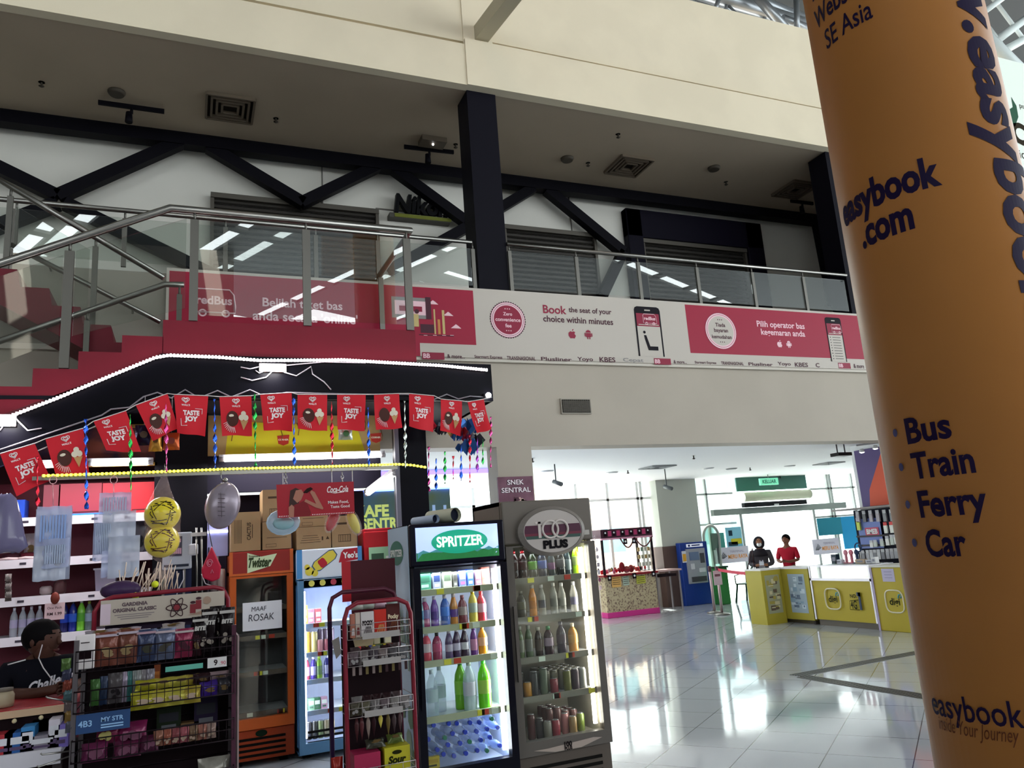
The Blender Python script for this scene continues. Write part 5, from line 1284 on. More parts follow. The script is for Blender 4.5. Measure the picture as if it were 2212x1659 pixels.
T = thing('counter', 'yellow phone counter with a glass top case, left of two', 'counter', (10.5, 10.35, 0))
B().box(10.22, 10.75, 9.70, 11.02, .1, .78).build('body', DY, T, w=True)
B().box(10.25, 10.7, 9.72, 11.0, 0, .1).build('plinth', mat('6a6258', .5), T, w=True)
B().box(10.2, 10.75, 9.68, 11.04, .76, .80).box(10.2, 10.75, 9.68, 11.04, 1.0, 1.02).box(10.2, 10.24, 9.68, 9.71, .1, 1.0).box(10.2, 10.24, 11.01, 11.04, .1, 1.0).build('frame', mat('c9c4cc', .35, metal=.4), T, w=True)
B().box(10.205, 10.21, 9.71, 11.01, .80, 1.0).box(10.24, 10.74, 9.7, 11.02, 1.022, 1.028).build('glass_case', glass(.12), T, w=True)
B().box(10.72, 10.74, 9.71, 11.01, .80, 1.0).build('case_back', mat('a09a90', .5), T, w=True)
b = B(); digi(b, 10.56, .46, .17)
txt(b, 'NO.', (10.2, 10.09, .52), UX, ZA, w=.14, bold=.03, mi=1, lift=.012); b.box(10.19, 10.2, 9.95, 9.99, .3, .58, 3); b.box(10.19, 10.2, 9.95, 10.02, .52, .58, 3)
txt(b, '4G', (10.2, 10.1, .38), UX, ZA, w=.13, h=.14, bold=.02, mi=1, lift=.02); b.tube([(10.19, 10.0, .3), (10.19, 10.2, .3), (10.19, 10.18, .44), (10.19, 10.0, .46)], .005, 4, 1)
b.build('print', DM, T, w=True)
T = thing('counter', 'yellow phone counter with a taped paper, right of two', 'counter', (10.5, 9.2, 0))
B().box(10.2, 10.75, 8.4, 9.64, 0, .98).build('body', DY, T, w=True, bevel=.01)
B().box(10.18, 10.77, 8.38, 9.66, .98, 1.01).build('top', mat('d8d4c8', .4), T, w=True)
B().box(10.185, 10.2, 9.63, 9.66, 0, .98).build('edge_strip', mat('b8aac8', .4), T, w=True)
b = B(); digi(b, 9.28, .46, .17); b.build('print', DM, T, w=True)
b = B(); rect(b, (10.199, 9.32, .86), UX, ZA, .24, .2, 0, .002)
for i in range(3): rect(b, (10.199, 9.32, .91-i*.045), UX, ZA, .15, .006, 1, .004)
b.build('paper', [mat('c0b8d0', .5), mat('7a7a98', .5)], T, w=True)
def poster_cab(label, x0, x1, y0, y1, face, z0, seed):
    T = thing('poster_cabinet', label, 'cabinet', ((x0+x1)/2, (y0+y1)/2, 0)); random.seed(seed)
    B().box(x0, x1, y0, y1, z0, .96).build('body', mat('b3a43c', .45), T, w=True)
    B().box(x0-.01, x1+.01, y0-.01, y1+.01, .96, .985).build('top', mat('e8e4e0', .4), T, w=True)
    if z0 > 0: 
        for q in (y0+.05, y1-.05): B().box(x0+.04, x0+.08, q-.02, q+.02, 0, z0).build('leg', mat('4a4440', .5), T, w=True)
        B().box(x0+.1, x1-.05, y0+.03, y1-.03, 0, z0).build('plinth', mat('6a6250', .5), T, w=True)
    b = B()
    if face == 'y': c_, u, w_ = V(((x0+x1)/2, y0, .53)), XA, (x1-x0)*.72
    else: c_, u, w_ = V((x0, 11.39, .53)), UX, .42
    rect(b, c_, u, ZA, w_, .68, 0, .004)
    for i in range(26):
        rect(b, c_+u*random.uniform(-.36, .36)*w_+ZA*random.uniform(-.28, .28), u, ZA, random.uniform(.03, .16)*.8, random.uniform(.015, .09), 1+i % 3, .005+i*.0002)
    b.build('poster', [mat('a8a88a' if face == 'y' else 'a8b8c0', .5), mat('d8d0a8' if face == 'y' else 'd0dce0', .5), mat('6a5a4a' if face == 'y' else '6a7888', .5), mat('b0a050' if face == 'y' else '90a8b8', .5)], T, w=True)
poster_cab('narrow yellow cabinet with a text poster, left end of the counters', 9.74, 10.20, 11.76, 12.2, 'y', 0, 3)
poster_cab('yellow cabinet with a blue grey poster beside the glass case', 10.205, 10.72, 11.07, 12.0, 'x', .07, 4)

# accessory rack behind the counters
random.seed(9)
T = thing('accessory_rack', 'black phone accessory rack with hooks and a grey top ledge', 'rack', (11.3, 10.2, 0))
B().box(11.2, 11.28, 9.2, 10.78, 0, 1.92).build('back_panel', mat('14142a', .5), T, w=True)
B().box(10.9, 11.54, 9.2, 11.0, 1.93, 1.96).build('top_ledge', mat('8a8280', .4), T, w=True)
for z in (1.06, 1.28, 1.44): B().box(11.15, 11.2, 9.2, 10.75, z, z+.03).build('shelf_rail', mat('3a3238', .5), T, w=True)
b = B(); rect(b, pX(1880, 1152, 11.17), UX, ZA, .5, .52, 0, .002); q = pX(1884, 1148, 11.16); rect(b, q, UX, ZA, .3, .14, 1, .004); txt(b, 'BMEB', q, UX, ZA, w=.24, h=.09, bold=.04, mi=2, lift=.006)
tag(b.build('shop_poster', [mat('7a8ac8', .5), mat('c8506a', .5), WHITE]), 'blue poster with a pink name plate on the black accessory rack', 'poster')
_pn = {}
def pack(px, py, h_, col, i, g='blister packs hanging on the black accessory rack'):
    _pn[i] = _pn.get(i, 0)+1
    c_ = pX(px, py, 11.12); t = thing('blister_pack', (ORD[_pn[i]-1]+(' large white blister pack in the upper right part', ' silver blister pack from the left in the lowest row', ' grey blister pack from the left in the top row', ' pale blister pack from the left in the middle row', ' lime blister pack at the left edge')[i]+' of the black rack').replace('first lime', 'lime'), 'packet', tuple(c_), 0, g)
    B().box(0, .03, -.035, .035, -h_/2, h_/2*.4).build('pack_body', mat(col, .3), t)
    B().box(.005, .015, -.035, .035, h_/2*.4, h_/2).build('header_card', mat('c8c8cc' if i else 'd84a4a', .5), t)
for px in (1852, 1866, 1880, 1895, 1910, 1925, 1940): pack(px, 1116-(px-1852)*.04, .2, random.choice(['8a8a90', 'b0a8b0', '5a5a60']), 2)
for px, py in ((1912, 1140), (1925, 1139)): pack(px, py, .19, 'e8e8e0', 0)
for px, py, h_ in ((1882, 1175, .12), (1890, 1174, .12), (1904, 1172, .13), (1916, 1168, .16), (1926, 1166, .17), (1934, 1165, .16)): pack(px, py, h_, random.choice(['e8e8e4', 'c8d0c8']), 3)
for px in (1856, 1864, 1874, 1882, 1890, 1898, 1907, 1917, 1926, 1935, 1944): pack(px, 1200-(px-1856)*.06, .17, random.choice(['b8b8c0', '8a8a92', 'd0d0d4']), 1)
pack(1853, 1132, .22, 'c8d850', 4, None)
# bits and pieces on the counter
def deskitem(name, label, px, py, Y, cat, mk):
    c_ = pX(px, py, 10.5); t = thing(name, label, cat, (10.5, Y, 1.03)); mk(t); return t
def stand(col): return lambda t: (B().box(-.05, .05, -.05, .05, 0, .02).build('foot', mat(col, .4), t), B().box(-.02, .02, -.015, .015, .02, .14).build('neck', mat(col, .4), t), B().ball((0, 0, .18), .05, 12, 0, .5).build('head', mat(col, .4), t))
for i, (Y, col, l) in enumerate(((10.42, 'd88a9a', 'pink phone holder on the counter, tallest'), (10.30, 'd87a8a', 'pink phone holder on the counter, second'), (10.18, '2a3a5a', 'navy phone holder on the counter'))):
    deskitem('phone_holder', l, 0, 0, Y, 'phone holder', stand(col))
t = thing('ring_light', 'small blue ring light standing among the counter goods', 'ring light', (10.6, 10.22, 1.03))
B().tube([(0, .07*math.cos(a_), .26+.07*math.sin(a_)) for a_ in [2*PI*i/24 for i in range(24)]], .012, 6, closed=True).build('ring', mat('24406a', .4), t); B().tube([(0, 0, 0), (0, 0, .19)], .008, 6).build('stand', BLACK, t)
for i, (Y, w_, h_, col, l) in enumerate(((10.62, .12, .16, '1c3040', 'dark box'), (10.52, .14, .07, 'd0d0dc', 'white box'), (10.05, .2, .07, 'b8a088', 'beige box'), (9.86, .14, .06, 'c8c8d0', 'pale grey box'), (9.76, .08, .1, 'e0e0e0', 'small white box'))):
    t = thing('product_box', l+' on the glass top of the phone counter', 'box', (10.45, Y, 1.03)); B().box(-.04, .04, -w_/2, w_/2, 0, h_).build('box_body', mat(col, .45), t); b = B(); rect(b, (-.04, 0, h_/2), UX, ZA, w_*.6, h_*.4, 0, .001); b.build('print', mat('8a8a98', .5), t)
# banner with the orange flash
T = thing('wall_banner', 'purple and orange wall banner with a white letter above the rack', 'banner', (11.5, 10.3, 1.98))
B().box(11.52, 11.56, 9.4, 10.84, 1.98, 3.02).build('sheet', mat('5a4a80', .5), T, w=True)
b = B(); poly(b, (11.52, 10.12, 1.98), UX, ZA, [(-.55, 0), (-.5, .3), (-.05, 1.03), (.6, 1.03), (.6, 0)], 0, .003); poly(b, (11.52, 10.12, 1.98), UX, ZA, [(.1, .12), (.22, .6), (.55, .9), (.6, .12)], 1, .005)
txt(b, 'X', (11.52, 10.02, 2.18), UX, ZA, w=.26, h=.26, bold=.05, mi=2, lift=.009); b.build('print', [mat('d8583a', .5), mat('a84a5a', .5), mat('e8d8d0', .5)], T, w=True)

# blue ticket machine
T = thing('ticket_machine', 'blue payment machine with a white front beside the brown column base', 'machine', (11.7, 16.65, 0))
b = B().box(11.28, 12.1, 16.5, 16.68, 0, 1.52); b.build('cabinet', mat('1c3a8a', .4), T, w=True, bevel=.015)
B().box(11.42, 11.98, 16.46, 16.5, .52, 1.36).build('front_panel', mat('a8aab4', .4, metal=.2), T, w=True)
b = B().box(11.50, 11.78, 16.445, 16.46, 1.08, 1.28, 0).box(11.82, 11.94, 16.445, 16.46, 1.0, 1.24, 1).box(11.52, 11.62, 16.445, 16.46, .86, 1.0, 2).box(11.75, 11.93, 16.44, 16.46, .78, .88, 2).box(11.5, 11.93, 16.43, 16.46, .56, .68, 1); b.build('fittings', [mat('6a7a98', .3), mat('4a4a50', .5), mat('d8d8de', .4)], T, w=True)
b = B(); rect(b, (11.72, 16.5, 1.44), XA, ZA, .5, .08, 0, .004); rect(b, (11.55, 16.5, 1.44), XA, ZA, .06, .05, 1, .008); rect(b, (11.75, 16.5, 1.44), XA, ZA, .25, .03, 1, .008); b.build('header_plate', [mat('e0e4f4', .4, emit=.3), mat('20306a', .4)], T, w=True)
b = B(); rect(b, (11.36, 16.47, 1.18), XA, ZA, .14, .28, 0, .004); rect(b, (11.36, 16.47, 1.16), XA, ZA, .1, .18, 1, .006); b.build('sticker', [mat('d8dce8', .5), mat('e0a838', .5)], T, w=True)
t = thing('arched_mirror', 'tall arched frame standing behind the blue payment machine', 'frame', (12.5, 16.8, 0))
pts = [(12.28, 16.85, .3), (12.28, 16.85, 1.55)]+[(12.52-.24*math.cos(a_), 16.85, 1.6+.3*math.sin(a_)) for a_ in [PI*i/12 for i in range(13)]]+[(12.76, 16.85, 1.55), (12.72, 16.85, .9), (12.66, 16.85, 0)]
pts[0] = (12.28, 16.85, 0); B().tube(pts, .035, 8).build('frame', mat('a8aca6', .4), t, w=True)
B().prism([(12.3, 16.85, .05)]+[(12.52-.2*math.cos(a_), 16.85, 1.6+.27*math.sin(a_)) for a_ in [PI*i/12 for i in range(13)]]+[(12.66, 16.85, .05)], (0, .01, 0)).build('panel', glass(.15, 'd8e8e0'), t, w=True)
# green box and chair
t = thing('bin', 'green bin standing left of the green plastic chair', 'bin', (12.2, 15.9, 0)); x0 = pY(1559, 1300, 15.9).x; x1 = pY(1580, 1300, 15.9).x
B().box(x0, x1, 15.9, 16.2, 0, .86).build('bin_body', mat('2f7a3a', .5), t, w=True, bevel=.02); B().box(x0-.02, x1+.02, 15.88, 16.22, .86, .90).build('lid', mat('1f4a2a', .5), t, w=True)
t = thing('plastic_chair', 'green plastic armchair by the glass doors', 'chair', (12.75, 15.9, 0), R(200)); GC = mat('123c2c', .35)
B().box(-.23, .23, -.22, .22, .42, .45).build('seat', GC, t, bevel=.01)
for sx in (-1, 1):
    for sy in (-1, 1): B().bar((sx*.2, sy*.19, .42), (sx*.25, sy*.25, 0), .035, .035).build('leg', GC, t)
    B().tube([(sx*.24, .2, .75), (sx*.27, -.05, .68), (sx*.26, -.2, .64), (sx*.24, -.2, .44)], .016, 6).build('armrest', GC, t)
b = B(); b.tube([(-.23, .2, .45), (-.24, .24, .75), (-.15, .27, .88), (0, .28, .92), (.15, .27, .88), (.24, .24, .75), (.23, .2, .45)], .018, 6)
for k in range(5): x = -.14+k*.07; b.bar((x, .22, .45), (x*1.1, .27, .88), .02, .012)
b.build('backrest', GC, t)
# queue posts
def post(label, x, y):
    t = thing('queue_post', label, 'queue post', (x, y, 0)); B().lathe([(.17, 0), (.17, .02), (.05, .05), (.028, .06)], (0, 0, 0), 20).build('base', STEEL, t)
    B().tube([(0, 0, .05), (0, 0, .95)], .03, 12).build('pole', mat('c8b0b0', .3, metal=.6), t); B().lathe([(.035, .88), (.04, .9), (.04, .98), (.03, 1.0)], (0, 0, 0), 14).build('head', mat('5a4048', .4), t); return t
post('chrome queue post in front with the red belt', 10.48, 14.05); post('chrome queue post just behind the front one', 10.66, 14.55)
t = tag(B().prism([(10.47, 14.0, .9), (10.47, 14.0, .96), (10.1, 13.05, .94), (9.76, 12.2, .94), (9.76, 12.2, .88), (10.1, 13.05, .88)], (.004, .004, 0)).build('queue_belt', mat('c82a48', .5)), 'red queue belt stretched from the front post to the yellow cabinet', 'belt')
t = thing('notice_sheet', 'white notice clipped to the front queue post', 'notice', (10.4, 13.97, .62)); b = B().box(-.09, .12, -.004, 0, 0, .3, 0); rect(b, (.015, -.004, .2), XA, ZA, .14, .05, 1); b.build('paper', [mat('e0c8d0', .5), mat('8a5a68', .5)], t)

# pink goods stall
random.seed(21)
T = thing('goods_stall', 'pink framed glass stall selling small accessories in the hall', 'stall', (9.38, 16.1, 0))
X0, X1, YA, YE = 8.69, 10.07, 15.8, 16.5; PKM = mat('d03a8a', .45)
B().box(X0, X1, YA, YE, 0, .12).build('base', PKM, T, w=True, bevel=.01)
b = B().box(X0+.02, X1-.02, YA+.02, YE-.02, .12, .90, 0); b.build('cabinet', mat('b8a888', .6, col2='6a5048', nscale=26, lo=.35, hi=.5), T, w=True)
B().box(X0-.03, X1+.03, YA-.04, YE+.03, .90, .94).build('counter_top', mat('8a1a24', .3), T, w=True)
for x, y in ((X0+.03, YA+.02), (X1-.03, YA+.02), (X0+.03, YE-.02), (X1-.03, YE-.02)): B().box(x-.025, x+.025, y-.02, y+.02, .94, 1.78).build('corner_post', mat('2a1c24', .4), T, w=True)
B().box(X0, X1, YA-.02, YA, 1.76, 1.96).box(X0, X0+.02, YA, YE, 1.76, 1.96).box(X1-.02, X1, YA, YE, 1.76, 1.96).build('header', mat('4a2434', .5), T, w=True)
B().box(X0+.03, X1-.03, YA+.0, YA+.006, .94, 1.76).build('glass_front', glass(.06), T, w=True)
B().box(X0, X1, YA-.03, YA+.02, 1.72, 1.76).build('shelf_edge', mat('e0a0b8', .4), T, w=True)
b = B()
for i in range(11):
    x = X0+.12+i*(X1-X0-.24)/10; rect(b, (x, YA-.02, 1.86), XA, ZA, .09, .12, i % 2, .003)
    if i % 2 == 0: disc(b, (x, YA-.02, 1.88), XA, ZA, .022, 10, 2, .005)
for x in (X0+.1, X0+.75, X1-.12, X0+.60, X0+.83): rect(b, (x, YA-.02, .88 if x != X0+.60 and x != X0+.83 else 1.66), XA, ZA, .1, .12, 0, .05); disc(b, (x, YA-.02, .88 if x != X0+.60 and x != X0+.83 else 1.66), XA, ZA, .025, 10, 2, .054)
b.build('badge_squares', [mat('1c1018', .5), mat('b83a6a', .5), WHITE], T, w=True)
b = B()
for x, w_, h_, m_ in ((X0+.30, .24, .24, 0), (X0+.55, .16, .2, 1), (X0+.95, .24, .18, 2)):
    rect(b, (x, YA+.015, .78), XA, ZA, w_, h_, m_, .02)
    for k in range(4): rect(b, (x, YA+.015, .86-k*.045), XA, ZA, w_*.8, .012, 3, .023)
b.build('notices', [mat('d8a860', .5), mat('a8b8a8', .5), mat('b8b848', .5), mat('4a3a2a', .5)], T, w=True)
b = B()
for x0_, x1_ in ((X0+.48, X0+.86), (X0+.86, X1-.03)):
    b.tube([(x0_+(x1_-x0_)*k/10, YA-.05, 1.74-.22*math.sin(PI*k/10)) for k in range(11)], .016, 6)
b.build('garland', mat('5a1c24', .5, bump=.5, nscale=60), T, w=True)
t = thing('display_grid', 'white wire display grid full of trinkets beside the pink stall', 'display stand', (8.4, 16, .0))
b = B()
for i in range(6): b.tube([(8.30+i*.07, 16.0, 0), (8.30+i*.07, 16.0, 1.85)], .006, 4)
for i in range(12): b.tube([(8.28, 16.0, .6+i*.11), (8.68, 16.0, .6+i*.11)], .005, 4)
b.build('grid', mat('d8d4d8', .4), t, w=True)
def trinket(x, y, z, col, k, label, g): 
    b = B()
    if k == 0: b.ball((0, 0, 0), .035, 8, 0, 1, .6, 1.3)
    elif k == 1: b.box(-.03, .03, -.01, .01, -.05, .04)
    else: b.lathe([(.02, -.05), (.035, 0), (.01, .05)], (0, 0, 0), 8)
    o = b.build('trinket', mat(col, .4)); o.location = (x, y, z); tag(o, label, 'trinket', g)
for i in range(34):
    trinket(8.32+(i % 5)*.085, 15.97, .68+(i//5)*.17, random.choice(['b8b0b8', '3a3038', 'c84a5a', 'd8d0d8', '8a4a6a', 'e0c8d0']), i % 3, 'trinket '+ORD[i % 5]+' from the left in the '+ORD[6-i//5]+' row from the top of the wire grid', 'trinkets on the wire grid beside the pink stall')
for i in range(30):
    trinket(X0+.14+(i % 10)*.12, YA+.2+(i//10)*.15, 1.0+random.uniform(0, .04), random.choice(['b01828', 'c82838', 'e0c0c8', '2a2a30', 'd8b848', 'c86a8a']), i % 3, 'small item '+ORD[i % 10]+' from the left in the '+('front', 'middle', 'back')[i//10]+' row on the red stall counter', 'small items on the counter of the pink stall')
for i in range(12):
    trinket(X1-.35+(i % 4)*.09, YA+.1, 1.12+(i//4)*.17, random.choice(['c8c0a8', 'd8b070', 'e8e0d8', '8aa090']), 1, 'card '+ORD[i % 4]+' from the left in the '+('lowest', 'middle', 'top')[i//4]+' row at the right side of the stall', 'cards hanging in the pink stall')
t = thing('teddy_toy', 'red bow shaped toy in the middle of the pink stall', 'toy', (9.38, 15.95, .945)); b = B(); b.ball((-.12, 0, .14), .13, 10, 0, .6, .4, .9); b.ball((.12, 0, .09), .11, 10, 0, .7, .5, .8); b.ball((0, 0, .08), .08, 10); b.build('bow', mat('a01424', .35), t)
t = thing('table', 'pale folding table at the right of the pink stall', 'table', (10.4, 16.1, 0)); B().box(10.12, 10.85, 15.9, 16.4, .90, .94).build('tabletop', mat('c8a8a4', .4), t, w=True)
for x in (10.16, 10.8):
    for y in (15.95, 16.35): B().box(x-.015, x+.015, y-.015, y+.015, 0, .9).build('leg', mat('8a8488', .4), t, w=True)
B().box(10.2, 10.7, 15.92, 16.3, .78, .84).build('drawer', mat('2a2024', .5), t, w=True)

# doors, signs and machines above the entrance
def meru(x0, y0, x1, y1, label):
    a = pY(x0, y0, 16.85); c_ = pY(x1, y1, 16.85); T = thing('door_sticker', label, 'sign', ((a.x+c_.x)/2, 16.85, c_.z)); cx_ = (a.x+c_.x)/2; cz_ = (a.z+c_.z)/2; w_ = c_.x-a.x; h_ = a.z-c_.z
    B().box(a.x, c_.x, 16.85, 17.02, c_.z, a.z).build('strip', mat('c8c4d0', .5), T, w=True)
    b = B(); txt(b, 'TERMINAL', (cx_+w_*.12, 16.85, cz_+h_*.2), XA, ZA, w=w_*.45, h=h_*.13, mi=0); txt(b, 'MERU RAYA', (cx_+w_*.14, 16.85, cz_-h_*.12), XA, ZA, w=w_*.62, h=h_*.26, bold=.03, mi=1)
    for i in range(4): b.tube([(cx_-w_*.42+i*.03, 16.845, cz_-h_*.2), (cx_-w_*.30+i*.03, 16.845, cz_+h_*.18-i*.03)], .008, 4, 2)
    b.build('lettering', [mat('8a8098', .5), mat('d8924a', .5), mat('3a4a50', .5)], T, w=True)
meru(1548, 1184, 1620, 1212, 'grey terminal name strip on the glass left of the doors'); meru(1754, 1166, 1816, 1194, 'grey terminal name strip on the glass right of the doors')
T = thing('glass_poster', 'pale blue poster stuck on the glass left of the doors', 'poster', (13, 16.9, 1.5)); a = pY(1566, 1140, 16.9); c_ = pY(1606, 1183, 16.9)
b = B().box(a.x, c_.x, 16.9, 16.91, c_.z, a.z, 0).box(a.x-.5, a.x-.06, 16.9, 16.91, c_.z, a.z-.12, 3); rect(b, (a.x+.2, 16.9, c_.z+.12), XA, ZA, .3, .1, 1, .003); rect(b, (c_.x-.2, 16.9, c_.z+.18), XA, ZA, .34, .14, 2, .003); rect(b, (a.x+.15, 16.9, a.z-.15), XA, ZA, .12, .14, 1, .003)
b.build('sheet', [mat('8ac8dc', .5), mat('20384a', .5), mat('c8c030', .5), mat('4a9a90', .5)], T, w=True)
T = thing('air_curtain', 'long cream air curtain over the entrance doors', 'air conditioner', (14.7, 16.7, 2.5)); B().tube([(13.6, 16.72, 2.58), (15.85, 16.72, 2.58)], .12, 14).build('casing', mat('c8ccb0', .4), T, w=True)
for x in (13.58, 15.86): B().tube([(x, 16.72, 2.58), (x+.02, 16.72, 2.58)], .125, 14).build('end_cap', mat('e8ece0', .4), T, w=True)
T = thing('door_header', 'dark sliding door drive box under the cream air curtain', 'door header', (14.6, 16.8, 2.3)); B().box(13.62, 15.75, 16.72, 16.85, 2.31, 2.43).build('box', mat('2a2a2e', .5), T, w=True); B().box(14.6, 14.75, 16.70, 16.72, 2.3, 2.36).build('sensor', mat('d8d8d8', .4), T, w=True)
T = thing('exit_sign', 'green hanging exit sign above the entrance doors', 'exit sign', (14.35, 16.4, 2.85)); c_ = pY(1662, 1040, 16.3)
B().box(c_.x-.3, c_.x+.3, 16.3, 16.36, c_.z-.09, c_.z+.09).build('box', mat('7ad8b0', .4, emit=.5), T, w=True); b = B(); txt(b, 'KELUAR', (c_.x, 16.3, c_.z), XA, ZA, w=.46, h=.1, bold=.03); b.build('lettering', mat('1a6a58', .4), T, w=True); B().tube([(c_.x, 16.33, c_.z+.09), (c_.x, 16.33, 3.12)], .012, 6).build('rod', STEEL, T, w=True)
def cctv(x, y, label, Y):
    c_ = pY(x, y, Y); t = thing('security_camera', label, 'camera', (c_.x, Y, c_.z)); B().tube([(c_.x, Y, c_.z), (c_.x, Y, 3.12)], .012, 6).build('bracket', mat('5a5e60', .4), t, w=True)
    B().tube([(c_.x-.02, Y+.06, c_.z+.02), (c_.x+.05, Y-.12, c_.z-.05)], .04, 10).build('camera_body', mat('6a6e70', .4), t, w=True)
cctv(1201, 1042, 'hanging security camera above the grey cooler', 12.5); cctv(1440, 1052, 'hanging security camera in front of the hall column', 14); 
c_ = pY(1817, 982, 10.6); t = thing('projector', 'black projector hanging from the hall ceiling near the banner', 'projector', tuple(c_)); B().box(c_.x-.16, c_.x+.16, 10.5, 10.7, c_.z-.03, c_.z+.03).build('casing', mat('2a2828', .4), t, w=True)
for dx in (-.08, .1): B().tube([(c_.x+dx, 10.6, c_.z+.03), (c_.x+dx, 10.6, 3.12)], .012, 6).build('bracket', mat('4a4a4a', .4), t, w=True)
t = thing('track_light', 'white hall track light with two glowing spots beside the yellow column', 'track light', (10.6, 9.7, 3.0)); B().bar(pZ(1850, 962, 3.08), pZ(1905, 955, 3.08), .03, .03).build('track', mat('a8a8a8', .4), t, w=True)
for x, y in ((1862, 977), (1891, 969)):
    q = pX(x, y, 10.9); B().tube([(10.9, q.y, q.z+.06), (10.9, q.y, q.z)], [.03, .05], 10).build('spot_head', mat('c8c8c8', .4), t, w=True); B().ball((10.9, q.y, q.z), .04, 10, sz=.4).build('bulb', mat('ffffff', .4, emit=6), t, w=True)
for x, y, w_, l in ((1420, 1008, .55, 'square hall ceiling vent over the pink stall'), (1790, 1000, .5, 'square hall ceiling vent near the banner')):
    q = pZ(x, y, 3.12); t = thing('air_vent', l, 'air vent', (q.x, q.y, 3.1)); b = B()
    for k in (1, .7, .4): h_ = w_*k/2; [b.bar((q.x-h_, q.y+s_*h_, 3.105), (q.x+h_, q.y+s_*h_, 3.105), .03, .02) for s_ in (-1, 1)]; [b.bar((q.x+s_*h_, q.y-h_, 3.105), (q.x+s_*h_, q.y+h_, 3.105), .03, .02) for s_ in (-1, 1)]
    b.build('louvre', mat('8a8e90', .5), t, w=True)
for x, y, l in ((1182, 1017, 'flat hall ceiling lamp above the snack sign'), (1322, 1020, 'flat hall ceiling lamp left of the square vent'), (1530, 1011, 'flat hall ceiling lamp right of the square vent'), (1580, 1012, 'square hall ceiling fitting before the entrance'), (1706, 1006, 'flat hall ceiling lamp over the counters')):
    q = pZ(x, y, 3.12); t = tag(B().lathe([(.10, -.03), (.13, -.01), (.13, 0)], (q.x, q.y, 3.12), 18).build('ceiling_lamp', mat('d8dadc' if 'fitting' not in l else '8a8e90', .4)), l, 'ceiling light')
for x, y, l in ((1150, 990, 'hall sprinkler beside the cream column'), (1356, 1016, 'hall sprinkler over the pink stall'), (1498, 984, 'hall sprinkler nearest the front wall'), (1620, 1010, 'hall sprinkler before the doors'), (1465, 1037, 'hall sprinkler by the hall column'), (1685, 1028, 'hall sprinkler over the entrance')):
    sprk(x, y, l, 3.12, 1)
# blue strip lights inside the hall seen beside the shop
T = thing('strip_light', 'violet blue strip light in the hall right of the black column', 'strip light', (3, 12, 2.9)); B().box(2.8, 5.2, 12.9, 13.0, 3.04, 3.12).build('tube', mat('6a5aff', .4, emit=4), T, w=True)
o = area_light('strip_light_glow', (3.6, 12.4, 2.86), 1.4, 14, (.35, .3, 1)); o.parent = T; o.matrix_parent_inverse = MW[T.name].inverted()
# ================================================================ LEFT SHELVES OF THE SHOP
random.seed(11)
T = thing('shelf_unit', 'white shelf unit with maroon back along the left of the shop', 'shelves', (-1, 8.2, 0))
SX = -.2
B().box(-1.72, SX, 8.52, 8.56, 0, 2.62).build('back_panel', mat('5a1c2a', .5), T, w=True)
for z in (2.26, 1.90, 1.58, 1.25, .9):
    s_ = B().box(-1.72, SX, 8.02, 8.52, z-.02, z).build('shelf', mat('d8d4dc', .4), T, w=True)
    B().box(-1.72, SX, 8.0, 8.02, z-.07, z+.005).build('shelf_edge', mat('e0d8e0', .4), s_, w=True)
    b = B()
    for k in range(5): q = -1.6+k*.27; rect(b, (q, 8.0, z-.032), XA, ZA, .05, .02, k % 2, .002)
    b.build('price_tags', [mat('6a2a38', .5), mat('3a3440', .5)], s_, w=True)
B().box(SX-.03, SX, 8.0, 8.52, 0, 2.3).build('side_panel', mat('2a1a24', .5), T, w=True)
for x0, x1, z0, z1, col, l, nm in ((.0, 96, 0, 0, '', '', ''),): pass
def hung(x0, y0, x1, y1, Y, col, nm, label, cat, d=.03, rough=.4, col2=None):
    a = pY(x0, y0, Y); c = pY(x1, y1, Y)
    t = B().box(a.x, c.x, Y, Y+d, c.z, a.z).build(nm, mat(col, rough, col2=col2, nscale=6) if col2 else mat(col, rough), bevel=min(d*.3, .02)); tag(t, label, cat); return t
for x0, y0, x1, y1, col, l, z in ((95, 1048, 128, 1106, '7a3a44', 'narrow dusky red folder at the left of the top shelf', 0), (128, 1046, 218, 1104, '943a46', 'dusky red box file on the top shelf', 0), (222, 1044, 282, 1100, 'a83440', 'red box file on the top shelf left of the brightest one', 0), (284, 1042, 332, 1097, 'c03038', 'bright red box file at the right end of the top shelf', 0)):
    a = pY(x0, y0, 8.15); c = pY(x1, y1, 8.15); t = thing('box_file', l, 'box file', ((a.x+c.x)/2, 8.15, 2.261)); w_ = (c.x-a.x)/2
    B().box(-w_, w_, 0, .3, 0, a.z-2.26).build('cover', mat(col, .45), t); B().box(-w_+.01, w_-.01, -.004, 0, .04, .05).build('ridge', mat('5a2028', .5), t)
a = pY(-20, 1062, 8.2); c = pY(54, 1088, 8.2); tag(B().box(a.x, c.x, 8.2, 8.4, 2.262, 2.262+.18).build('carton', mat('2a50c0', .4)), 'blue carton at the far left of the top shelf', 'box')
a = pY(135, 1096, 8.06); tag(B().box(a.x, a.x+.34, 8.04, 8.3, 2.262, 2.285).build('blue_tray', mat('3a7ac8', .4)), 'flat bright blue tray lying on the top shelf edge', 'tray')
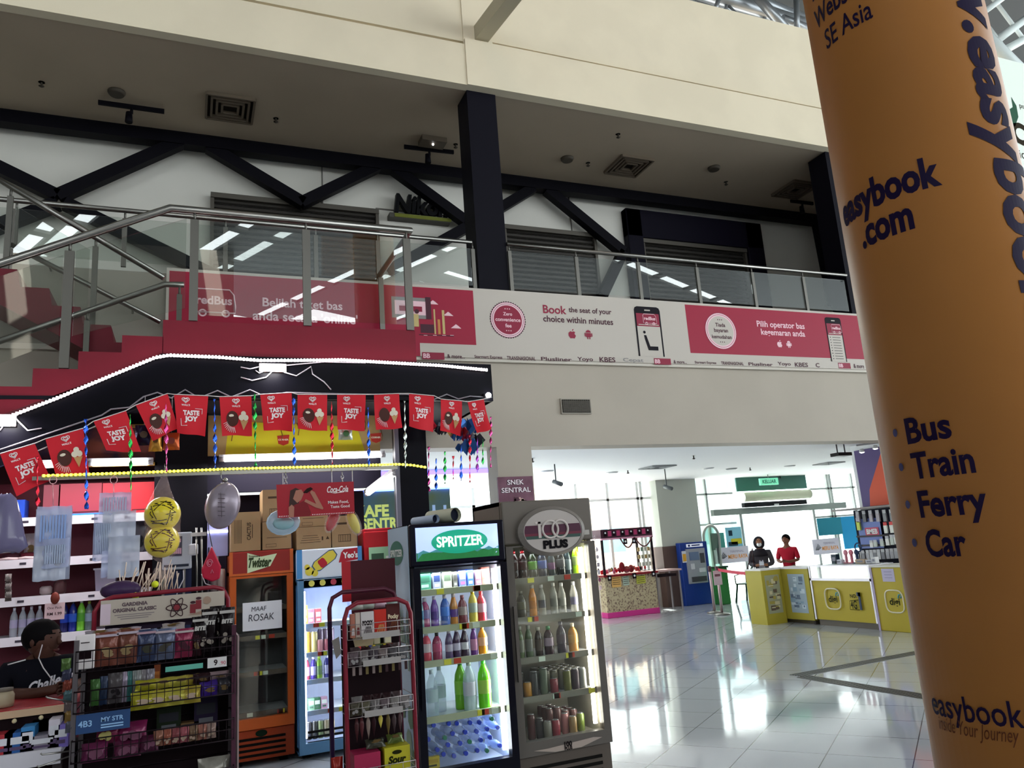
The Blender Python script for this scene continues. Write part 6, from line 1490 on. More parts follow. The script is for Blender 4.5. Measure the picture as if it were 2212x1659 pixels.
# things on the second shelf
def pillow(b, w_, h_, d_, n=8, mi=0, crimp=.08, wob=.0):
    """flat foil bag standing up, centred in x, bottom at z=0, thickness in y"""
    g = [[], []]
    for sgn in (0, 1):
        for j in range(n+1):
            for i in range(n+1):
                u = i/n; v = j/n; e = (math.sin(PI*min(max((v-crimp)/(1-2*crimp), 0), 1))**.5 if 0 <= v <= 1 else 0)*(math.sin(PI*u)**.45 if 0 < u < 1 else 0)
                y = d_/2*e*(1 if sgn else -1); wv = .006*math.sin(u*23+v*9+wob)*e; pin = 1-.06*math.sin(PI*v)
                if v < crimp or v > 1-crimp: y += .004*math.sin(u*40)
                g[sgn].append(V(((u-.5)*w_*pin, y-wv, v*h_)))
    f0 = [(j*(n+1)+i, j*(n+1)+i+1, (j+1)*(n+1)+i+1, (j+1)*(n+1)+i) for j in range(n) for i in range(n)]
    b.add(g[0], f0, mi, True); b.add(g[1], [tuple(reversed(f)) for f in f0], mi, True); return b
def dk(c, k=.78): return ''.join('%02x' % int(int(c[i:i+2], 16)*k) for i in (0, 2, 4))
def packet(x, y, z, w_, h_, col, label, cat='packet', d_=.05, rz=0, rx=0, s=None, ink='f0e8e8', pc='8a6a3a', name='snack_packet', group=None, pk=0, strip=None):
    t = thing(name, label, cat, (x, y, z), rz, group); t.rotation_euler = (rx, 0, rz)
    col = dk(col); b = B(); pillow(b, w_, h_, d_, wob=random.random()*9); b.build('wrapper', mat(col, .25, metal=.2, coat=.3, bump=.5, nscale=22), t)
    q = B(); yy = -d_*.5-.004
    if pk == 0: 
        for k in range(3): disc(q, (w_*random.uniform(-.12, .12), yy, h_*(.34+.08*k)), XA, ZA, w_*.2, 12, 1, .002+k*.001, ry=h_*.07)
    elif pk == 1:
        for k in range(4): disc(q, (w_*random.uniform(-.25, .25), yy, h_*random.uniform(.2, .42)), XA, ZA, w_*.14, 10, 1, .002+k*.0008)
    if strip: rect(q, (0, yy+.004, h_*.9), XA, ZA, w_*.92, h_*.07, 2, .004)
    if s: txt(q, s, (0, yy, h_*.68), XA, ZA, w=w_*.7, bold=.06, mi=0, lift=.004, shear=.15)
    q.build('print', [mat(dk(ink), .4), mat(dk(pc, .7), .5), mat(dk(strip or 'c8c8d0'), .3)], t)
    return t
for i, (px, py, w_, col, l) in enumerate(((25, 1212, .19, '3a1420', 'dark red cap'), (62, 1210, .18, '5c1c28', 'maroon cap'), (330, 1098+90, .0, '', ''))):
    if not w_: continue
    q = pY(px, py, 8.2); t = thing('cloth_cap', l+' lying on the second shelf', 'cap', (q.x, 8.2, 1.901)); B().ball((0, 0, .045), w_/2*.8, 16, 0, 1, .6, .34).build('crown', mat(col, .7), t); B().tube([(-w_*.4, -.10, .014), (0, -.15, .02), (w_*.4, -.10, .014)], .012, 6).build('brim', mat('d8c0c0', .5), t)
for px, col, l, w_, h_ in ((300, '6a6670', 'grey patterned bag on the second shelf behind the net of balls', .2, .34), (250, 'c8c8d4', 'white round fan like disc standing on the second shelf', .16, .24), (323, '4a4450', 'dark patterned bag beside the grey one', .14, .3)):
    q = pY(px, 1190, 8.18); packet(q.x, 8.2, 1.901, w_, h_, col, l, 'bag', name='patterned_bag', pk=1, pc='3a3840')
q = pY(68, 1180, 8.3); packet(q.x, 8.3, 1.901, .12, .24, 'b8a8b0', 'pale labelled pack leaning at the back of the second shelf', name='label_pack')
# third shelf
for px, w_, h_, col, nm, l in ((228, .18, .19, '9a94a8', 'plastic_box', 'translucent grey plastic box on the third shelf'), (128, .10, .12, '5a3a3c', 'jar', 'dark jar on the third shelf'), (98, .1, .08, 'b8a8a8', 'bowl', 'pale bowl on the third shelf')):
    q = pY(px, 1280, 8.15); t = thing(nm, l, nm.replace('_', ' '), (q.x, 8.18, 1.581))
    if nm == 'plastic_box': B().prism([(-w_/2*.85, -.08, 0), (w_/2*.85, -.08, 0), (w_/2, -.09, h_), (-w_/2, -.09, h_)], (0, .17, 0)).build('container', mat(col, .3), t); B().box(-w_/2-.01, w_/2+.01, -.1, .09, h_, h_+.015).build('lid', mat('c8c4d0', .3), t)
    else: B().lathe([(w_*.3, 0), (w_*.5, .02), (w_*.5, h_*.8), (w_*.35, h_)], (0, 0, 0), 14).build('vessel', mat(col, .3), t)
for i in range(6):
    q = pY(18, 1246+i*9, 7.9); packet(q.x, 7.9, q.z-.03, .05, .055, ('c8bcb8', '6a5a58')[i % 2], ORD[i]+' sachet from the top of the hanging strip at the far left', d_=.015, group='sachets of the hanging strip at the far left', name='sachet', pk=3)
# fourth shelf: bottles
WBC = clear('c8ccd8', .5, .1)
for i, px in enumerate((27, 46, 64, 82)):
    q = pY(px, 1388, 8.1); bottle('big', (q.x, 8.1, 1.252), WBC, lm('b0a8c8'), lm('e8e4f0'), ('leftmost', 'second', 'third', 'rightmost')[i]+' of four clear water bottles on the left shelf', h=.245, r=.66)
for px, liq, lb, cp, l in ((137, '1a1c5a', '2a4ac0', '1a1a3a', 'dark blue cola bottle on the left shelf, left one'), (155, '1c2a8a', '3a6ae0', '1a1a3a', 'bright blue cola bottle on the left shelf, right one'), (173, '7ac83a', '5aa83a', 'f0f0f0', 'lime green bottle with a white cap on the left shelf'), (190, '5a6a6a', '8a9ab0', 'a8b84a', 'grey bottle with a yellowish cap on the left shelf')):
    q = pY(px, 1380, 8.1); bottle('big', (q.x, 8.1, 1.252), lm(liq), lm(lb), lm(cp), l, h=.265 if px != 190 else .25, r=.74)
# price card held by a clip figure
q = pY(118, 1318, 7.85); T = thing('price_card', 'pink price card held by a red clip over the water bottles', 'card', (q.x, 7.85, q.z)); w_ = .15
b = B().box(q.x-w_/2, q.x+w_/2, 7.85, 7.856, q.z-.08, q.z+.06); b.build('card', mat('d0b0b4', .5), T, w=True)
b = B(); txt(b, 'One Pack', (q.x, 7.85, q.z+.02), XA, ZA, w=.11, lift=.003); txt(b, 'RM 1.99', (q.x, 7.85, q.z-.03), XA, ZA, w=.11, bold=.02, lift=.003); b.build('lettering', mat('2a1418', .5), T, w=True)
B().ball((q.x, 7.84, q.z+.10), .035, 10, 0, 1, .6, 1.5).build('clip', mat('6a2a20', .4), T, w=True)

# ================================================================ COUNTER AND THE SELLER
T = thing('shop_counter', 'red topped shop counter with a white goods shelf in front of the seller', 'counter', (-1.1, 5.2, 0))
B().box(-2.4, -.55, 4.98, 5.42, 1.03, 1.06).build('worktop', mat('9a1c28', .35), T, w=True, bevel=.006)
B().box(-2.4, -.55, 4.96, 4.98, 1.02, 1.055).build('worktop_edge', mat('c8a88a', .4), T, w=True)
B().box(-2.4, -.55, 5.0, 5.03, 0, 1.03).build('body', mat('1c1014', .5), T, w=True)
B().box(-2.4, -.58, 4.80, 5.2, .84, .86).build('shelf', mat('d8d8dc', .4), T, w=True)
B().box(-2.4, -.58, 4.78, 4.80, .80, .875).build('shelf_edge', mat('c8c4cc', .4), T, w=True)
for x in (-1.6, -.6): B().box(x-.02, x+.02, 4.82, 4.86, 0, .84).build('leg', mat('3a3234', .5), T, w=True)
for i, x in enumerate((-.94, -.82, -.70)): B().ball((x, 4.955, 1.005), .012, 8).build('knob', mat('d8c8a0', .4), T, w=True)
for px, w_, h_, col, l, k in ((8, .09, .10, 'a83038', 'red sweets box', 0), (42, .12, .10, '2a5a9a', 'blue sweets box', 1), (62, .06, .12, '3a80b8', 'bright blue sweets box', 2), (92, .13, .07, '8a8490', 'grey sweets tray', 3), (118, .05, .14, 'd8d0dc', 'narrow white carton', 4), (133, .07, .11, '7a6ab8', 'violet sweets box', 5)):
    q = pY(px, 1600, 4.9); carton((q.x, 4.86, .861), w_, .12, h_, col, l+' on the shelf below the red counter', mark='d8d8e0', ink='5a4a6a', name='sweets_box', cat='box')
t = thing('card_stand', 'folded white leaflet stand on the shelf below the red counter', 'leaflet', (pY(60, 1560, 4.84).x, 5.0, .861)); B().prism([(-.06, 0, 0), (.06, 0, 0), (.12, 0, .13), (.0, 0, .13)], (0, .01, 0)).build('sheet', mat('d8d4e0', .4), t)
q = pY(12, 1510, 5.05); t = thing('glass_jar', 'beige glass jar on the far left of the red counter', 'jar', (q.x-.02, 5.12, 1.061)); B().lathe([(.045, 0), (.05, .02), (.05, .06), (.04, .08)], (0, 0, 0), 14).build('jar_body', mat('a89a80', .25), t); B().lathe([(.042, .08), (.042, .095)], (0, 0, 0), 14).build('lid', mat('6a6258', .4), t)

t, P = person('seated person in a black t-shirt behind the red counter', (-.80, 5.62, .27), R(24), 1.62, '50332a', '101018', '14141a', 'black', arms='front', sit=True, neck=.07, turn=R(34), lift=.15)
SEL = t
b = B(); a0 = P(.03, -.125, .885); ud = V((1, 0, .18)); vd = V((-.1, 0, 1))
txt(b, 'Challenge', a0+V((.0, -.002, .0)), ud, vd, w=.27, h=.085, bold=.03, shear=.3, lift=.004); b.build('chest_print', mat('d8d4dc', .5), SEL)
B().tube([P(-.03, -.08, 1.12), P(-.05, -.09, 1.04), P(-.03, -.12, .98), P(.02, -.14, .90), P(.06, -.15, .86)], .0035, 5).build('earphone_cable', mat('d8d0d4', .4), SEL)
B().tube([P(-.20, -.03, 1.02), P(-.12, -.085, 1.04)], .004, 5).build('shoulder_piping', mat('e0e0e4', .4), SEL)
t = thing('stool', 'dark stool under the seated person', 'stool', (-.80, 5.62, 0)); B().lathe([(.18, .56), (.19, .58), (.19, .61), (.17, .62)], (0, 0, 0), 20).build('seat', BLACK, t)
for k in range(4): a_ = k*PI/2+.4; B().tube([(.12*math.cos(a_), .12*math.sin(a_), .6), (.2*math.cos(a_), .2*math.sin(a_), 0)], .014, 6).build('leg', STEEL, t)

# ================================================================ LEFT SNACK RACK
T = thing('snack_rack', 'wide wire snack rack with a red tube frame and biscuit advert on top', 'rack', (-.14, 4.75, 0))
MR = mat('7a1c2c', .3, coat=.4); WR = mat('241c20', .35, metal=.5)
RX0_, RX1_, RY0, RY1 = -.51, .235, 4.60, 4.92
a = pY(203, 1345, 4.95).x
tp = [(-.47, 4.95, 1.38), (-.47, 4.95, 1.52), (-.44, 4.95, 1.57), (-.38, 4.95, 1.59), (.14, 4.95, 1.60), (.19, 4.95, 1.585), (.22, 4.95, 1.53), (.22, 4.95, 1.3)]
B().tube(tp, .013, 10).build('top_frame', MR, T, w=True)
for x, y in ((RX0_, RY0), (RX1_, RY0), (RX0_, RY1+.03), (RX1_, RY1+.03)): B().box(x-.011, x+.011, y-.011, y+.011, 0, 1.40).build('post', mat('4a2838' if y < 4.7 and x > 0 else '5a5458', .35, metal=.3), T, w=True)
s_ = B().box(-.44, .20, 4.935, 4.945, 1.44, 1.575).build('advert_card', mat('b0a498', .5), T, w=True)
b = B(); 
for sss, x, z, w_ in (('GARDENIA', -.27, 1.545, .13), ('ORIGINAL CLASSIC', -.27, 1.515, .22)): txt(b, sss, (x, 4.935, z), XA, ZA, w=w_, h=.021, bold=.05, mi=0, lift=.002); 
for k in range(3): rect(b, (-.27, 4.935, 1.49-k*.011), XA, ZA, .2-.03*k, .004, 1, .002)
rect(b, (-.415, 4.935, 1.50), XA, ZA, .05, .11, 3, .002)
for k in range(3):
    an = k*PI/3; b.tube([(-.055+.055*math.cos(t_)*math.cos(an)-.018*math.sin(t_)*math.sin(an), 4.931, 1.505+.055*math.cos(t_)*math.sin(an)+.018*math.sin(t_)*math.cos(an)) for t_ in [2*PI*i/20 for i in range(20)]], .0025, 4, 2, closed=True)
disc(b, (-.055, 4.935, 1.505), XA, ZA, .02, 14, 4, .004)
for x, z in ((.03, 1.49), (.06, 1.51)): rect(b, (x, 4.935, z), XA, ZA, .03, .05, 4, .003); disc(b, (x, 4.935, z+.035), XA, ZA, .015, 10, 2, .003, ry=.008)
disc(b, (.105, 4.935, 1.53), XA, ZA, .022, 12, 5, .003); poly(b, (.0, 4.935, 1.455), XA, ZA, [(.0, 0), (.12, .03), (.19, .03), (.19, -.0)], 5, .003)
b.build('advert_print', [mat('5a4a50', .5), mat('7a7074', .5), mat('3a1c24', .5), mat('c8b4c0', .5), mat('7a2830', .5), mat('9a8070', .5)], s_, w=True)
TIERS = (1.245, 1.055, .83, .60, .35)
for ti, z in enumerate(TIERS):
    b = B(); h_ = .10; y0 = RY0-.015-ti*.012; y1 = RY1
    for zz in (z, z+h_): b.tube([(RX0_, y0, zz), (RX1_, y0, zz)], .0035, 5); b.tube([(RX0_, y1, zz), (RX1_, y1, zz)], .0035, 5); b.tube([(RX0_, y0, zz), (RX0_, y1, zz)], .0035, 5); b.tube([(RX1_, y0, zz), (RX1_, y1, zz)], .0035, 5)
    b.tube([(RX0_, y0, z+h_*.5), (RX1_, y0, z+h_*.5)], .002, 4)
    n = 20
    for i in range(n+1): x = RX0_+(RX1_-RX0_)*i/n; b.tube([(x, y0, z+h_), (x, y0, z), (x, y1, z)], .0018, 4)
    b.build('basket', WR, T, w=True)
B().prism([(.255, 4.62, 1.34), (.255, 4.62, 0), (.255, 4.98, 0), (.255, 4.98, 1.22), (.255, 4.88, 1.34)], (.008, 0, 0)).build('side_card', mat('a08c8c', .5), T, w=True)
B().box(RX0_+.01, RX1_-.01, RY1+.03, RY1+.04, .1, 1.36).build('back_panel', mat('1a1014', .6), T, w=True)
z = TIERS[0]+.006; YR = 4.70
def pk(px, w_, h_, col, l, ti=0, py=1400, Y=YR, **k):
    x = pY(px, py, Y).x; return packet(x, Y, TIERS[ti]+.006, w_, h_, col, l, **k)
t = thing('card_holder', 'white card holder with a dark window at the left end of the rack', 'holder', (pY(184, 1395, 4.66).x, 4.66, z)); B().box(-.045, .045, 0, .012, 0, .17).build('plate', mat('d8d0d0', .4), t, bevel=.01); B().box(-.03, .03, -.003, 0, .05, .085).build('window', mat('180c10', .4), t); b = B(); rect(b, (0, -.001, .13), XA, ZA, .04, .005, 0, .002); b.build('print', mat('3a3034', .5), t)
pk(232, .115, .17, '8a4a3a', 'brown biscuit packet left of two with a silver top', pc='c8a878', strip='d8c8d8'); pk(276, .11, .175, '7a4234', 'brown biscuit packet right of two with a silver top', pc='b89868', strip='d8c8d8')
pk(316, .10, .165, '3a4468', 'navy biscuit packet in the top basket', pc='4a4a3a', strip='d0a8b8'); pk(357, .105, .16, '6a7290', 'grey blue biscuit packet in the top basket', pc='5a5448', strip='e0c8d0'); pk(398, .10, .15, '9a2a50', 'magenta biscuit packet in the top basket', pc='5a1c34', strip='d8c8c8')
pk(425, .05, .13, '3a1c24', 'narrow dark packet right of the magenta one'); 
for i, (px, h_, dy, l) in enumerate(((432, .19, .05, 'black bite snack bag, leftmost of four'), (452, .225, .07, 'black bite snack bag, second of four'), (470, .235, .11, 'black bite snack bag at the back of four'), (490, .225, .06, 'black bite snack bag, rightmost of four'))):
    x = pY(px, 1400, YR+dy-.04).x; packet(x, YR+dy-.04, TIERS[0]+.02, .085, h_, '1c1216', l, s='BITE', ink='e8e0dc', pc='c8b8ac', pk=1, strip='d8d0cc')
for px, w_, h_, col, l in ((218, .16, .03, 'c0b4c0', 'silver foil packet lying on top at the left'), (270, .16, .03, 'd0c0cc', 'silver foil packet lying on top of the biscuit packets'), (375, .12, .02, 'd8c8c8', 'pale foil packet lying behind the navy packet')):
    x = pY(px, 1350, 4.84).x; packet(x, 4.84, TIERS[0]+.14, w_, .06, col, l, d_=.03, rx=R(-50))
# second basket
for px, w_, h_, col, l, kk in ((207, .05, .13, '4a7a3a', 'green packet at the left end of the second basket', 3), (224, .04, .14, '2a3a5a', 'dark blue packet beside the green one', 3), (250, .075, .15, '5a5458', 'grey and black packet in the second basket', 1), (270, .03, .15, 'b0a0b8', 'slim lavender packet in the second basket', 3), (280, .03, .15, '3a7a78', 'slim teal packet in the second basket', 3),
                               (291, .03, .15, '8a9290', 'first slim silver packet in the second basket', 3), (300, .03, .15, '9a9c9c', 'second slim silver packet in the second basket', 3), (310, .03, .15, '8a8488', 'third slim silver packet in the second basket', 3), (324, .045, .15, '9a94a0', 'white and black packet left of the brown box', 1)):
    pk(px, w_, h_, col, l, 1, py=1480, Y=4.72, pk=kk, d_=.025, pc='2a2428')
x = pY(338, 1480, 4.72).x; carton((x, 4.78, TIERS[1]+.006), .03, .1, .16, '8a4424', 'narrow brown carton in the second basket', mark='c87a3a', ink='e0b070')
for i, (px, py_, w_, col, l) in enumerate(((312, 0, .13, 'c8c030', 'yellow green bag at the left of the second basket'), (345, 0, .12, 'd8c848', 'yellow bag second from the left in the second basket'), (382, 0, .13, 'd8cc50', 'yellow bag third in the second basket'), (412, 0, .10, 'c8b040', 'yellow bag at the right of the yellow row'))):
    x = pY(px, 1490, 4.63).x; packet(x, 4.63, TIERS[1]-.03, w_, .085, col, l, d_=.06, pc='e8c8b0', s=None, rx=R(-10)); packet(x+.01, 4.68, TIERS[1]+.055, w_*.9, .055, col, l.replace('yellow', 'upper yellow', 1), d_=.05, rx=R(-25))
for px, w_, h_, z0, col, l in ((436, .09, .05, .06, '3a2428', 'dark brown packet above the violet bag'), (474, .10, .04, .07, 'b89aa0', 'silver pink packet at the right of the second basket'), (452, .10, .08, -.01, '4a2a9a', 'violet foil bag in the second basket'), (484, .08, .09, -.01, '3a3840', 'dark grey foil bag at the right end of the second basket')):
    x = pY(px, 1470, 4.66).x; packet(x, 4.66, TIERS[1]+z0, w_, h_, col, l, d_=.05)
x = pY(470, 1405, 4.6).x; t = thing('price_card', 'small white price card with red figures hanging on the snack rack', 'card', (x, 4.57, 1.195)); B().box(-.05, .045, 0, .004, 0, .05).build('card', mat('c8c4c4', .5), t); b = B(); txt(b, '9', (-.01, 0, .025), XA, ZA, h=.03, bold=.03, mi=0, lift=.002); txt(b, '.90', (.025, 0, .02), XA, ZA, w=.03, mi=1, lift=.002); b.build('lettering', [mat('2a2024', .5), mat('a83048', .5)], t)
x = pY(372, 1405, 4.6).x; t = thing('price_strip', 'teal price strip under the top basket', 'strip', (x+.06, 4.575, 1.20)); B().box(-.09, .09, 0, .004, 0, .025).build('strip', mat('5aa090', .5), t)
# third basket
x = pY(220, 1550, 4.62).x; t = thing('price_board', 'blue printed price board hanging between the baskets', 'card', (x, 4.585, .955)); B().box(-.11, .13, 0, .005, 0, .09).build('board', mat('24406a', .5), t)
b = B(); txt(b, '4B3', (-.07, 0, .045), XA, ZA, w=.06, bold=.02, lift=.002); txt(b, 'MY STR', (.05, 0, .055), XA, ZA, w=.1, bold=.02, lift=.002)
for k in range(2): rect(b, (.05, 0, .03-k*.012), XA, ZA, .1, .006, 0, .002)
b.build('lettering', mat('8ab0d8', .5), t)
for i, (px, w_, h_, dy, dz, col, l) in enumerate(((205, .12, .09, 0, -.02, '7a2a58', 'plum packet with a silver end at the left of the third basket'), (235, .12, .10, .04, .05, '8a2450', 'plum packet with a yellow triangle in the third basket'), (285, .14, .10, .03, .04, '8a2458', 'plum packet with a pink band in the third basket'), (275, .13, .08, -.01, -.02, '6a2448', 'dark plum packet in front in the third basket'), (322, .09, .08, -.01, -.01, '5a2040', 'dark plum packet at the right of the plum row'))):
    x = pY(px, 1590, 4.63+dy).x; packet(x, 4.63+dy, TIERS[2]+dz, w_, h_, col, l, d_=.06, pc='d8c878' if i == 1 else '8a4a6a', rx=R(-15), pk=1)
for i, px in enumerate((343, 362, 381, 399, 418, 437, 456)):
    x = pY(px, 1580, 4.62).x; packet(x, 4.62, TIERS[2]+.01, .05, .075, ('a8705a', 'b0604a', '9a4a50', 'b8606a', '8a6a50', 'b07060', 'a88a80')[i], ('first', 'second', 'third', 'fourth', 'fifth', 'sixth', 'seventh')[i]+' small reddish packet from the left in the third basket', d_=.035, pc='d8b8a0', pk=1)
for px, col, w_, h_, l in ((365, '20281c', .12, .13, 'black green box behind the small reddish packets'), (445, '241c30', .12, .16, 'dark purple box at the right behind the small packets'), (410, '6a5030', .1, .04, 'brown flat box above the small reddish packets')):
    x = pY(px, 1540, 4.82).x; carton((x, 4.82, TIERS[2]+.03), w_, .06, h_, col, l, mark='2a2a30', ink='5a5a60')
# fourth basket
for px, w_, h_, col, l in ((262, .14, .09, '2a1a20', 'black packet low on the rack'), (340, .14, .07, '201c1c', 'dark packet low on the rack, middle'), (408, .08, .06, 'a82a3c', 'red packet at the bottom of the rack'), (462, .16, .13, 'a8a498', 'crumpled white bag at the lower right of the rack'), (322, .05, .05, 'b8c030', 'small lime packet at the bottom of the rack'), (200, .1, .1, '5a4a58', 'grey packet at the lower left of the rack')):
    x = pY(px, 1640, 4.66).x; packet(x, 4.66, TIERS[3]+.01, w_, h_, col, l, d_=.08)
# side strip of small goods at the left post
for i in range(7):
    q = pY(152+i*1.5, 1425+i*22, 4.62); packet(q.x-.015, 4.60, q.z-.05, .045, .06, ('5a7a3a', '3a3c58', '8a3a2a', '4a6a70', '6a5a5a', '8a6a30', '5a5a68')[i], ('top', 'second', 'third', 'fourth', 'fifth', 'sixth', 'lowest')[i]+' small packet hanging on the left post of the snack rack', d_=.02, pk=3)
for (x0, y0, x1, y1, l) in ((99, 1507, 160, 1517, 'upper bent steel hook reaching left from the snack rack'), (88, 1630, 155, 1622, 'middle steel hook reaching left from the snack rack'), (80, 1657, 155, 1632, 'lowest steel hook reaching left from the snack rack')):
    tag(B().tube([pY(x0, y0-3, 4.5), pY(x0+3, y0, 4.5), pY(x1, y1, 4.60)], .004, 6).build('hook', STEEL), l, 'hook')
# things on top of the rack: tray of candy sticks
T = thing('candy_tray', 'dark violet tray of candy sticks standing behind the biscuit advert', 'tray', (-.3, 5.05, 1.5)); a = pY(232, 1285, 5.1); c = pY(290, 1262, 5.1)
B().ball(((a.x+c.x)/2, 5.12, a.z+.02), .11, 14, 0, 1, .6, .5).build('bag', mat('3a2448', .4, bump=.5, nscale=14), T, w=True)
b = B()
for i in range(34): x = a.x+.05+random.uniform(0, .32); b.tube([(x, 5.12+random.uniform(-.03, .03), a.z-.02), (x+random.uniform(.0, .10)-.02, 5.1, a.z+.06+random.uniform(.02, .12))], .003, 4)
b.build('sticks', mat('e0c8b8', .3), T, w=True, kind='stuff')
b = B()
for px, py in ((335, 1262), (293, 1287)): q = pY(px, py, 5.02); b.ball(q, .02, 8)
b.build('yellow_tag', mat('d8e030', .4), T, w=True)
B().box(-.42, .10, 5.0, 5.25, 1.40, 1.44).box(-.1, -.07, 5.1, 5.13, 0, 1.4).box(-.38, -.35, 5.1, 5.13, 0, 1.4).build('tray_stand', mat('2a2030', .5), T, w=True)

# ================================================================ MIDDLE RACK
T = thing('sweets_rack', 'narrow wire sweets rack with dark red tube hoops', 'rack', (1.07, 5.0, 0))
MZ0, MZ1 = .875, 1.285
def hoop(y, x0, x1, zt, r=.014): return B().tube([(x0, y, 0), (x0, y, zt-.09), (x0+.02, y, zt-.03), (x0+.08, y, zt), (x1-.08, y, zt), (x1-.02, y, zt-.03), (x1, y, zt-.09), (x1, y, 0)], r, 12)
hoop(4.86, MZ0, MZ1, 1.44).build('front_hoop', MR, T, w=True); hoop(5.12, MZ0-.045, MZ1-.02, 1.50).build('back_hoop', mat('4a1428', .3, coat=.4), T, w=True)
B().box(MZ0-.06, MZ0-.04, 5.08, 5.12, 0, 1.33).build('side_post', mat('241430', .4), T, w=True)
B().box(MZ0+.02, MZ1-.02, 5.1, 5.11, .1, 1.30).build('back_panel', mat('1c1014', .6), T, w=True)
MT = (1.23, 1.075, .79, .42)
for z in MT:
    b = B()
    for zz in (z, z+.05, z+.085): b.tube([(MZ0+.012, 4.84, zz), (MZ1-.012, 4.84, zz)], .0025, 4); b.tube([(MZ1-.012, 4.84, zz), (MZ1-.012, 5.08, zz)], .0025, 4); b.tube([(MZ0+.012, 4.84, zz), (MZ0+.012, 5.08, zz)], .0025, 4)
    for i in range(6): x = MZ0+.012+(MZ1-MZ0-.024)*i/5; b.tube([(x, 4.84, z+.085), (x, 4.84, z), (x, 5.08, z)], .0022, 4)
    bk = b.build('basket', mat('a8a0a0', .3, metal=.7), T, w=True)
    B().box(MZ0+.1, MZ1-.08, 4.830, 4.835, z-.005, z+.03).build('price_strip', mat('9a9492', .4), bk, w=True)
t = thing('header_board', 'glossy maroon header board with a red left edge above the sweets rack', 'board', (1.1, 5.3, 0)); a = pY(757, 1212, 5.3); c = pY(856, 1290, 5.3); l0 = pY(738, 1215, 5.3).x
B().box(a.x, c.x, 5.3, 5.31, c.z-.35, a.z).build('board', mat('4a1a24', .25), t, w=True); B().box(l0, a.x, 5.3, 5.31, c.z-.0, a.z).build('red_edge', mat('b0202c', .35), t, w=True); B().box(1.05, 1.09, 5.31, 5.34, 0, 1.6).box(.9, 1.25, 5.28, 5.38, 0, .03).build('stand', DARK, t, w=True)
def box6(px, w_, h_, col, l, s='POCKY', ink='241c20', mk='c8c0c0', Y=4.90, ti=0): 
    q = pY(px, 1345, Y); t = thing('biscuit_box', l, 'box', (q.x, Y, MT[ti]+.004)); B().box(-w_/2, w_/2, 0, .03, 0, h_).build('box_body', mat(col, .4), t); b = B()
    if s: txt(b, s, (0, 0, h_*.55), XA, ZA, w=w_*.8, h=h_*.2, bold=.06, lift=.002)
    for k in range(5): b.bar((w_*(-.3+.15*k), -.002, h_*.1), (w_*(-.1+.08*k), -.002, h_*.4), .003, .003, 1)
    b.build('print', [mat(ink, .4), mat(mk, .4)], t); return t
box6(762, .028, .14, 'a86a58', 'narrow pink brown biscuit box at the left of the sweets rack', None); box6(773, .028, .145, 'b8a89c', 'narrow cream biscuit box second from the left', None, mk='7a3a3a')
box6(794, .08, .145, 'c8c0c0', 'white biscuit stick box with black lettering', mk='2a2024'); box6(822, .075, .15, 'c02c20', 'red biscuit stick box beside the white one', s=None, mk='e0b070', Y=4.93); box6(850, .085, .175, '4a1c1c', 'maroon biscuit stick box at the right', s='Pocky', ink='d8c8a8', mk='8a5030', Y=4.95)
for i, (px, col, l) in enumerate(((772, 'a8a8a0', 'left'), (795, '98a098', 'second'), (822, 'c0a0b0', 'third'), (846, '8a9a94', 'right'))):
    q = pY(px, 1308, 5.02); t = thing('foil_roll', l+' foil tube packet lying across the top of the sweets rack', 'packet', (q.x, 5.02, 1.405)); B().tube([(-.035, 0, 0), (.035, 0, 0)], .018, 10).build('tube_body', mat(col, .3), t); B().tube([(-.045, 0, 0), (-.035, 0, 0)], .012, 8).build('twisted_end', mat('c8c8c4', .3), t)
# box of lighters
t = thing('lighter_box', 'open yellow display box of lighters in the sweets rack', 'display box', (1.07, 4.97, MT[1]+.04)); B().box(-.10, .12, 0, .08, 0, .055).build('tray', mat('8a7a3a', .5), t); B().prism([(-.11, .02, .055), (.0, .02, .055), (.02, .05, .10), (-.12, .05, .12)], (0, .008, 0)).build('flap', mat('b8a888', .5), t)
for i in range(10):
    x = .98+.022*i; o = B().box(x-.008, x+.008, 4.945, 4.965, MT[1]+.03, MT[1]+.10).build('lighter', mat(random.choice(['c8b030', '5a2a24', '2a3a8a', 'c83a3a', '8a8a3a', '4a6a3a']), .35)); tag(o, ORD[i]+' small lighter from the left in front of the yellow display box', 'lighter', 'lighters standing in the sweets rack')
for i, (x, col, l) in enumerate(((1.0, 'c85a4a', 'orange red sweets tub behind the lighters'), (1.05, 'c89a98', 'pale pink sweets tub behind the lighters'), (1.11, '8aa060', 'green and yellow sweets card behind the lighters'), (1.18, 'c8c0b8', 'white sweets card behind the lighters'))):
    carton((x, 5.05, MT[1]+.04), .045, .03, .12, col, l, mark='e8e0c0', ink='7a3a3a', name='sweets_card', cat='card')
for ti, cols, nm in ((1, ('7a6a70', '8a8080', '5a5058', '9a8a88', '6a6468', '7a7a80'), 'upper'), (2, ('5a5444', '6a6450', '8a8484', '7a6a70', '9a9490', 'a09898'), 'lower')):
    for i in range(6):
        packet(MZ0+.05+i*.06, 4.865, MT[ti]+.006, .065, .075, cols[i], ('first', 'second', 'third', 'fourth', 'fifth', 'sixth')[i]+' crinkled sweets packet from the left in the '+nm+' wire basket', d_=.05, pk=1, pc='b8b0b0')
    for i in range(5): packet(MZ0+.08+i*.06, 4.95, MT[ti]+.02, .07, .08, random.choice(['3a2428', '5a4a4c', '8a8484']), ORD[i]+' crinkled sweets packet from the left in the back row of the '+nm+' wire basket', d_=.05, group='sweets packets in the back row of the '+nm+' basket', pk=3)
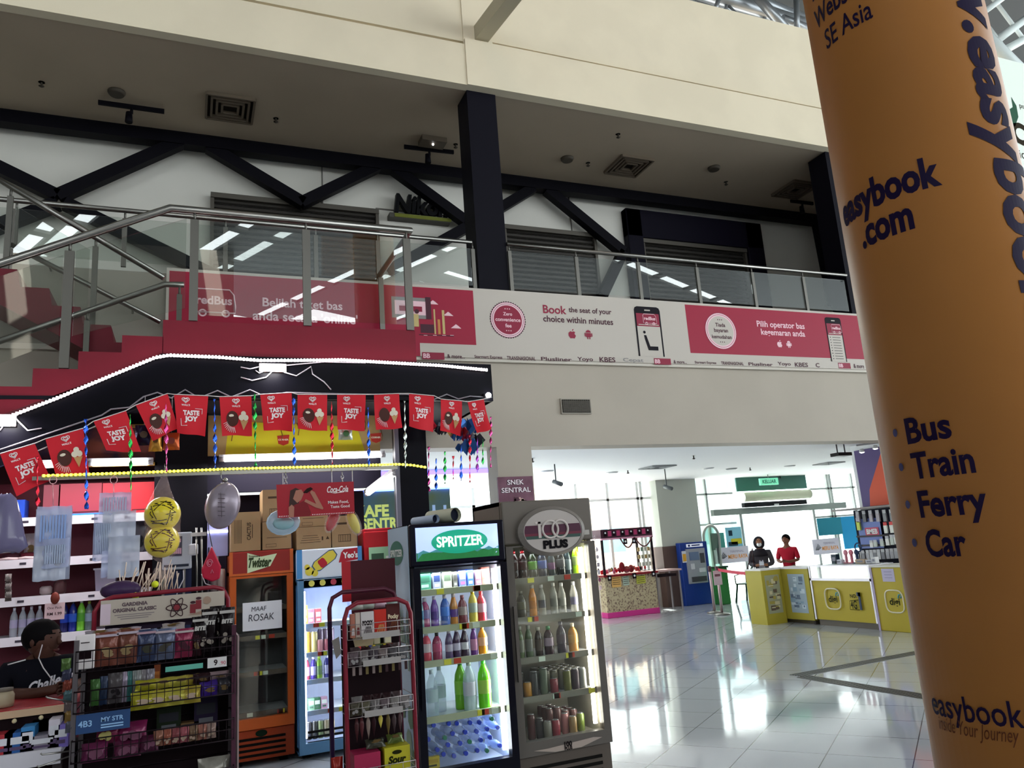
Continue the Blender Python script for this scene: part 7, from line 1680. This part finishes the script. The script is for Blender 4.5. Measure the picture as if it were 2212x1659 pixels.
# hanging spoons and toys
for i, (px, col, l_, k) in enumerate(((770, '3a1418', .14, 'long dark red'), (781, '4a1c20', .13, 'second dark red'), (795, '7a6860', .13, 'grey brown'), (807, '2a1418', .12, 'black red'), (822, 'b8a848', .08, 'yellow bow like'), (838, '5a4a20', .13, 'olive'), (851, '3a2a2c', .12, 'dark'), (864, '4a3436', .12, 'rightmost dark'))):
    q = pY(px, 1575, 4.88); b = B(); b.lathe([(1e-4, -l_), (.012, -l_*.5), (.014, -l_*.3), (.004, 0)], (0, 0, 0), 8, 0, True, 1, .4); o = b.build('hanging_pack', mat(col, .35)); o.location = (q.x, 4.87, MT[2]-.005); tag(o, k+' narrow pack hanging under the lower wire basket', 'packet', 'packs hanging under the lower wire basket')
for i in range(9):
    o = B().box(-.008, .008, -.004, .004, -.05, 0).build('hanging_pack', mat(random.choice(['5a4448', '3a2428', '6a5c38', '7a6a68']), .4)); o.location = (MZ0+.05+i*.04, 4.87, MT[1]-.004); tag(o, ORD[i]+' short pack from the left hanging under the upper wire basket', 'packet', 'short packs hanging under the upper wire basket')
t = thing('sweets_box', 'pink sweets box at the bottom left of the sweets rack', 'box', (pY(795, 1645, 4.87).x, 4.87, MT[3]+.01)); B().box(-.08, .075, 0, .15, 0, .15).build('box_body', mat('9a2448', .4), t); b = B(); txt(b, 'Cherry', (0, 0, .06), XA, ZA, w=.1, lift=.002, shear=.3); b.build('print', mat('d8a0b0', .4), t)
t = thing('sweets_box', 'yellow sour sweets box at the bottom right of the sweets rack', 'box', (pY(858, 1640, 4.87).x, 4.87, MT[3]+.01)); B().box(-.075, .08, 0, .15, 0, .16).build('box_body', mat('b0a828', .4), t); b = B(); txt(b, 'Sour', (0, 0, .09), XA, ZA, w=.11, h=.045, bold=.05, lift=.002, shear=.2); disc(b, (0, -.0, .13), XA, ZA, .03, 12, 0, .002, ry=.012); b.build('print', mat('24240c', .4), t)
for dx, z, col, l, w_ in ((0, .18, '6a7a3a', 'green packet lying over the yellow sour box', .10), (-.12, .17, '4a4a3c', 'dark packet lying over the pink sweets box', .12)):
    packet(pY(858, 1640, 4.9).x+dx, 4.92, MT[3]+z, w_, .06, col, l, d_=.05, rx=R(-40))
q = pY(728, 1640, 5.0); packet(q.x, 5.0, .40, .07, .16, 'b82a1c', 'red foil packet at the left foot of the sweets rack', s=None, pc='d8803a'); tag(B().box(q.x-.04, q.x+.04, 4.97, 5.06, 0, .4).build('carton', mat('4a2028', .5)), 'dark red carton under the red foil packet', 'box')
t = thing('leaflet', 'folded grey leaflet hanging on the left post of the sweets rack', 'leaflet', (pY(727, 1395, 5.0).x, 5.02, pY(727, 1395, 5.0).z)); B().prism([(-.025, 0, .03), (.02, 0, .05), (.03, 0, -.05), (.0, 0, -.08)], (0, .006, 0)).build('sheet', mat('8a8480', .5), t)
# ================================================================ GOODS HANGING IN THE SHOP FRONT
YHG = 6.86
def hook(T, x, y0, y1, Y=YHG):
    b = B(); a = pY(x, y0, Y); c = pY(x, y1, Y); h = a.z-c.z
    b.tube([a+V((.025*math.cos(t_), 0, -.025+.03*math.sin(t_))) for t_ in [PI*2*i/14 for i in range(14)]], .003, 5, closed=True)
    b.tube([a+V((0, 0, -.05)), c+V((0, 0, -.01))], .003, 5); b.tube([a, pY(x, y0-6, 6.975)], .004, 5); b.build('hook', mat('e0a8b0', .3, metal=.4), T, w=True)
def polybag(b, pts, Y, d, mi=0):
    """loose clear bag through pixel outline pts"""
    P3 = [pY(x, y, Y) for x, y in pts]; c = sum(P3, V((0, 0, 0)))/len(P3); n = len(P3)
    ring = [p_.lerp(c, .45)+V((0, -d, 0)) for p_ in P3]; ringb = [p_.lerp(c, .45)+V((0, d, 0)) for p_ in P3]
    b.add(P3+ring+[c+V((0, -d*1.15, 0))], [(i, (i+1) % n, n+(i+1) % n, n+i) for i in range(n)]+[(n+i, n+(i+1) % n, 2*n) for i in range(n)], mi, True)
    b.add(P3+ringb+[c+V((0, d*1.15, 0))], [((i+1) % n, i, n+i, n+(i+1) % n) for i in range(n)]+[(n+(i+1) % n, n+i, 2*n) for i in range(n)], mi, True)
CB1 = clear('b8c0e0', .5, .2); CB2 = clear('c0c6d8', .6, .2); MB_ = mat('8fa8d8', .6); MB2 = mat('a8b4cc', .6)
def bagset(label, x, yt, sheets):
    T = thing('clear_bag_bundle', label, 'plastic bags', tuple(pY(x, yt, YHG)))
    hook(T, x, 1030, yt+40)
    for i, (x0, y0, x1, y1, dy, m, inner) in enumerate(sheets):
        Y = YHG-.02*i+dy; b = B()
        a = pY(x0, y0, Y); c = pY(x1, y1, Y); g = []; n = 6
        for j in range(n+1):
            for k in range(n+1): g.append(V((a.x+(c.x-a.x)*k/n, Y+.012*math.sin(k*1.7+i)+.008*math.sin(j*2.1+i*2), a.z+(c.z-a.z)*j/n+.004*math.sin(k*2+i))))
        fs = [(j*(n+1)+k, (j+1)*(n+1)+k, (j+1)*(n+1)+k+1, j*(n+1)+k+1) for j in range(n) for k in range(n)]
        b.add(g, fs, 0, True); b.add([p_+V((0, .006, 0)) for p_ in g], [tuple(reversed(f)) for f in fs], 0, True)
        o = b.build('bag', m, T, w=True)
        if inner:
            b = B(); 
            for k in range(9):
                xx = a.x+(c.x-a.x)*(.12+.085*k); b.box(xx, xx+(c.x-a.x)*.05, Y-.012, Y-.006, a.z+(c.z-a.z)*.85, a.z+(c.z-a.z)*.22)
            b.build('folded_masks', inner, o, w=True)
bagset('hanging bundle of clear bags with pale blue masks, left of two', 115, 1052, [(78, 1100, 150, 1250, .03, CB2, None), (80, 1095, 152, 1180, 0, CB1, MB_), (92, 1165, 148, 1225, -.01, CB1, MB2), (75, 1180, 140, 1252, .02, CB2, None)])
bagset('hanging bundle of clear bags, right of two, beside the net of balls', 246, 1036, [(215, 1065, 283, 1110, 0, CB1, MB2), (222, 1105, 292, 1180, -.01, CB2, None), (203, 1110, 243, 1210, .02, CB1, MB2), (235, 1160, 300, 1245, 0, CB2, None), (220, 1190, 262, 1245, .03, CB1, None)])
# balls in the net
T = thing('ball_net', 'clear net holding two yellow balls', 'net', tuple(pY(356, 1015, YHG)))
pr = [(356, 1012, 2), (354, 1035, 7), (351, 1060, 15), (349, 1090, 26), (351, 1112, 33), (352, 1140, 30), (351, 1172, 32), (352, 1198, 24), (352, 1215, 8), (350, 1235, 16), (350, 1250, 12)]
b = B(); pts = [pY(x, y, YHG) for x, y, r_ in pr]; b.tube(pts, [r_*.00425 for x, y, r_ in pr], 16, caps=False); b.build('netting', clear('e8c8c8', .10, .25), T, w=True)
b = B(); b.tube([pY(356, 1002, YHG), pY(356, 1014, YHG)], .004, 6); b.build('tie', STEEL, T, w=True)
for i, (x, y, l) in enumerate(((351, 1110, 'upper yellow ball with black figures in the hanging net'), (350, 1169, 'lower yellow ball with dark star figures in the hanging net'))):
    c = pY(x, y, YHG); t = thing('ball', l, 'ball', tuple(c)); r_ = .136 if i == 0 else .130
    B().ball((0, 0, 0), r_, 28).build('ball_body', mat('d8c428', .3, coat=.5), t); b = B(); random.seed(31+i)
    for k in range(7):
        an = k*2*PI/7+.3; pts = []
        for j in range(6):
            q = V((math.cos(an+.18*j*(1 if j % 2 else -1))*(.55+.06*(j % 3)), -.75, math.sin(an+.12*j)*(.55+.07*((j+1) % 3)))).normalized()*(r_+.001); pts.append(q)
        b.tube([q*1.01 for q in pts], .0042, 4)
    for k in range(5): a1 = V((math.cos(k*1.256), -.95, math.sin(k*1.256))).normalized()*(r_+.001); a2 = V((math.cos((k+1)*1.256+.3)*.5, -.95, math.sin((k+1)*1.256+.3)*.5)).normalized()*(r_+.001); b.tube([a1, ((a1+a2)/2).normalized()*(r_+.001), a2], .0042, 4)
    b.build('figure_lines', mat('3a2c10' if i == 0 else '5c2c1c', .4), t)
# foil balloon shaped like a ball
c = pY(481, 1092, 6.9); T = thing('foil_balloon', 'grey football shaped foil balloon hanging by the black wall', 'balloon', tuple(c))
g = B(); g.ball((0, 0, 0), .15, 28, 0, .92, .55, 1.30)
for i, v in enumerate(g.v):
    an = math.atan2(v.y, v.x); k = 1+.03*math.sin(an*11)*(.25+abs(v.z)/.2); g.v[i] = V((v.x*k, v.y*k, v.z))
g.xf(Matrix.Rotation(R(12), 4, 'Y')); g.build('balloon_body', mat('8a7f8b', .3, metal=.3, coat=.5, bump=.3, nscale=12), T)
b = B(); b.tube([(-.02, -.085, .1), (-.015, -.09, 0), (-.01, -.085, -.1)], .002, 4)
for k in range(6): b.tube([(-.04, -.088, .09-.035*k), (.015, -.09, .085-.035*k)], .002, 4)
b.build('lacing_print', mat('5a4e58', .4), T); b = B(); b.tube([(0, 0, .19), (-.015, 0, .24), (-.01, 0, .30)], .004, 5); b.ball((.02, 0, .21), .02, 8); b.build('hook', STEEL, T)
# red triangular pouch
c = pY(458, 1222, 7.0); T = thing('pouch', 'red hanging pouch with pink print below the foil balloon', 'bag', tuple(c))
B().prism([(-.075, -.03, -.09), (-.08, -.03, -.02), (-.005, -.03, .16), (.07, -.03, -.01), (.06, -.03, -.11), (0, -.03, -.13)], (0, .06, 0)).build('pouch_body', mat('b01838', .35), T, bevel=.012)
b = B(); b.tube([(-.02+.025*math.cos(a_)*(1-a_/16), -.034, .02+.035*math.sin(a_)*(1-a_/16)) for a_ in [i*.5 for i in range(24)]], .003, 4); b.tube([(-.01, -.034, -.06), (.0, -.034, -.03), (.01, -.034, -.06)], .003, 4); b.build('print', mat('d88098', .4), T)
B().tube([(0, 0, .15), (-.03, 0, .30), (-.035, 0, .42)], .004, 5).build('cord', mat('4a4a54', .4), T)
B().tube([(-.08, -.02, -.06), (-.05, -.02, -.14), (.02, -.02, -.17)], .004, 5).build('drawstring', mat('c8b8c0', .4), T)
# bag of lilac goods at the far left
c = pY(10, 1135, 6.8); T = thing('plastic_bag', 'shiny lilac plastic bag hanging at the far left edge', 'bag', tuple(c))
b = B(); b.lathe([(.03, .23), (.07, .19), (.10, .06), (.14, -.08), (.16, -.16), (.10, -.2)], (0, 0, 0), 18, 0, True, 1, .5)
for i, v in enumerate(b.v): an = math.atan2(v.y, v.x); b.v[i] = v*(1+.05*math.sin(an*7+v.z*20))
b.build('bag_body', mat('6a6484', .2, coat=.6, bump=.4, nscale=9), T)
# device on the rail by the wall: grey terminal
YD = 7.5
T = thing('payment_terminal', 'pale grey terminal with a dark screen mounted on the black wall', 'terminal', tuple(pY(380, 1190, YD)))
a = pY(352, 1152, YD); c = pY(414, 1228, YD)
B().box(a.x, c.x, YD, YD+.08, c.z, a.z).build('casing', mat('a8adb8', .4), T, w=True, bevel=.012)
b = B(); rect(b, pY(380, 1180, YD), XA, ZA, .10, .17, 0, .003); rect(b, pY(380, 1168, YD), XA, ZA, .08, .03, 1, .005)
for k in range(5): rect(b, pY(374+k*4, 1190, YD), XA, ZA, .012, .05, 1, .005)
rect(b, pY(381, 1222, YD), XA, ZA, .2, .022, 2, .004); b.build('screen', [mat('3c3a4c', .3), mat('b88aa0', .4), mat('1c2436', .4)], T, w=True)
B().box(c.x-.03, c.x+.05, YD-.01, YD+.05, pY(410, 1200, YD).z, pY(410, 1175, YD).z).build('handset', mat('c8c8d0', .35), T, w=True, bevel=.015)
B().tube([pY(396, 1232, YD), pY(397, 1250, YD), pY(386, 1272, YD), pY(380, 1290, YD)], .005, 6).build('cable', mat('c8c8d4', .4), T, w=True)
b = B(); b.box(a.x+.0, a.x+.02, YD+.02, YD+.05, 1.2, c.z); b.box(c.x-.07, c.x-.05, YD+.02, YD+.05, 1.2, c.z); b.build('stand_tube', STEEL, T, w=True)
B().box(a.x, c.x, YD+.05, YD+.3, .0, 1.75).build('base_cabinet', mat('1c2444', .5), T, w=True)
for x, l in ((424, 'left'), (435, 'right')): tag(B().tube([pY(x, 1140, 7.4), pY(x+2, 1300, 7.4)], .008, 6).build('slotted_upright', STEEL), l+' slotted steel upright beside the grey terminal', 'rail')
tag(B().box(pY(412, 1155, 7.4).x, pY(446, 1155, 7.4).x, 7.38, 7.41, pY(430, 1158, 7.4).z, pY(430, 1150, 7.4).z).build('steel_arm', mat('d8d8dc', .3, metal=.5)), 'short bright steel arm between the terminal and the balloon', 'bracket')
# cluttered violet-lit stand left of the orange cooler
t = thing('display_card', 'white blue lit card stand left of the orange cooler', 'card', (pY(465, 1150, 7.9).x, 7.86, 1.6)); a = pY(448, 1150, 7.86); c = pY(492, 1200, 7.86)
B().box(a.x, c.x, 7.86, 7.88, c.z, a.z+.2).build('card', mat('b0b4e8', .4), t, w=True); B().box(a.x, c.x, 7.84, 7.86, a.z-.01, a.z+.01).build('light_edge', mat('e8e8ff', .4, emit=3), t, w=True); B().box(a.x+.08, a.x+.1, 7.88, 7.9, 0, c.z+.1).build('stand_post', STEEL, t, w=True)
for px, z, col, l in ((462, 1.50, '8a7a78', 'grey spray can left of the orange cooler'), (478, 1.50, 'b8a8a0', 'beige spray can left of the orange cooler'), (470, 1.15, '4a5a4a', 'dark green can on the lower ledge left of the orange cooler')):
    q = pY(px, 1280, 7.75); can((q.x, 7.75, z), lm(col), l, h=.2, r=.035)
tag(B().box(pY(449, 1280, 7.7).x, pY(492, 1280, 7.7).x, 7.66, 7.86, 1.48, 1.50).box(pY(449, 1280, 7.7).x, pY(492, 1280, 7.7).x, 7.66, 7.86, 1.13, 1.15).box(pY(449, 1280, 7.7).x, pY(451, 1280, 7.7).x, 7.66, 7.86, 0, 1.9).build('narrow_shelf', mat('3a3240', .5)), 'narrow dark shelf left of the orange cooler', 'shelf')
# hanging red cola sign with chains
YC = 6.85
tl, tr_, br, bl = pY(597, 1047, YC), pY(764, 1040, YC), pY(766, 1109, YC), pY(600, 1119, YC)
T = thing('hanging_sign', 'red cola sign with a drinking figure hanging on two chains', 'sign', tuple((tl+tr_)/2))
B().prism([bl, br, tr_, tl], (0, .02, 0)).build('panel', mat('a01828', .35), T, w=True)
u_ = (tr_-tl).normalized(); v_ = (tl-bl).normalized(); W_ = (tr_-tl).length; H_ = (tl-bl).length
def sp_(u, v): return bl+u_*u*W_+v_*v*H_
b = B(); txt(b, 'Coca-Cola', sp_(.78, .78), u_, v_, w=W_*.28, h=H_*.2, bold=.02, shear=.35, lift=.004); b.tube([sp_(.66, .70)+V((0, -.004, 0)), sp_(.74, .66)+V((0, -.004, 0)), sp_(.86, .69)+V((0, -.004, 0))], .003, 4)
txt(b, 'Makes Food,', sp_(.78, .38), u_, v_, w=W_*.27, lift=.004, bold=.01); txt(b, 'Taste Good', sp_(.80, .25), u_, v_, w=W_*.25, lift=.004, bold=.01)
for k in range(44): 
    if k > 18 or k < 6: rect(b, sp_(.02+k*.022, .04), u_, v_, .006, .008, 0, .004)
b.build('lettering', mat('f0e0e0', .5), T, w=True)
b = B()
def pp(pts, mi, l): poly(b, bl, u_, v_, [(x*W_, y*H_) for x, y in pts], mi, l)
pp([(.14, 0), (.15, .45), (.17, .8), (.24, .88), (.30, .8), (.28, .5), (.26, .3), (.25, 0)], 1, .003)
pp([(.20, .55), (.24, .8), (.31, .82), (.34, .7), (.30, .5), (.25, .42)], 0, .004); pp([(.17, .0), (.2, .35), (.28, .42), (.36, .5), (.42, .1), (.40, .0)], 2, .005)
pp([(.34, .45), (.48, .25), (.57, .18), (.58, .22), (.48, .72), (.44, .78), (.42, .72), (.49, .36), (.36, .52)], 0, .006); pp([(.33, .72), (.38, .70), (.46, .82), (.43, .88), (.38, .84)], 3, .007); pp([(.14, 0), (.14, .3), (.18, .38), (.21, .3), (.20, 0)], 0, .0065)
b.build('figure_print', [mat('a8705e', .5), mat('3a2420', .5), mat('7a1820', .5), mat('2c1a18', .5)], T, w=True)
for px in (617, 739):
    b = B(); a = pY(px, 1019, YC+.05); 
    for k in range(4): b.tube([a+V((.012*math.cos(t_)*(1 if k % 2 else .3), .012*math.cos(t_)*(.3 if k % 2 else 1), -.02-.028*k+.018*math.sin(t_))) for t_ in [2*PI*i/10 for i in range(10)]], .003, 5, closed=True)
    b.build('chain', STEEL, T, w=True)
# slippers and bag below the sign
for x, y, col, l, rz in ((719, 1122, 'a82430', 'red slipper in a clear bag hanging below the cola sign', 25), (764, 1128, 'c8b838', 'yellow slipper in a clear bag hanging below the cola sign', -22)):
    c = pY(x, y, 6.95); T = thing('slipper', l, 'slipper', tuple(c)); b = B(); b.ball((0, 0, 0), .07, 14, 0, .62, .35, 1.55); b.xf(Matrix.Rotation(R(rz), 4, 'Y')); b.build('sole', mat(col, .35), T); b = B(); b.ball((0, .0, 0), .085, 12, 0, .7, .42, 1.5); b.xf(Matrix.Rotation(R(rz), 4, 'Y')); b.build('clear_wrap', clear('e0d8d8', .15, .1), T)
    B().tube([(0, 0, .1), (0, 0, .47)], .003, 5).build('tie', mat('c8c8c8', .4), T)
c = pY(612, 1128, 6.98); T = thing('clear_bag', 'pale blue clear bag hanging behind the left end of the cola sign', 'plastic bag', tuple(c)); b = B(); b.ball((0, 0, 0), .15, 14, 0, .95, .25, .75); b.build('bag_body', clear('a8c8dc', .5, .15), T); b = B(); b.ball((0, -.03, -.01), .07, 10, 0, 1.3, .3, .8); b.build('contents', mat('8ab0b8', .4), T); B().tube([(0, 0, .1), (0, 0, .47)], .003, 5).build('tie', mat('c8c8c8', .4), T)

# foil bags and papers behind the flags
for x0, y0, x1, y1, col, c2, l in ((322, 930, 350, 975, 'b8863a', '5a3a1c', 'gold foil snack bag hanging behind the fourth flag'), (352, 935, 388, 972, 'a8502a', '6a2418', 'orange foil snack bag hanging right of the gold one'), (730, 925, 762, 950, 'b8c0b8', '3a6a3a', 'silver and green foil balloon behind the ninth flag'), (292, 918, 330, 962, '241c34', '4a3a2a', 'dark glossy bag behind the fourth flag')):
    a = pY(x0, y0, 7.12); c = pY(x1, y1, 7.12); t = thing('foil_bag', l, 'packet', ((a.x+c.x)/2, 7.12, c.z)); b = B(); pillow(b, c.x-a.x, a.z-c.z, .06, wob=x0); b.build('wrapper', mat(col, .2, metal=.5, bump=.5, nscale=18), t); b = B(); disc(b, (0, -.04, (a.z-c.z)*.5), XA, ZA, (c.x-a.x)*.22, 10, 0, .002); b.build('print', mat(c2, .4), t); B().tube([(0, 0, a.z-c.z), (0, .02, 3.19-c.z)], .002, 4).build('string', mat('b0b0b0', .5), t)
t = hung(172, 918, 222, 966, 7.95, 'b8bcd8', 'paper_sheet', 'bluish white paper pinned above the left shelves', 'paper', .004)
